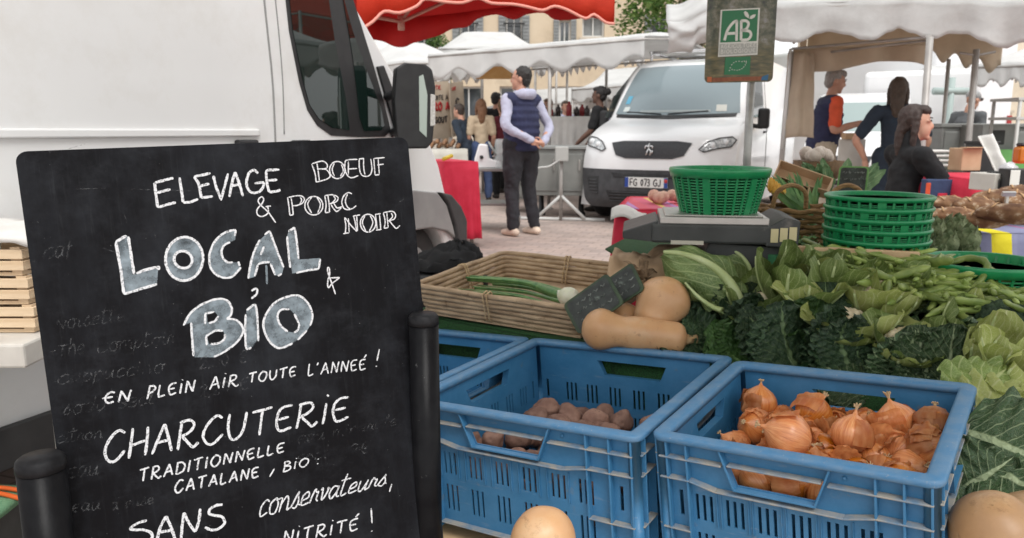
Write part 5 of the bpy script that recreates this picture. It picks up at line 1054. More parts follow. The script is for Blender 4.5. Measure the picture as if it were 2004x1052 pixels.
# ================================================================== THE FRONT-FACING VANS
def curve_eval(pts, t):
    t = max(0, min(1, t)) * (len(pts) - 1); i = min(int(t), len(pts) - 2); f = t - i; return [pts[i][k] * (1 - f) + pts[i + 1][k] * f for k in range(len(pts[0]))]
def front_van(name, label, M, prof, dims, L, H, plate_txt=None, group=None, detail=True, glasscol=(.12, .17, .20)):
    """prof: rows (y, z, halfwidth, corner setback) from the bumper bottom up over the roof"""
    o = thing(name, label, 'van', M=M, group=group); P_ = crom([V((p[0], p[1], p[2])) for p in prof], 5); cb = crom([V((p[3], 0, 0)) for p in prof], 5); n = len(P_)
    rows = [(P_[i].x, P_[i].y, P_[i].z, cb[i].x) for i in range(n)]
    def surf(a, t, off=0):
        r = curve_eval(rows, t); r2 = curve_eval(rows, t + .01); r1 = curve_eval(rows, t - .01)
        y = r[0] + r[3] * abs(a) ** 3.2; ny, nz_ = -(r2[1] - r1[1]), (r2[0] - r1[0]); l = math.hypot(ny, nz_) or 1; nx = .9 * r[3] * 3.2 * abs(a) ** 2.2 * (1 if a > 0 else -1)
        return V((a * r[2] + nx * off * (abs(ny) / l), y + off * ny / l, r[1] + off * nz_ / l))
    b = MB(); b.sheet(lambda u, v: surf(u * 2 - 1, v), 24, 60)
    for s in (-1, 1):
        edge = [surf(s, i / 60) for i in range(61)]; w_ = edge[-1].x
        lp = edge + [V((edge[-1].x, L, H - .02)), V((s * dims, L, .9)), V((s * dims, L, .25)), V((s * dims, edge[0].y + .3, .25))]
        # side wall: strip from the front edge back to the rear
        vs = []; 
        for i in range(61): e = edge[i]; xx = s * (dims if e.z < 1.05 else dims - (e.z - 1.05) * .16); vs += [e, V((xx, min(e.y + .10, L), e.z)), V((xx, L, e.z))]
        fs = [(3 * i + k, 3 * i + k + 1, 3 * i + k + 4, 3 * i + k + 3) for i in range(60) for k in (0, 1)]; b.add(vs, fs if s < 0 else [f[::-1] for f in fs])
    zt = P_[-1].y; wt = dims - (zt - 1.05) * .16; b.add([(-wt, L, .25), (wt, L, .25), (wt, L, zt), (-wt, L, zt)], [(0, 1, 2, 3)])
    b.build('body', vw2_m, o, world=False)
    def patch(nm, poly, mat_, off=.006, th=.008, par=None, bev=0):
        """poly in (a,t) on the front surface"""
        tri = geometry.tessellate_polygon([[V((p[0], p[1], 0)) for p in poly]]); m = MB(); bm_v = [V((p[0], p[1], 0)) for p in poly]
        import itertools
        vs = []; fs = []
        def sub(a, b_, c, d):
            if d == 0: k = len(vs); vs.extend([a, b_, c]); fs.append((k, k + 1, k + 2)); return
            ab, bc, ca = (a + b_) / 2, (b_ + c) / 2, (c + a) / 2
            for q in ((a, ab, ca), (ab, b_, bc), (ca, bc, c), (ab, bc, ca)): sub(*q, d - 1)
        for t3 in tri:
            a, b_, c = (bm_v[i] for i in t3)
            if (b_ - a).cross(c - a).z < 0: b_, c = c, b_
            sub(a, b_, c, 3)
        m.add([surf(p.x, p.y, off) for p in vs], fs, sm=False); q = m.build(nm, mat_, par or o, world=False); return q
    def tz(z):      # parameter at a height on the centre line
        best = min(range(301), key=lambda i: abs(curve_eval(rows, i / 300)[1] - z) + (0 if i > 4 else .0)); return best / 300
    o['_'] = 0; del o['_']
    return o, surf, patch, tz
vw2_m = pm('clean_van_white', (.76, .765, .77), (.80, .80, .805), rough=.22, ns=2, coat=.5)
wsg_m = glass('windscreen', (.20, .25, .27), 1.0, .14, .6); wsg_m.node_tree.nodes['Principled BSDF'].inputs['Coat Weight'].default_value = 0
lamp_m = pm('headlight_glass', (.30, .32, .33), (.62, .64, .65), rough=.12, ns=30, coat=.8, lo=.45, hi=.6); chrome_m = pm('chrome', (.6, .6, .6), rough=.2, metal=.9); grille_m = pm('grille_black', (.018, .019, .022), (.04, .042, .046), rough=.45, ns=90)
bump_m = pm('bumper_black', (.032, .033, .036), (.055, .056, .06), rough=.6, ns=12)
phi = R(28); c0 = PY(1266, 330, 9.05); PM = T(c0.x, c0.y, 0) @ rotz(-phi) @ Matrix.Diagonal((1, 1, 1.045, 1))
prof = [(.10, .20, .78, .10), (.02, .28, .86, .20), (.0, .42, .90, .26), (.02, .56, .93, .28), (.03, .68, .94, .30), (.05, .80, .94, .32), (.09, .92, .94, .36), (.18, 1.02, .93, .36), (.45, 1.12, .90, .30), (.78, 1.20, .88, .25), (.92, 1.27, .87, .22), (1.15, 1.50, .82, .16), (1.42, 1.74, .77, .12), (1.62, 1.87, .74, .10), (1.85, 1.95, .73, .08), (2.3, 2.02, .73, .05)]
pv, surf, patch, tz = front_van('cargo_van', 'clean white cargo van facing the camera in mid square, number plate FG 073 GJ', PM, prof, .955, 4.7, 2.0)
m = MB(); m.sheet(lambda u_, v_: (lambda a_: surf(a_, (tz(1.255) + .012 * a_ * a_) * (1 - v_) + (tz(1.895) - .012 * a_ * a_) * v_, .007))((u_ * 2 - 1) * .93), 28, 20); m.build('windscreen', wsg_m, pv, world=False)
for a0, a1, z0, z1, c_ in ((-.82, -.74, 1.40, 1.50, (.10, .35, .50)), (-.80, -.70, 1.31, 1.36, (.55, .60, .58)), (.62, .76, 1.30, 1.37, (.50, .50, .46)), (-.5, .55, 1.285, 1.315, (.30, .34, .34))): patch('windscreen_sticker', [(a0, tz(z0)), (a1, tz(z0)), (a1, tz(z1)), (a0, tz(z1))], pm('sticker', c_, rough=.4), .011)
for s in (-1, 1): m = MB(); m.tube([surf(s * .05 - .1, tz(1.262), .014), surf(s * .3 - .1, tz(1.275), .018), surf(s * .62 - .1, tz(1.30), .016)], .007, 5); m.build('wiper', blackp_m, pv, world=False)
patch('wiper_cowl', [(-.88, tz(1.235)), (0, tz(1.21)), (.88, tz(1.235)), (.9, tz(1.28)), (0, tz(1.25)), (-.9, tz(1.28))], blackp_m, .008)
gr_ = patch('grille', [(-.52, tz(.935)), (-.44, tz(.80)), (-.30, tz(.765)), (.30, tz(.765)), (.44, tz(.80)), (.52, tz(.935)), (.35, tz(.955)), (-.35, tz(.955))], grille_m, .012)
m = MB()
for i in range(26): u_ = -.40 + .80 * i / 25; m.tube([surf(u_, tz(.785), .012), surf(u_, tz(.935), .012)], .003, 4)
m.build('grille_mesh', blackp_m, gr_, world=False)
# lion emblem: a small chrome standing beast
m = MB(); E_ = lambda a, z: surf(a, tz(z), .02)
for l in ([(-.03, .80), (-.015, .84), (0, .875)], [(0, .875), (.03, .84), (.022, .80)], [(0, .87), (-.01, .90), (.0, .925)], [(.0, .90), (-.045, .895), (-.05, .87)], [(.0, .90), (.04, .90), (.05, .875)], [(.03, .84), (.05, .85), (.045, .82)]): m.tube([E_(*q) for q in l], .012, 6)
m.build('lion_emblem', chrome_m, pv, world=False)
bp_ = [(-1, 0), (-1, tz(.64)), (-.62, tz(.66)), (-.52, tz(.63)), (-.4, tz(.625)), (.4, tz(.625)), (.52, tz(.63)), (.62, tz(.66)), (1, tz(.64)), (1, 0), (0, 0)]
m = MB()
for i in range(40):
    pass
bt = tz(.64); m.sheet(lambda u_, v_: surf(u_ * 2 - 1, v_ * bt, .007), 24, 14); bpart = m.build('bumper', bump_m, pv, world=False)
for z0, z1, a0 in ((.55, .605, .5), (.27, .40, .58)):
    q = patch('intake', [(-a0, tz(z1)), (-a0 + .06, tz(z0)), (a0 - .06, tz(z0)), (a0, tz(z1))], blackp_m, .010, par=bpart)
    m = MB()
    for k in range(4): z = z0 + (z1 - z0) * (k + .5) / 4; m.tube([surf(-a0 + .05 + (2 * a0 - .1) * i / 12, tz(z), .016) for i in range(13)], .006, 5)
    m.build('slats', bump_m, q, world=False)
for s in (-1, 1):
    q = patch('corner_intake', [(s * .68, tz(.55)), (s * .72, tz(.34)), (s * .86, tz(.36)), (s * .90, tz(.54))][::s], blackp_m, .010, par=bpart); m = MB()
    for k in range(5): z = .36 + .036 * k; m.tube([surf(s * (.72 + .14 * i / 5), tz(z), .014) for i in range(6)], .008, 5)
    m.build('slats', bump_m, q, world=False)
    h = patch('headlight', [(s * .60, tz(.875)), (s * .66, tz(.845)), (s * .80, tz(.88)), (s * .93, tz(.90)), (s * .975, tz(.965)), (s * .93, tz(1.00)), (s * .80, tz(.985)), (s * .68, tz(.945))][::s], lamp_m, .010)
    m = MB(); m.tube([surf(s * x, tz(z), .013) for x, z in ((.60, .87), (.68, .945), (.80, .985), (.93, 1.0), (.975, .965), (.93, .90), (.80, .88), (.66, .842))], .007, 5, closed=True); m.build('headlight_frame', blackp_m, h, world=False)
    for x, z in ((.74, .915), (.87, .945)): m = MB(); m.ico(surf(s * x, tz(z), .012), (.035, .02, .035), 2); m.build('lamp', pm('lamp_lens', (.75, .77, .78), rough=.08, coat=1), h, world=False)
    m = MB(); m.box((s * 1.06, 1.30, 1.22), (.14, .10, .24)); mr_ = m.build('mirror', blackp_m, pv, world=False, bevel=.035, seg=3); m = MB(); m.tube([(s * .90, 1.28, 1.14), (s * 1.05, 1.30, 1.12)], .03, 6); m.build('mirror_arm', blackp_m, mr_, world=False)
    m = MB(); m.add([(s * .937, 1.02, 1.24), (s * .935, 2.05, 1.24), (s * .866, 2.05, 1.78), (s * .868, 1.75, 1.78), (s * .90, 1.35, 1.56)], [(0, 1, 2, 3, 4) if s < 0 else (4, 3, 2, 1, 0)], sm=False); m.build('side_window', g_m, pv, world=False)
    m = MB(); m.tube([(s * .957, 1.0, .40), (s * .957, .98, 1.15)], .005, 4); m.tube([(s * .957, 2.15, .30), (s * .957, 2.15, 1.1), (s * .88, 2.12, 1.8)], .005, 4); m.build('door_seam', seam_m, pv, world=False)
    m = MB(); m.box((s * .965, 1.98, 1.06), (.02, .16, .03)); m.build('door_handle', blackp_m, pv, world=False, bevel=.006)
    for y in (.95, 4.0):
        m = MB(); m.lathe([(.19, -.1), (.30, -.1), (.325, -.05), (.325, .05), (.30, .1), (.19, .1)], 28, T(s * .86, y, .325) @ Matrix.Rotation(R(90), 4, 'Y')); wh = m.build('wheel', blk_m, pv, world=False); m = MB(); m.lathe([(0, .05), (.19, .07), (.2, .1)], 20, T(s * .86, y, .325) @ Matrix.Rotation(R(90 * s), 4, 'Y')); m.build('rim', greyp_m, wh, world=False)
m = MB(); m.box((0, 2.6, .24), (1.5, 4.0, .1)); m.build('underbody', blk_m, pv, world=False)
# number plate
pt = tz(.50); pc = surf(0, tz(.495), .02); m = MB(); m.box(pc + V((0, -.004, 0)), (.52, .012, .115)); npl = m.build('number_plate', pm('plate_white', (.70, .70, .68), rough=.4), pv, world=False, bevel=.003)
for x, c_ in ((-.238, (.02, .06, .28)), (.238, (.02, .06, .28))): m = MB(); m.box(pc + V((x, -.011, 0)), (.044, .004, .11)); m.build('blue_band', pm('band_blue', c_, rough=.4), npl, world=False)
m = MB(); m.lathe([(0, 0), (.022, 0), (.022, .003), (0, .003)], 16, T(pc + V((.238, -.0145, .022))) @ Matrix.Rotation(R(90), 4, 'X')); m.build('region_badge', pm('badge_red', (.5, .04, .04), rough=.4), npl, world=False)
G.update({'F': (.55, [[(.02, 0), (.02, 1), (.55, 1)], [(.02, .52), (.45, .52)]]), '7': (.5, [[(0, 1), (.5, 1), (.2, 0)]]), 'J': (.5, [[(.45, 1), (.45, .2), (.25, 0), (.0, .15)]])})
def flat_text(txt, M, h, wd, mat_, par, world=True, gap=.3, nm='lettering'):
    m = MB(); x = 0
    for c in txt:
        ad, st_ = G.get(c, (.4, []))
        for l in st_:
            cc = crom([V((x + gx * h * .8, gy * h, 0)) for gx, gy in l], 3); m.tube([M @ p for p in cc], wd, 4)
        x += (ad * .8 + gap) * h
    return m.build(nm, mat_, par, world=world)
flat_text('FG-073-GJ'.replace('-', ' '), frame(pc + V((-.195, -.0115, -.037)), V((1, 0, 0)), UP, V((0, -1, 0))), .074, .0062, blackp_m, npl, world=False, gap=.13)
# roof rack
m = MB()
for y in (1.95, 2.7, 3.6): m.tube([(-.62, y, 2.10), (.62, y, 2.10)], .02, 6)
for s in (-.62, .62): m.tube([(s, 1.9, 2.10), (s, 4.2, 2.10)], .018, 6); m.tube([(s, 1.95, 2.0), (s, 1.95, 2.1)], .02, 6); m.tube([(s, 3.6, 2.0), (s, 3.6, 2.1)], .02, 6)
m.build('roof_rack', chrome_m, pv, world=False)
# ---- white vans further back on the right
prof2 = [(.06, .25, .70, .10), (.0, .45, .78, .16), (.02, .70, .80, .18), (.25, .95, .80, .2), (.55, 1.02, .78, .2), (.62, 1.10, .76, .14), (.95, 1.62, .66, .08), (1.05, 1.72, .64, .06), (1.5, 1.78, .64, .05)]
q = PZ(1668, 372, 0); q = PY(1668, 330, 12.5)
v2, surf, patch, tz = front_van('small_van', 'small white delivery van parked behind the grey haired man', T(q.x, q.y, 0) @ rotz(R(-28)), prof2, .82, 4.0, 1.75)
patch('windscreen', [(-.88, tz(1.12)), (.88, tz(1.12)), (.9, tz(1.6)), (-.9, tz(1.6))], glass('pale_windscreen', (.30, .38, .37), 1, .1, 1)); patch('bumper', [(-.95, 0), (.95, 0), (.95, tz(.42)), (-.95, tz(.42))], bump_m); patch('grille', [(-.3, tz(.62)), (.3, tz(.62)), (.36, tz(.72)), (-.36, tz(.72))], grille_m)
for s in (-1, 1):
    patch('headlight', [(s * .55, tz(.66)), (s * .85, tz(.68)), (s * .92, tz(.85)), (s * .62, tz(.80))][::s], lamp_m); m = MB(); m.box((s * .90, .85, 1.12), (.14, .08, .18)); m.build('mirror', blackp_m, v2, world=False, bevel=.03)
    m = MB(); m.add([(s * .785, .80, 1.12), (s * .785, 1.6, 1.12), (s * .72, 1.6, 1.58), (s * .72, 1.15, 1.58)], [(0, 1, 2, 3) if s < 0 else (3, 2, 1, 0)], sm=False); m.build('side_window', g_m, v2, world=False)
    for y in (.75, 3.2): m = MB(); m.lathe([(0, -.09), (.28, -.09), (.30, -.05), (.30, .05), (.28, .09), (0, .09)], 22, T(s * .72, y, .30) @ Matrix.Rotation(R(90), 4, 'Y')); m.build('wheel', blk_m, v2, world=False)
def box_van(px, py, y, rot, L, Wd, H, label, cabin=True):
    q = PY(px, py, y); o = thing('box_van', label, 'van', (q.x, q.y, 0), rot); m = MB(); m.box((0, 0, H / 2 + .2), (Wd, L, H - .4)); m.build('cargo_box', vw2_m, o, world=False, bevel=.09, seg=3)
    for s in (-1, 1):
        m = MB(); m.box((s * (Wd / 2 - .08), -L / 2 - .01, H * .42), (.12, .03, .34)); m.build('tail_light', pm('tail_red', (.35, .012, .012), rough=.25), o, world=False, bevel=.01)
        for yy in (-L * .3, L * .32): m = MB(); m.lathe([(0, -.1), (.3, -.1), (.33, 0), (.3, .1), (0, .1)], 20, T(s * (Wd / 2 - .12), yy, .33) @ Matrix.Rotation(R(90), 4, 'Y')); m.build('wheel', blk_m, o, world=False)
    m = MB(); m.box((0, 0, .32), (Wd * .9, L * .95, .2)); m.build('chassis', blk_m, o, world=False); return o
box_van(1800, 300, 15.5, R(-30), 4.6, 1.8, 2.15, 'white van with a red tail light seen from behind at the right')
box_van(1690, 300, 18.0, R(20), 5.5, 2.1, 3.0, 'tall white box van towering behind the small white van')
# ================================================================== CANOPIES
cv_m = pm('white_canvas', (.72, .72, .71), (.80, .80, .79), rough=.8, ns=2.5, bs=5, bstr=.15, bd=.04, trans=.4)
cv2_m = pm('grey_canvas', (.68, .68, .67), (.76, .76, .75), rough=.8, ns=4, bs=5, bstr=.25, bd=.05, trans=.42, dirt=(.56, .55, .53), dirts=2.5, dlo=.5, dhi=.85)
tan_m = pm('tan_canvas', (.60, .50, .39), (.68, .58, .46), rough=.85, ns=5, bs=9, bstr=.3, bd=.04, trans=.4)
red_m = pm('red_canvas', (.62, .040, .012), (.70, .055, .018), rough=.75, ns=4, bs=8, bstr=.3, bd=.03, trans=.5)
redin_m = pm('red_shaded_inside', (.40, .006, .006), (.48, .012, .010), rough=.8, ns=4, trans=.12)  # darker copy of the red: shade inside the canopy put into the colour
pale_red = pm('red_edging', (.72, .30, .24), rough=.8)
pole_m = pm('grey_pole', (.30, .28, .26), (.42, .40, .38), rough=.5, metal=.3, ns=5)
def valance(fn, n, mat_, par, name='valance', th=.004, nv=6):
    """fn(u) -> (top point, drop)"""
    m = MB(); vs = []
    def f(u, v): p, d = fn(u); return p + V((.012 * sin(u * 60) * v, .02 * sin(u * 41) * v, -d * v))
    m.sheet(f, n, nv); return m.build(name, mat_, par, solid=th)
def stall_canopy(label, A, B, depth, rise, drop, nsc, amp, mat_, inmat=None, poles=((0, 0), (1, 0), (0, 1), (1, 1)), zig=False, group=None, back_drop=True, sag=.05, phase=0, pole_z=None, name='market_canopy', sides=True):
    """A,B: front eave corners (world, top edge); the roof runs back from them, away from the camera"""
    A, B = V(A), V(B); e = (B - A); n = V((-e.y, e.x, 0)).normalized()
    if n.y < 0: n = -n
    o = thing(name, label, 'canopy', (A.x, A.y, 0), group=group); ml = mat_
    def roof(u, v):
        p = A.lerp(B, u) + n * depth * v; h = rise * (1 - abs(2 * v - 1)) * min(1, min(u, 1 - u) * 3.5 + (.0 if rise > .35 else .6)); return p + V((0, 0, h - sag * sin(pi * u) * (1 - abs(2 * v - 1)) * .6 + .015 * nz((u * 7, v * 7, A.x)) - .03 * (sin(u * nsc * pi) ** 2) * (1 if v < .02 else 0) * 0))
    m = MB(); m.sheet(roof, 40, 16); m.build('roof', ml, o, solid=.006)
    def sc(u, k): 
        x = (u * k + phase) % 1
        return amp * ((abs(2 * x - 1)) if zig else (.5 + .5 * cos(2 * pi * x)))
    valance(lambda u: (roof(u, 0) + n * -.004, drop - sc(u, nsc)), nsc * 12, ml, o)
    if back_drop: valance(lambda u: (roof(u, 1) + n * .004, drop - sc(u, nsc)), nsc * 12, inmat or ml, o)
    if sides:
        ks = max(2, int(nsc * depth / e.length))
        for uu in (0, 1): valance(lambda u: (roof(uu, u) + e.normalized() * (-.004 if uu == 0 else .004), drop - sc(u, ks)), ks * 12, inmat or ml, o)
    fr = MB()
    for v in (0, 1): fr.tube([A + n * depth * v - V((0, 0, .04)), B + n * depth * v - V((0, 0, .04))], .018, 6)
    for u in (0, .5, 1): fr.tube([roof(u, 0) - V((0, 0, .04)), roof(u, .5) - V((0, 0, .05)), roof(u, 1) - V((0, 0, .04))], .015, 6)
    fr.build('frame', pole_m, o)
    for u, v in poles:
        p = A.lerp(B, u) + n * (depth * v + .03); m = MB(); m.tube([V((p.x, p.y, 0)), V((p.x, p.y, p.z))], .026, 8); m.lathe([(.07, 0), (.07, .01), (.03, .03)], 10, T(p.x, p.y, 0)); m.build('pole', pole_m, o)
    return o
# centre stall
A, B = PY(838, 106, 12.3), PY(1262, 70, 10.4)
ctr = stall_canopy('long white canopy over the butcher stall in the centre, with a wavy valance', A, B, 3.0, .25, .40, 5, .16, cv_m, poles=((.60, 0), (0, 1), (1, 1)), phase=.2, back_drop=False, sides=False)
A, B = PY(838, 122, 13.2), PY(950, 128, 13.6)
stall_canopy('small white canopy with a zigzag fringe over the cheese stall', PY(790, 118, 13.0), PY(945, 122, 14.0), 2.4, .45, .36, 5, .17, cv_m, zig=True, poles=((.42, 0), (1, 0), (0, 1)))
stall_canopy('white peaked canopy behind the van mirror', PY(742, 128, 15.5), PY(880, 126, 16.5), 3.0, .9, .35, 5, .12, cv_m)
stall_canopy('white peaked canopy rising behind the centre stall', PY(860, 92, 17.5), PY(1090, 92, 18.0), 3.2, .55, .3, 6, .12, cv_m)
stall_canopy('low white canopy at the back, right of the blue vest man', PY(1120, 172, 17.5), PY(1285, 160, 17.0), 3, .5, .35, 5, .1, cv_m)
stall_canopy('white canopy with a zigzag fringe left of the white cargo van', PY(1190, 80, 14), PY(1262, 80, 14.3), 3, .15, .45, 3, .16, cv_m, zig=True)
stall_canopy('distant white canopy between centre stall and cargo van', PY(1000, 205, 19), PY(1240, 190, 20), 3, .4, .25, 8, .06, cv_m)
# the grey tarpaulin and big canopy on the right
A, B = PY(1320, 18, 7.9), PY(2120, -12, 5.6)
A.z = PY(1320, 40, 7.9).z
big = thing('market_canopy', 'big grey white canopy at upper right with wavy edge and tan lining', 'canopy', (2.5, 7.0, 0))
def bc(u, off=0):     # front eave, read along its wavy fold
    return PY(1512 + 520 * u, 0, 6.9 - 1.2 * u)
topl = [(1305, 45), (1320, 28), (1400, -5), (1480, -40)]
def roofp(u, v):
    e = PY(1500 + 560 * u, 8 - 8 * sin(pi * u), 7.0 - 1.3 * u); n = V((.45, .89, 0)); ridge = .42 * sin(pi * min(1, v * .8)) * (.5 + .5 * sin(pi * min(1, max(0, u * .9 + .1)))); return e + n * 3.2 * v + V((0, 0, ridge + .03 * nz((u * 6, v * 6, 1))))
m = MB(); m.sheet(roofp, 36, 16); m.build('roof', cv2_m, big, solid=.006)
dr = [(0, 72), (.07, 82), (.115, 84), (.18, 66), (.235, 61), (.29, 68), (.335, 78), (.38, 79), (.44, 62), (.475, 54), (.52, 65), (.56, 75), (.60, 76), (.66, 65), (.71, 66), (.76, 80), (.82, 93), (.86, 94), (.92, 82), (1, 68)]
def drop_at(u):
    for (u0, y0), (u1, y1) in zip(dr, dr[1:]):
        if u <= u1: f = (u - u0) / (u1 - u0); f = f * f * (3 - 2 * f); return y0 + (y1 - y0) * f
    return dr[-1][1]
def val(u): t = roofp(u, 0); px = 1500 + 560 * u; b_ = PY(px, drop_at(u), t.y); return t - V((0, .004, 0)), t.z - b_.z
m = MB(); m.sheet(lambda u, v: (lambda p, d: p + V((.008 * sin(u * 47) * v, .028 * sin(u * 29 + 1) * v + .016 * nz((u * 6, v * 2, 4)), -d * v)))(*val(u)), 90, 8); m.build('valance', cv2_m, big, solid=.005)
for vv, nm in ((1.0, 'inner_valance'),):
    m = MB(); m.sheet(lambda u, v: roofp(u, 1) + V((0, 0, -(.44 - .13 * (.5 + .5 * cos(2 * pi * u * 8))) * v)), 90, 4); m.build(nm, tan_m, big, solid=.004)
m = MB(); m.sheet(lambda u, v: roofp(0, u) + V((-.01, 0, -(.42 - .12 * (.5 + .5 * cos(2 * pi * u * 4))) * v)), 40, 4); m.build('side_valance', tan_m, big, solid=.004)
m = MB(); m.sheet(lambda u, v: roofp(u, v) - V((0, 0, .03)), 24, 10); m.build('lining', tan_m, big)
# tan inner fabric hanging below the front edge
m = MB(); m.sheet(lambda u, v: (lambda a, b_: a.lerp(b_, v) + V((0, .05 * sin(u * 20), 0)))(PY(1552 + 270 * u, 96 - 12 * u, 7.6 - .3 * u), PY(1552 + 270 * u, (135 + 8 * sin(u * 7)) - 12 * u, 7.6 - .3 * u)), 40, 6); m.build('rolled_side_cloth', tan_m, big, solid=.004)
def hang(u, v): px = 1542 + 52 * u - 4 * v; p0 = PY(px, 105 + 165 * v - 3 * sin(u * 3), 7.45 + .05 * u); return p0 + V((0, .03 * sin(u * 9 + v * 2) + .03 * nz((u * 3, v * 4, 0)), 0))
m = MB(); m.sheet(hang, 16, 20); m.build('tied_side_cloth', tan_m, big, solid=.005)
m = MB(); m.tube([PY(1547, 95, 7.38), PY(1541, 180, 7.38), PY(1530, 290, 7.38)], .014, 6); m.build('cloth_hem', cv_m, big)
for px0, py0, px1, py1, y, r in ((1820, 72, 1797, 385, 5.6, .024), (1911, 96, 1889, 350, 6.6, .025), (1857, 115, 1849, 210, 8.4, .02), (1548, 100, 1530, 310, 7.5, .026)):
    a = PY(px0, py0, y); b_ = PY(px1, py1, y); d = (a - b_); f_ = a - d * ((a.z) / d.z); m = MB(); m.tube([f_, a], r, 10); m.build('pole', pole_m, big)
m = MB(); m.tube([PY(1550, 95, 7.5), PY(1700, 82, 6.9), PY(1822, 72, 6.2)], .013, 6); m.tube([PY(1878, 103, 6.6), PY(1911, 108, 6.6), PY(1948, 101, 6.6)], .010, 5); m.tube([PY(1598, 105, 7.6), PY(1700, 92, 7.2), PY(1822, 78, 6.5)], .012, 6); m.build('frame', pole_m, big)
# grey tarpaulin bundle on the left end of the canopy
m = MB()
def tarp(u, v): a = PY(1304 + 220 * u, 42 - 50 * u, 8.2 - .8 * u); b_ = PY(1306 + 200 * u, 104 - 22 * sin(pi * u) * (u > .25) - 4 * u, 8.2 - .8 * u); return a.lerp(b_, v) + V((0, -.10 * sin(pi * v) + .08 * nz((u * 5, v * 4, 2)), .05 * nz((u * 4, v * 4, 9))))
m.sheet(tarp, 30, 16); m.sheet(lambda u, v: tarp(u, 0) + V((.3 * v, 1.6 * v, .35 * sin(pi * v * .6))), 24, 8); m.build('end_tarpaulin', cv2_m, big, solid=.006)
# more white canopies at the right, behind
stall_canopy('white canopy at the right behind the two grey poles', PY(1905, 126, 10.5), PY(2120, 118, 9.6), 3, .3, .30, 5, .10, cv_m)
stall_canopy('bluish white low canopy behind the pole at the right', PY(1800, 150, 14), PY(1915, 146, 13.6), 2.5, .3, .22, 6, .06, cv_m)
stall_canopy('farthest white canopy strip at the right', PY(1800, 128, 18), PY(2080, 122, 18), 3, .3, .2, 10, .06, cv_m)
# ---- red canopy
rc = thing('red_canopy', 'red market canopy with scalloped pink edged valance at the top of the view', 'canopy', (0, 6.2, 0))
zt = 2.14
near = [(700, 62, 5.5), (730, 42, 5.55), (752, 22, 5.6), (782, 25, 5.62), (815, 12, 5.66), (832, -2, 5.7), (868, 3, 5.75), (905, 5, 5.78), (935, -4, 5.8), (962, 6, 5.83), (1003, 8, 5.86), (1035, 14, 5.9), (1062, 20, 5.92), (1085, 12, 5.94), (1112, 20, 5.96), (1145, 36, 6.0), (1162, 28, 6.02), (1185, 44, 6.05), (1202, 46, 6.08)]
far = [(1202, 46, 6.08), (1160, 34, 6.2), (1120, 38, 6.32), (1085, 38, 6.42), (1065, 25, 6.5), (1030, 28, 6.58), (1005, 38, 6.65), (972, 28, 6.75), (935, 36, 6.85), (915, 52, 6.95), (885, 56, 7.05), (862, 68, 7.12), (835, 76, 7.2), (808, 84, 7.3), (790, 92, 7.36), (770, 90, 7.42), (748, 80, 7.45), (720, 76, 7.3)]
def strip(pts, mat_, nm, edge):
    lo_ = crom([PY(*q) for q in pts], 3); m = MB(); vs = []
    for p in lo_: vs += [p, p.lerp(V((p.x, p.y, zt)), .5) + V((0, .015 * sin(p.x * 20), 0)), V((p.x, p.y, zt))]
    k = len(lo_); m.add(vs, [(3 * i + j, 3 * i + 3 + j, 3 * i + 4 + j, 3 * i + 1 + j) for i in range(k - 1) for j in (0, 1)]); q = m.build(nm, mat_, rc, solid=.004)
    if edge: e = MB(); e.tube([p - V((0, .006, 0)) for p in lo_], .011, 5); e.build('edging', pale_red, q)
    return lo_
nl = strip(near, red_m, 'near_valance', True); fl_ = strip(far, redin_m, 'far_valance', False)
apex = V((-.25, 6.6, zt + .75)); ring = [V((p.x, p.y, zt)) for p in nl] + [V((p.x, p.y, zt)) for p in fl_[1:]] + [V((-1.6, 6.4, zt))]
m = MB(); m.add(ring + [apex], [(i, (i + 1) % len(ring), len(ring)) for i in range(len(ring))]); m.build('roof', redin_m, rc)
m = MB(); j = PY(785, 42, 6.9); m.tube([PY(700, 26, 6.0), j, PY(1010, -60, 6.5)], .017, 6); m.tube([j + V((0, 0, .05)), j - V((0, 0, .07))], .03, 8); m.tube([j, V((apex.x, apex.y, apex.z))], .014, 6); m.tube([V((-1.6, 6.4, 0)), V((-1.6, 6.4, zt))], .025, 8); m.tube([V((-1.6, 6.4, zt)), j], .016, 6); m.build('frame', pm('frame_rust', (.42, .20, .16), (.5, .28, .22), rough=.6, ns=20), rc)
# ================================================================== PEOPLE
folds = bpy.data.textures.new('folds', 'CLOUDS'); folds.noise_scale = .085; folds.noise_depth = 2
locks = bpy.data.textures.new('locks', 'CLOUDS'); locks.noise_scale = .03; locks.noise_depth = 2
def skin(name, c): return pm(name, c, tuple(min(1, x * 1.12) for x in c), rough=.55, ns=12, sss=.08)
sk1 = skin('skin_light', (.50, .27, .19)); sk2 = skin('skin_dark', (.12, .06, .04))
def cloth(name, c, k=1.3, bs=30): return pm(name, c, tuple(x * k for x in c), rough=.9, ns=9, bs=bs, bstr=.35, bd=.01)
def limb(mb, pts, rs, n=12, flat=1.0):
    pts = [V(p) for p in pts]; m = 5; c = crom(pts, m); k = len(c); r = []
    for i in range(k):
        x = i / m; j = min(int(x), len(rs) - 2); f_ = x - j; r.append(rs[j] * (1 - f_) + rs[j + 1] * f_)
    d0 = (c[0] - c[1]).normalized(); d1 = (c[-1] - c[-2]).normalized()
    c = [c[0] + d0 * r[0] * q for q in (.95, .75, .4)] + c + [c[-1] + d1 * r[-1] * q for q in (.4, .75, .95)]; r = [r[0] * q for q in (.25, .66, .92)] + r + [r[-1] * q for q in (.92, .66, .25)]
    mb.tube(c, r, n, flat=flat)
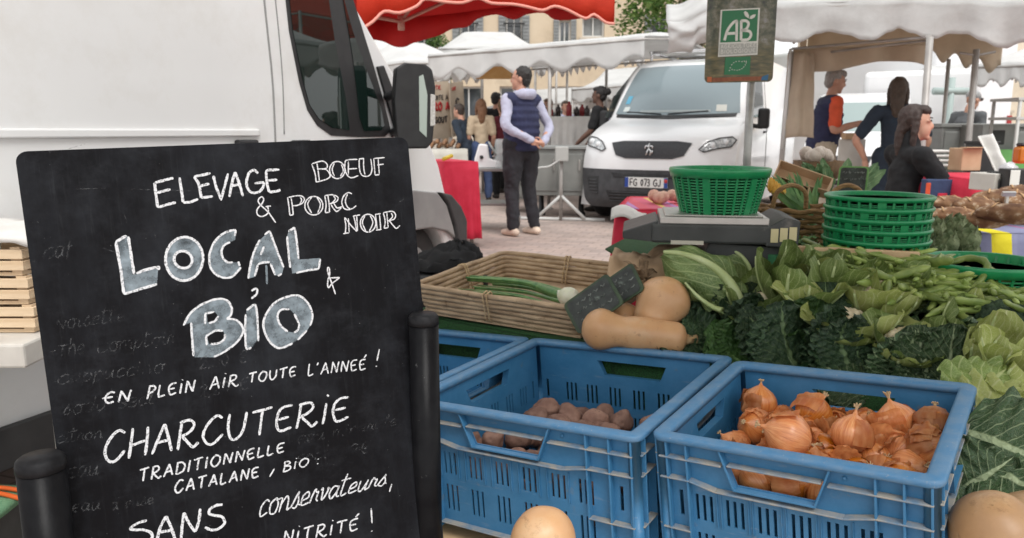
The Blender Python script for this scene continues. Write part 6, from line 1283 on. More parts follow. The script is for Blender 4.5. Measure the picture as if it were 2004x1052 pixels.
def hand(mb, w_, d, up, s=1.0, curl=.5):
    d = V(d).normalized(); u = V(up); u = (u - d * u.dot(d)).normalized(); x = d.cross(u)
    limb(mb, [w_, w_ + d * .045 * s, w_ + d * .085 * s], [.024 * s, .034 * s, .032 * s], 8, flat=.5)
    for i, L in enumerate((.062, .072, .068, .052)):
        b = w_ + d * .088 * s + x * (.026 - .0175 * i) * s; a1 = curl * .5; p1 = b + (d * cos(a1) - u * sin(a1)) * L * .5 * s; a2 = curl * 1.3; p2 = p1 + (d * cos(a2) - u * sin(a2)) * L * .5 * s; limb(mb, [b, p1, p2], [.0095 * s, .0088 * s, .0075 * s], 6)
    b = w_ + d * .03 * s + x * .028 * s; limb(mb, [b, b + (d * .7 + x * .75) * .032 * s, b + (d + x * .45 - u * .4) * .055 * s], [.012 * s, .0105 * s, .009 * s], 6)
def person(label, loc, face, H=1.75, pose=None, top=None, sleeve=None, sleeve_len=1.0, trousers=None, shoes=None, sk=sk1, hair=('short', (.02, .015, .012)), head_yaw=0, head_pitch=0, vest=None, vox=.011, hips_z=None, build=1.0, hood=None, apron=None, lean=(0, 0), bald=False):
    """face: direction the body faces in degrees from straight away (+Y), turning left"""
    k = H / 1.75; o = thing('person', label, 'person', loc, R(face)); J = dict(hip=V((0, 0, .94)), waist=V((0, 0, 1.08)), chest=V((0, .01, 1.30)), neck=V((0, -.005, 1.46)), head=V((0, .015, 1.615)))
    for n_ in ('waist', 'chest', 'neck', 'head'): f_ = (J[n_].z - .94); J[n_] += V((lean[0] * f_, lean[1] * f_, 0))
    lx, ly = lean; sh = lambda s: J['neck'] + V((s * .185 * build, .0, -.055)); hp_ = lambda s: V((s * .095 * build, 0, .90))
    P_ = dict(le=(-.27, -.03, 1.12), lw=(-.27, .08, .88), re=(.27, -.03, 1.12), rw=(.27, .08, .88), lk=(-.11, .02, .50), la=(-.12, -.02, .10), rk=(.11, .02, .50), ra=(.12, -.02, .10))
    P_.update(pose or {}); P_ = {a: (V(b_) if a[0] in 'lr' and len(a) == 2 else b_) for a, b_ in P_.items()}
    def out(m, nm, mt, par=o, vx=vox, sm=3, **kw):
        for i, p in enumerate(m.v): m.v[i] = p * k
        q_ = m.build(nm, mt, par, world=False, remesh=vx, smooth=sm, **kw)
        if nm in ('trousers', 'jumper', 't_shirt', 'quilted_vest', 'sleeve', 'hood', 'hair'):      # folds of the cloth, locks of the hair
            d_ = q_.modifiers.new('folds', 'DISPLACE'); d_.texture = folds if nm != 'hair' else locks; d_.strength = .026 if nm in ('trousers', 'jumper', 'sleeve', 't_shirt') else .014; d_.mid_level = .5; d_.texture_coords = 'LOCAL'
        return q_
    # --- body: one continuous skin surface
    b = MB(); limb(b, [J['hip'], J['waist'], J['chest'], J['neck'] + V((0, 0, -.06))], [.115 * build, .105 * build, .125 * build, .075], 14, flat=.75); limb(b, [J['neck'] + V((0, 0, -.05)), J['neck'] + V((0, .01, .05)), J['head'] + V((0, 0, -.06))], [.062, .052, .055])
    hq = T(J['head']) @ rotz(R(head_yaw)) @ Matrix.Rotation(R(head_pitch), 4, 'X')
    hm = MB(); hm.ico((0, -.012, .025), (.074, .092, .098), 3); hm.ico((0, .028, -.035), (.056, .062, .078), 3); limb(hm, [(0, .075, .02), (0, .096, -.018), (0, .086, -.026)], [.009, .012, .010], 8); hm.ico((0, .068, -.092), (.026, .02, .018), 2)
    for s in (-1, 1): hm.ico((s * .078, -.012, -.01), (.009, .020, .032), 2); hm.ico((s * .032, .072, .018), (.02, .014, .010), 2)
    hm.ico((0, .078, -.058), (.022, .009, .008), 2); b.add([hq @ p for p in hm.v], hm.f)
    for s, e, w_ in ((-1, 'le', 'lw'), (1, 're', 'rw')):
        limb(b, [sh(s), sh(s).lerp(P_[e], .5), P_[e], P_[e].lerp(P_[w_], .5), P_[w_]], [.052, .046, .039, .037, .027]); d = P_[w_] - P_[e]; hand(b, P_[w_], P_.get('lhd' if s < 0 else 'rhd', d), P_.get('lhu' if s < 0 else 'rhu', V((0, 0, 1)) if abs(d.normalized().z) < .8 else V((s, 0, 0))), 1.05, P_.get('curl', .6))
    legs = [(s, P_[kn], P_[an]) for s, kn, an in ((-1, 'lk', 'la'), (1, 'rk', 'ra'))]
    for s, kn, an in legs: limb(b, [hp_(s), hp_(s).lerp(kn, .5), kn, kn.lerp(an, .4), an], [.085 * build, .075, .055, .055, .038])
    out(b, 'body', sk, vx=min(vox, .008))
    # --- face details
    ey = MB()
    for s in (-1, 1): ey.ico((s * .032, .085, .020), (.011, .006, .006), 1); limb(ey, [(s * .018, .090, .038), (s * .048, .080, .040)], [.005, .004], 5)
    ey.xf(hq); out(ey, 'eyes', pm('eye_dark', (.02, .015, .012), rough=.4), vx=0, sm=0)
    st, hc = hair; h = MB(); hm_ = pm('hair', hc, tuple(x * 1.9 + .004 for x in hc), rough=.6, ns=60, stretch=(3, 3, .4), bs=120, bstr=.5)
    if st in ('short', 'balding', 'long', 'bun', 'tail'):
        h.ico((0, -.028, .038), (.083, .092, .097), 3)
        if st != 'balding': h.ico((0, .03, .085), (.066, .055, .04), 2)
        h.ico((0, -.055, -.02), (.070, .055, .065), 2)
        if st == 'bun': h.ico((0, -.125, .05), (.05, .05, .05), 2)
        if st == 'long':
            limb(h, [(0, -.05, .05), (0, -.085, -.06), (0, -.085, -.18), (0, -.075, -.28)], [.078, .072, .064, .035], 14, flat=.55)
            for s in (-1, 1): limb(h, [(s * .06, .0, .06), (s * .078, -.005, -.03), (s * .08, -.01, -.16)], [.030, .026, .018], 8)
    if st == 'cap': h.ico((0, -.02, .05), (.088, .10, .075), 3); limb(h, [(-.05, .09, .055), (0, .13, .045), (.05, .09, .055)], [.02, .02, .02], 8, flat=.5)
    h.xf(hq); out(h, 'cap' if st == 'cap' else 'hair', hm_, vx=.007, sm=2)
    # --- clothes
    if trousers:
        t = MB()
        for s, kn, an in legs: limb(t, [hp_(s) + V((0, 0, .06)), hp_(s).lerp(kn, .5), kn, kn.lerp(an, .5), an + (kn - an) * .02], [.112 * build, .100 * build, .076, .072, .062])
        limb(t, [J['hip'] + V((0, 0, -.03)), J['hip'] + V((0, 0, .10))], [.130 * build, .122 * build], 14, flat=.85); out(t, 'trousers', trousers)
    if shoes:
        for s, kn, an in legs: q = MB(); limb(q, [an + V((0, -.045, -.055)), an + V((0, .06, -.058)), an + V((0, .16, -.068))], [.043, .046, .032], 10, flat=.9); limb(q, [an + V((0, -.02, -.04)), an + V((0, -.005, .0))], [.042, .045]); out(q, 'shoe', shoes, vx=.008, sm=2)
    if top:
        t = MB(); limb(t, [J['hip'] + V((0, 0, .0)), J['waist'], J['chest'], J['neck'] + V((0, 0, -.065))], [.135 * build, .132 * build, .150 * build, .09], 16, flat=.78); limb(t, [sh(-1), J['neck'] + V((0, 0, -.055)), sh(1)], [.062, .075, .062])
        for s, e, w_ in ((-1, 'le', 'lw'), (1, 're', 'rw')):
            en = P_[e].lerp(P_[w_], (sleeve_len - .5) * 1.9) if sleeve_len > .5 else sh(s).lerp(P_[e], sleeve_len * 2 * .8)
            pts = [sh(s), sh(s).lerp(P_[e], .5), P_[e], en] if sleeve_len > .5 else [sh(s), sh(s).lerp(en, .6), en]
            if not vest: limb(t, pts, [.072, .064, .058, .046] if sleeve_len > .5 else [.072, .066, .064])
            else: q = MB(); limb(q, pts, [.062, .056, .052, .042] if sleeve_len > .5 else [.068, .064, .062]); out(q, 'sleeve', top)
        if hood == 'neck': limb(t, [J['neck'] + V((0, 0, -.04)), J['neck'] + V((0, .005, .06))], [.075, .064])
        out(t, 'jumper' if sleeve_len > .5 else 't_shirt', top)
    if vest:
        t = MB(); lz = (.86, .95, 1.05, 1.15, 1.25, 1.34)
        zz = [.885 + .0375 * i for i in range(14)]; t.tube([V((lx * (z - .94), ly * (z - .94) - .006, z)) for z in zz], [(.178 + .016 * sin(pi * i / 13) + (.007 if i % 2 else -.006)) * build * (1 if i < 12 else .88) for i in range(14)], 26, flat=.76); limb(t, [sh(-1) * .92 + V((0, 0, .11)), J['neck'] + V((0, -.01, -.07)), sh(1) * .92 + V((0, 0, .11))], [.074, .10, .074])
        vv = out(t, 'quilted_vest', vest)
        sm_ = MB()
        for z in (.99, 1.08, 1.17, 1.26, 1.35): sm_.tube([((J['waist'].x + lx * (z - 1.08)) + .163 * build * cos(R(a)), ly * (z - .94) + .131 * build * sin(R(a)), z) for a in range(0, 360, 15)], .006, 5, closed=True)
        for i, p in enumerate(sm_.v): sm_.v[i] = p * k
    if hood == 'hood':
        t = MB(); limb(t, [J['neck'] + V((-.09, -.02, -.01)), J['neck'] + V((-.05, -.10, .0)), J['neck'] + V((.05, -.10, .0)), J['neck'] + V((.09, -.02, -.01))], [.045, .055, .055, .045]); limb(t, [J['neck'] + V((-.08, .01, .0)), J['neck'] + V((0, .06, -.02)), J['neck'] + V((.08, .01, .0))], [.03, .03, .03]); out(t, 'hood', top)
    return o
def at(px, y, z=0): p = PY(px, 300, y); return (p.x, p.y, z)
navy = cloth('navy_quilt', (.022, .026, .065), bs=16); lav = cloth('lavender_cotton', (.40, .41, .52), 1.15); char = cloth('charcoal_denim', (.018, .018, .022), 1.6); beige_shoe = cloth('beige_suede', (.58, .47, .38)); blackc = cloth('black_knit', (.006, .006, .007)); jeans = cloth('blue_denim', (.035, .055, .12)); orange = cloth('orange_cotton', (.58, .085, .035)); khaki = cloth('khaki_cotton', (.42, .36, .28)); tanc = cloth('tan_cotton', (.42, .33, .23)); dkblue = cloth('dark_blue_cotton', (.014, .022, .035)); greyj = cloth('grey_jacket', (.09, .095, .10)); wht_c = cloth('white_cotton', (.6, .6, .62)); dshoe = cloth('dark_leather', (.02, .015, .012))
person('man in navy quilted vest and pale hoodie standing with hands clasped behind his back', at(1020, 8.30), 38, 1.80, dict(le=(-.28, -.12, 1.13), lw=(-.02, -.235, .985), re=(.28, -.12, 1.12), rw=(.09, -.235, .955), lhd=V((.9, -.1, -.15)), rhd=V((-.85, -.15, .2)), lhu=V((0, -1, .3)), rhu=V((0, -1, .2)), lk=(-.10, .03, .50), la=(-.115, -.01, .10), rk=(.12, .02, .50), ra=(.16, -.03, .10), curl=.9), top=lav, sleeve_len=.96, trousers=char, shoes=beige_shoe, vest=navy, hood='hood', hair=('balding', (.012, .010, .009)), head_yaw=42, build=1.05, vox=.009)
person('grey haired man in navy vest and orange t-shirt holding out his hand', at(1607, 8.0), -94, 1.75, dict(re=(.25, .03, 1.13), rw=(.20, .30, 1.20), le=(-.25, .0, 1.12), lw=(-.16, .26, 1.08), rhd=V((-.1, 1, .2)), rhu=V((0, 0, 1)), curl=.4), top=orange, sleeve_len=.48, trousers=khaki, shoes=dshoe, vest=navy, hair=('short', (.20, .19, .18)), head_yaw=-8, head_pitch=-14, lean=(0, .12), build=1.05)
person('person with long dark hair seen from behind, one hand on the hip', at(1748, 7.3), -20, 1.62, dict(le=(-.36, -.06, 1.13), lw=(-.26, .02, .93), re=(.30, .0, 1.12), rw=(.24, .14, .95), lhd=V((.2, .1, -1))), top=dkblue, sleeve_len=.5, trousers=dkblue, shoes=dshoe, hair=('long', (.035, .022, .014)), head_yaw=-6, build=.95)
q = at(1762, 5.15); person('seated woman in black turtleneck with long brown hair reaching over the bread table', (q[0], q[1], -.42), -86, 1.72, dict(re=(.23, .24, 1.14), rw=(.20, .52, 1.02), le=(-.20, .22, 1.14), lw=(-.12, .40, 1.20), rhd=V((-.1, 1, -.9)), lk=(-.11, .44, .93), rk=(.11, .44, .93), la=(-.12, .46, .52), ra=(.12, .46, .52)), top=blackc, sleeve_len=.97, trousers=jeans, shoes=dshoe, hood='neck', hair=('long', (.022, .011, .008)), head_yaw=-34, lean=(0, .12), build=.88)
st_ = thing('bar_stool', 'dark stool under the woman in the black turtleneck', 'stool', (q[0], q[1], 0)); m = MB(); m.lathe([(0, .38), (.17, .38), (.17, .42), (0, .43)], 20); m.build('seat', blk_m, st_, world=False)
for a in range(4): m = MB(); m.tube([(.12 * cos(a * pi / 2), .12 * sin(a * pi / 2), .38), (.18 * cos(a * pi / 2), .18 * sin(a * pi / 2), 0)], .014, 6); m.build('leg', pole_m, st_, world=False)
person('woman in black t-shirt with dark hair bun reaching down beside cargo van', at(1172, 10.9), 70, 1.74, dict(le=(-.25, .06, 1.14), lw=(-.20, .26, .96), re=(.26, .02, 1.12), rw=(.2, .22, .95)), top=blackc, sleeve_len=.5, trousers=blackc, shoes=dshoe, sk=sk2, hair=('bun', (.008, .006, .006)), vox=.014)
person('woman with long light brown hair and tan shirt at the cheese stall', at(942, 12.2), 10, 1.62, dict(le=(-.21, -.02, 1.12), lw=(-.20, .12, .92), re=(.21, -.02, 1.12), rw=(.20, .12, .92)), build=.86, top=tanc, sleeve_len=.5, trousers=jeans, shoes=dshoe, hair=('long', (.12, .055, .025)), vox=.014)
person('person in a dark blue jacket bending at the cheese stall', at(915, 12.2), 60, 1.55, dict(), top=dkblue, sleeve_len=.97, trousers=dkblue, shoes=dshoe, hair=('short', (.03, .02, .015)), lean=(0, .25), vox=.016)
person('tall dark haired person in black beyond the tan shirted woman', at(971, 14.2), -30, 1.82, dict(), top=blackc, sleeve_len=.97, trousers=blackc, shoes=dshoe, hair=('short', (.01, .008, .008)), vox=.016)
person('person in a dark red and black top beside the man in the vest', at(983, 13.0), 20, 1.62, dict(), top=cloth('wine_cotton', (.13, .02, .03)), sleeve_len=.97, trousers=blackc, shoes=dshoe, hair=('short', (.12, .07, .03)), vox=.016)
person('person in a pale top partly hidden behind the cargo van mirror side', at(1207, 12.6), -60, 1.70, dict(), top=cloth('lilac_cotton', (.42, .40, .55)), sleeve_len=.97, trousers=blackc, shoes=dshoe, hair=('short', (.02, .015, .012)), vox=.016)
person('shopper in dark clothes at the back of the centre stall', at(1072, 13.5), 150, 1.68, dict(), top=greyj, sleeve_len=.97, trousers=blackc, shoes=dshoe, hair=('short', (.10, .06, .04)), vox=.016)
person('shopper in a pale blue shirt at the back of the centre stall', at(1105, 15.5), 200, 1.72, dict(), top=lav, sleeve_len=.97, trousers=jeans, shoes=dshoe, hair=('short', (.05, .035, .025)), vox=.016)
person('man in grey flat cap and dark jacket bending behind the long steel counter', at(1872, 9.6), -70, 1.62, dict(le=(-.25, .10, 1.12), lw=(-.15, .32, 1.0), re=(.25, .10, 1.12), rw=(.15, .32, 1.0)), top=greyj, sleeve_len=.97, trousers=blackc, shoes=dshoe, hair=('cap', (.22, .22, .22)), head_pitch=-20, lean=(0, .28), vox=.014)
# ================================================================== BUILDINGS
def facade_mat(name, c1, c2):
    return pm(name, c1, c2, rough=.9, ns=.8, bs=14, bstr=.3, bd=.01, dirt=tuple(x * .72 for x in c1), dirts=.9, dlo=.5, dhi=.8)
def building(label, x0, x1, y, h, wins, mt, name='building', rot=0):
    o = thing(name, label, 'building', (0, 0, 0)); hole = []
    for wx, wz_, ww, wh, kind in wins: hole.append([(wx - ww / 2, wz_), (wx + ww / 2, wz_), (wx + ww / 2, wz_ + wh), (wx - ww / 2, wz_ + wh)])
    M = T(0, y + .4, 0) @ Matrix.Rotation(R(90), 4, 'X'); m = MB(); m.prism([(x0, 0), (x1, 0), (x1, h), (x0, h)], hole, M, .4); m.build('wall', mt, o)
    m = MB(); m.box(((x0 + x1) / 2, y + 4, h + .15), (x1 - x0 + .8, 8.8, .3)); m.build('roof', pm('roof_tile', (.30, .15, .09), (.40, .22, .14), rough=.9, ns=20), o)
    m = MB(); m.box(((x0 + x1) / 2, y - .06, .4), (x1 - x0, .1, .8)); m.build('plinth', pm('plinth_stone', (.36, .32, .27), (.44, .40, .34), rough=.9, ns=4), o)
    for wx, wz_, ww, wh, kind in wins:
        f_ = MB(); t = .07
        for a, b_, c, d in ((-ww / 2 + t / 2, wh / 2, t, wh), (ww / 2 - t / 2, wh / 2, t, wh), (0, t / 2, ww - 2 * t, t), (0, wh - t / 2, ww - 2 * t, t), (0, wh / 2, .05, wh - 2 * t)): f_.box((wx + a, y + .22, wz_ + b_), (c, .06, d))
        fo = f_.build('window', white_paint, o)
        p = MB(); p.box((wx, y + .28, wz_ + wh / 2), (ww, .02, wh)); p.build('pane', dark_glass if kind != 'shut' else shutter_m, fo)
        s = MB(); s.box((wx, y - .04, wz_ - .05), (ww + .2, .16, .08)); s.build('sill', stone_m, fo)
        if kind in ('open', 'rail'):
            for sg in (-1, 1):
                sh_ = MB(); sh_.box((wx + sg * (ww / 2 + ww * .24), y - .04, wz_ + wh / 2), (ww * .46, .05, wh))
                for j in range(9): sh_.box((wx + sg * (ww / 2 + ww * .24), y - .075, wz_ + wh * (j + .5) / 9), (ww * .36, .03, wh / 22))
                sh_.build('shutter', shutter_m, o)
        if kind == 'rail':
            r = MB(); r.tube([(wx - ww / 2 - .1, y - .14, wz_ + .85), (wx + ww / 2 + .1, y - .14, wz_ + .85)], .025, 5); r.tube([(wx - ww / 2 - .1, y - .14, wz_ + .1), (wx + ww / 2 + .1, y - .14, wz_ + .1)], .02, 5)
            for j in range(11): x = wx - ww / 2 + ww * j / 10; r.tube([(x, y - .14, wz_ + .1), (x, y - .14, wz_ + .85)], .012, 4)
            r.build('railing', blackp_m, o)
    return o
white_paint = pm('white_paint', (.62, .62, .60), rough=.6); dark_glass = glass('window_pane', (.06, .07, .08), 1, .05, 1); shutter_m = pm('grey_shutter', (.20, .21, .21), (.26, .27, .27), rough=.7, ns=6); stone_m = pm('pale_stone', (.48, .42, .34), (.56, .50, .42), rough=.9, ns=3)
by = 30.0; w_ = lambda px, py: PY(px, py, by)
W_l = []
for px, yt, yb, wd, kd in ((916, 30, 92, 30, 'rail'), (1006, 30, 92, 30, 'rail'), (1105, 38, 95, 22, 'open'), (1161, 30, 72, 42, 'shut'), (830, 30, 92, 30, 'rail'), (740, 30, 92, 30, 'rail'), (1290, 30, 92, 30, 'rail')):
    a = w_(px, yb); b_ = w_(px, yt); W_l.append((a.x, a.z, wd / FPX * by, b_.z - a.z, kd)); 
    W_l.append((a.x, .9, 1.1, 1.9, 'shut' if kd == 'shut' else 'plain'))
building('beige plastered building with railed windows behind the white canopies', -14, 7.5, by, 11, W_l, facade_mat('beige_plaster', (.52, .42, .30), (.60, .50, .37)))
W_r = []
for px, yt, yb, wd, kd in ((1962, 158, 215, 26, 'plain'), (2040, 158, 215, 26, 'plain'), (1840, 150, 210, 24, 'plain'), (1770, 60, 130, 26, 'open'), (1650, 60, 130, 26, 'open')):
    a = PY(px, yb, 26); b_ = PY(px, yt, 26); W_r.append((a.x, a.z, wd / FPX * 26, b_.z - a.z, kd))
building('pale stone building with dark windows at the right end of the square', 9.5, 27, 26, 9.5, W_r, facade_mat('cream_plaster', (.62, .54, .42), (.70, .62, .50)))
def tree(label, px, y, z0, r, n, seed, c1, c2, trunk_h=None, lz=.13):
    p = PY(px, 300, y); o = thing('tree', label, 'tree', (p.x, p.y, 0)); rr = random.Random(seed); t = MB(); t.tube(crom([(0, 0, 0), (.05, .02, z0 * .5), (-.05, .05, z0), (.1, 0, z0 + r * .5)], 5), [.22 - .008 * i for i in range(16)], 9); tips = []
    for i in range(9):
        a = i * 2.4; e = V((cos(a) * r * .7, sin(a) * r * .7, z0 + r * (.1 + .9 * rr.random()))); t.tube(crom([V((0, 0, z0 * .85)), V((e.x * .4, e.y * .4, z0 + r * .15)), e], 5), [.10 - .008 * j for j in range(11)], 6); tips.append(e)
    t.build('trunk', pm('bark', (.12, .09, .06), (.2, .16, .11), rough=.95, ns=9, stretch=(4, 4, .6)), o, world=False); c = MB(); cl = []
    for i in range(46): d = V((rr.gauss(0, 1), rr.gauss(0, 1), rr.gauss(0, 1))).normalized(); cl.append((V((0, 0, z0 + r * .75)) + d * r * (.35 + .7 * rr.random()) * 1.0, r * (.16 + .16 * rr.random())))
    for i in range(n):
        q, s = rr.choice(cl); d = V((rr.gauss(0, 1), rr.gauss(0, 1), rr.gauss(0, .8))); pt = q + d.normalized() * s * (.5 + .6 * rr.random()); x = V((rr.random() - .5, rr.random() - .5, (rr.random() - .5) * .6)).normalized(); u = x.cross(V((rr.random() - .5, rr.random() - .5, rr.random() + .2))).normalized(); l = lz * (.7 + .7 * rr.random())
        c.add([pt - x * l * .5, pt + u * l * .32 - V((0, 0, l * .06)), pt + x * l * .5, pt - u * l * .32 - V((0, 0, l * .06))], [(0, 1, 2, 3)], mi=0 if rr.random() < .55 else 1, sm=False)
    c.build('crown', [pm('foliage', c1, tuple(x * 1.4 for x in c1), rough=.6, ns=2, trans=.3), pm('foliage_light', c2, tuple(x * 1.3 for x in c2), rough=.6, ns=2, trans=.3)], o, world=False); return o
tree('green plane tree between the beige building and the big grey canopy', 1345, 20, 3.0, 2.1, 9000, 4, (.06, .13, .025), (.16, .24, .06))
tree('young green tree seen beneath the big canopy beside the grey pole', 1812, 18, 1.7, .9, 2600, 9, (.04, .11, .02), (.10, .18, .04), lz=.09)
tree('small tree top peeping over the white canopy right of the red canopy', 866, 24, 2.6, .9, 2600, 12, (.05, .11, .03), (.12, .19, .05), lz=.10)
# ================================================================== STALLS AND GOODS IN THE MIDDLE DISTANCE
def table(label, px0, px1, pyt, y, depth, top_m, drop=None, drop_m=None, rot=None, name='market_table', ang=0, full=False):
    a, b_ = PY(px0, pyt, y), PY(px1, pyt, y - math.tan(ang) * (px1 - px0) / FPX * y); z = a.z; b_.z = z; X = (b_ - a).normalized(); Y = V((-X.y, X.x, 0)); L = (b_ - a).length; M = frame(V((a.x, a.y, 0)), X, Y, UP); o = thing(name, label, 'table', M=M)
    m = MB(); m.box((L / 2, depth / 2, z - .015), (L, depth, .03)); m.build('top', top_m, o, world=False, bevel=.004)
    for x in (.05, L - .05):
        for yy in (.05, depth - .05): q = MB(); q.tube([(x, yy, 0), (x, yy, z - .03)], .02, 6); q.build('leg', pole_m, o, world=False)
    if drop_m:
        d = drop or z - .08; q = MB(); fold = lambda s: .018 * sin(s * 26) + .012 * sin(s * 11 + 1)
        loop = [(-.01, depth)] + [(-.01, depth * (1 - i / 10)) for i in range(1, 10)] + [(L * i / 24, -.01) for i in range(25)] + [(L + .01, depth * i / 10) for i in range(1, 11)]
        n = len(loop); q.sheet(lambda u, v: (lambda p, i: V((p[0] + (-1 if p[0] < 0 else (1 if p[0] > L else 0)) * (fold(i * .3) + .035) * v * 1.4, p[1] - (0 if p[1] > 0 else 1) * (fold(p[0] * 2.2) + .05) * v * 1.4, z + .004 - d * v)))(loop[int(round(u * (n - 1)))], round(u * (n - 1))), n - 1, 8)
        q.sheet(lambda u, v: (L * u, depth * v, z + .005), 8, 4); q.build('tablecloth', drop_m, o, world=False, solid=.003)
    return o, z, M
redc = pm('red_cloth', (.55, .015, .045), (.64, .03, .07), rough=.8, ns=8, bs=20, bstr=.3, bd=.01); whitec = pm('white_cloth', (.62, .60, .57), (.70, .68, .65), rough=.85, ns=6, bs=14, bstr=.4, bd=.02); metal_m = pm('dull_steel', (.24, .25, .24), (.34, .35, .34), rough=.45, metal=.4, ns=3); counter_m = pm('counter_grey', (.17, .175, .165), (.23, .235, .22), rough=.5, ns=4)
o, z, M = table('red covered table at the nose of the big white van', 868, 935, 318, 7.4, .8, redc, drop_m=redc, ang=-.4)
m = MB(); m.tube([M @ V((.03, .1, z + .03)), M @ V((.14, .16, z + .06))], .02, 8); tag(m.build('yellow_handle', pm('yellow_plastic', (.7, .55, .05), rough=.4), None, loc=M @ V((.08, .13, z))), 'yellow plastic handle on the red covered table', 'handle')
# cheese stall: boards, sausages, low table
def text_board(label, c4, lines, mt):
    P_ = [PY(*q) for q in c4]; X = (P_[1] - P_[0]); Y = P_[3] - P_[0]; n = X.cross(Y).normalized(); L, H_ = X.length, Y.length; X = X.normalized(); M = frame(P_[0], X, n.cross(X), n); o = thing('stall_banner', label, 'banner', M=M)
    m = MB(); m.prism([(0, 0), (L, 0), (L, H_), (0, H_)], [], T(0, 0, -.02), .02); m.build('cloth', mt, o, world=False)
    q = MB(); 
    for x in (0, L): q.tube([(x, 0, -.03), (x, -max(.1, P_[0].z), -.03)] if abs(n.z) < .2 else [(x, 0, -.03), (x, H_, -.03)], .02, 6)
    q.build('stand', pole_m, o, world=False)
    for txt, x, y, h, wd, mm in lines: flat_text(txt, T(x * L, y * H_, .004), h * H_, wd * H_, mm, o, world=False, gap=.2)
    return o
redt = pm('red_letters', (.42, .03, .03), rough=.7); dkt = pm('dark_letters', (.05, .04, .035), rough=.7); kraft = pm('kraft_banner', (.46, .38, .29), (.54, .46, .36), rough=.85, ns=5)
text_board('tan cloth banner with red capitals hanging in the cheese stall', [(845, 272, 13.2), (884, 268, 13.5), (886, 162, 13.5), (845, 160, 13.2)], [('LAITIE', .1, .86, .07, .008, redt), ('VENTE A', .14, .68, .08, .010, dkt), ('FROMAGE', .03, .50, .13, .022, redt), ('GOUT', .2, .28, .10, .015, dkt)], kraft)
text_board('narrower tan banner with a dark drawing beside the red lettered banner', [(886, 268, 13.4), (912, 262, 13.8), (914, 160, 13.8), (886, 162, 13.4)], [('LAIT', .15, .86, .06, .008, redt), ('S', .35, .45, .25, .02, dkt)], kraft)
o, z, M = table('cheese stall table with a pale front', 840, 915, 292, 11.6, .9, whitec, drop_m=pm('pale_front', (.44, .42, .37), (.52, .50, .45), rough=.8, ns=4), ang=-.2)
saus = pm('sausage_brown', (.16, .075, .035), (.28, .15, .075), rough=.6, ns=20, rand=.2)
for i in range(14): m = MB(); p = M @ V((.04 + .035 * i, .2 + .12 * (i % 3), z + .03 + .05 * (i % 4) / 2)); m.tube(crom([p - X_ for X_ in (V((.0, .10, 0)), V((0, 0, -.02)), V((0, -.1, 0)))], 4), .03, 7); tag(m.build('sausage', saus, None, loc=p), 'brown cured sausage heaped on the cheese stall table', 'sausage', 'cured sausages on the cheese stall')
# slicer on a wheeled trolley
tr = thing('trolley', 'steel wheeled trolley carrying the white slicing machine', 'trolley', M=T(*at(965, 8.9)) @ rotz(-.1)); m = MB(); zt_ = PY(960, 330, 8.9).z; m.box((0, 0, zt_), (.62, .5, .035)); m.box((0, 0, .30), (.58, .46, .03)); m.build('shelves', metal_m, tr, world=False, bevel=.006)
for x in (-.27, .27):
    for y in (-.2, .2): m = MB(); m.tube([(x, y, .2), (x, y, zt_)], .018, 6); m.build('leg', chrome_m, tr, world=False); q = MB(); q.lathe([(.02, -.02), (.085, -.02), (.095, 0), (.085, .02), (.02, .02)], 18, T(x, y, .095) @ Matrix.Rotation(R(90), 4, 'Y')); wq = q.build('castor', blk_m, tr, world=False); q = MB(); q.lathe([(0, .03), (.045, .03), (.05, -.03), (0, -.03)], 12, T(x, y, .095) @ Matrix.Rotation(R(90), 4, 'Y')); q.build('hub', chrome_m, wq, world=False)
sl = thing('slicing_machine', 'white meat slicing machine with a tilted steel guard', 'slicer', M=T(at(955, 8.9)[0], at(955, 8.9)[1], zt_ + .018)); m = MB(); m.prism([(-.16, 0), (.16, 0), (.14, .07), (.02, .10), (.0, .26), (-.10, .27), (-.15, .10)], [], T(0, .1, 0) @ Matrix.Rotation(R(90), 4, 'X'), .22); m.build('housing', vw2_m, sl, world=False, bevel=.02, seg=3); m = MB(); m.lathe([(.10, -.01), (.115, 0), (.10, .01)], 24, T(.06, -.02, .20) @ Matrix.Rotation(R(60), 4, 'Y')); m.build('blade_guard', metal_m, sl, world=False); m = MB(); m.lathe([(0, 0), (.022, 0), (.02, .02), (0, .02)], 14, T(-.07, -.125, .12) @ Matrix.Rotation(R(90), 4, 'X')); m.build('knob', blackp_m, sl, world=False); m = MB(); m.box((.14, 0, .17), (.2, .16, .012), Matrix.Rotation(R(-28), 4, 'Y')); m.build('tray', steel_m, sl, world=False)
m = MB()
def pbag(u, v): a = 2 * pi * u; r = .13 * (1 - .35 * v) * (1 + .15 * nz((cos(a) * 2, sin(a) * 2, v * 3))); return V((r * cos(a), r * .7 * sin(a), .32 * v))
m.sheet(pbag, 26, 10); q = m.build('plastic_bag', glass('clear_plastic', (.6, .62, .62), .45, .25, .8), None, loc=(0, 0, 0)); tag(q, 'crumpled clear plastic bag beside the slicing machine', 'bag'); q.matrix_world = T(at(985, 8.85)[0], at(985, 8.85)[1], zt_ + .02)
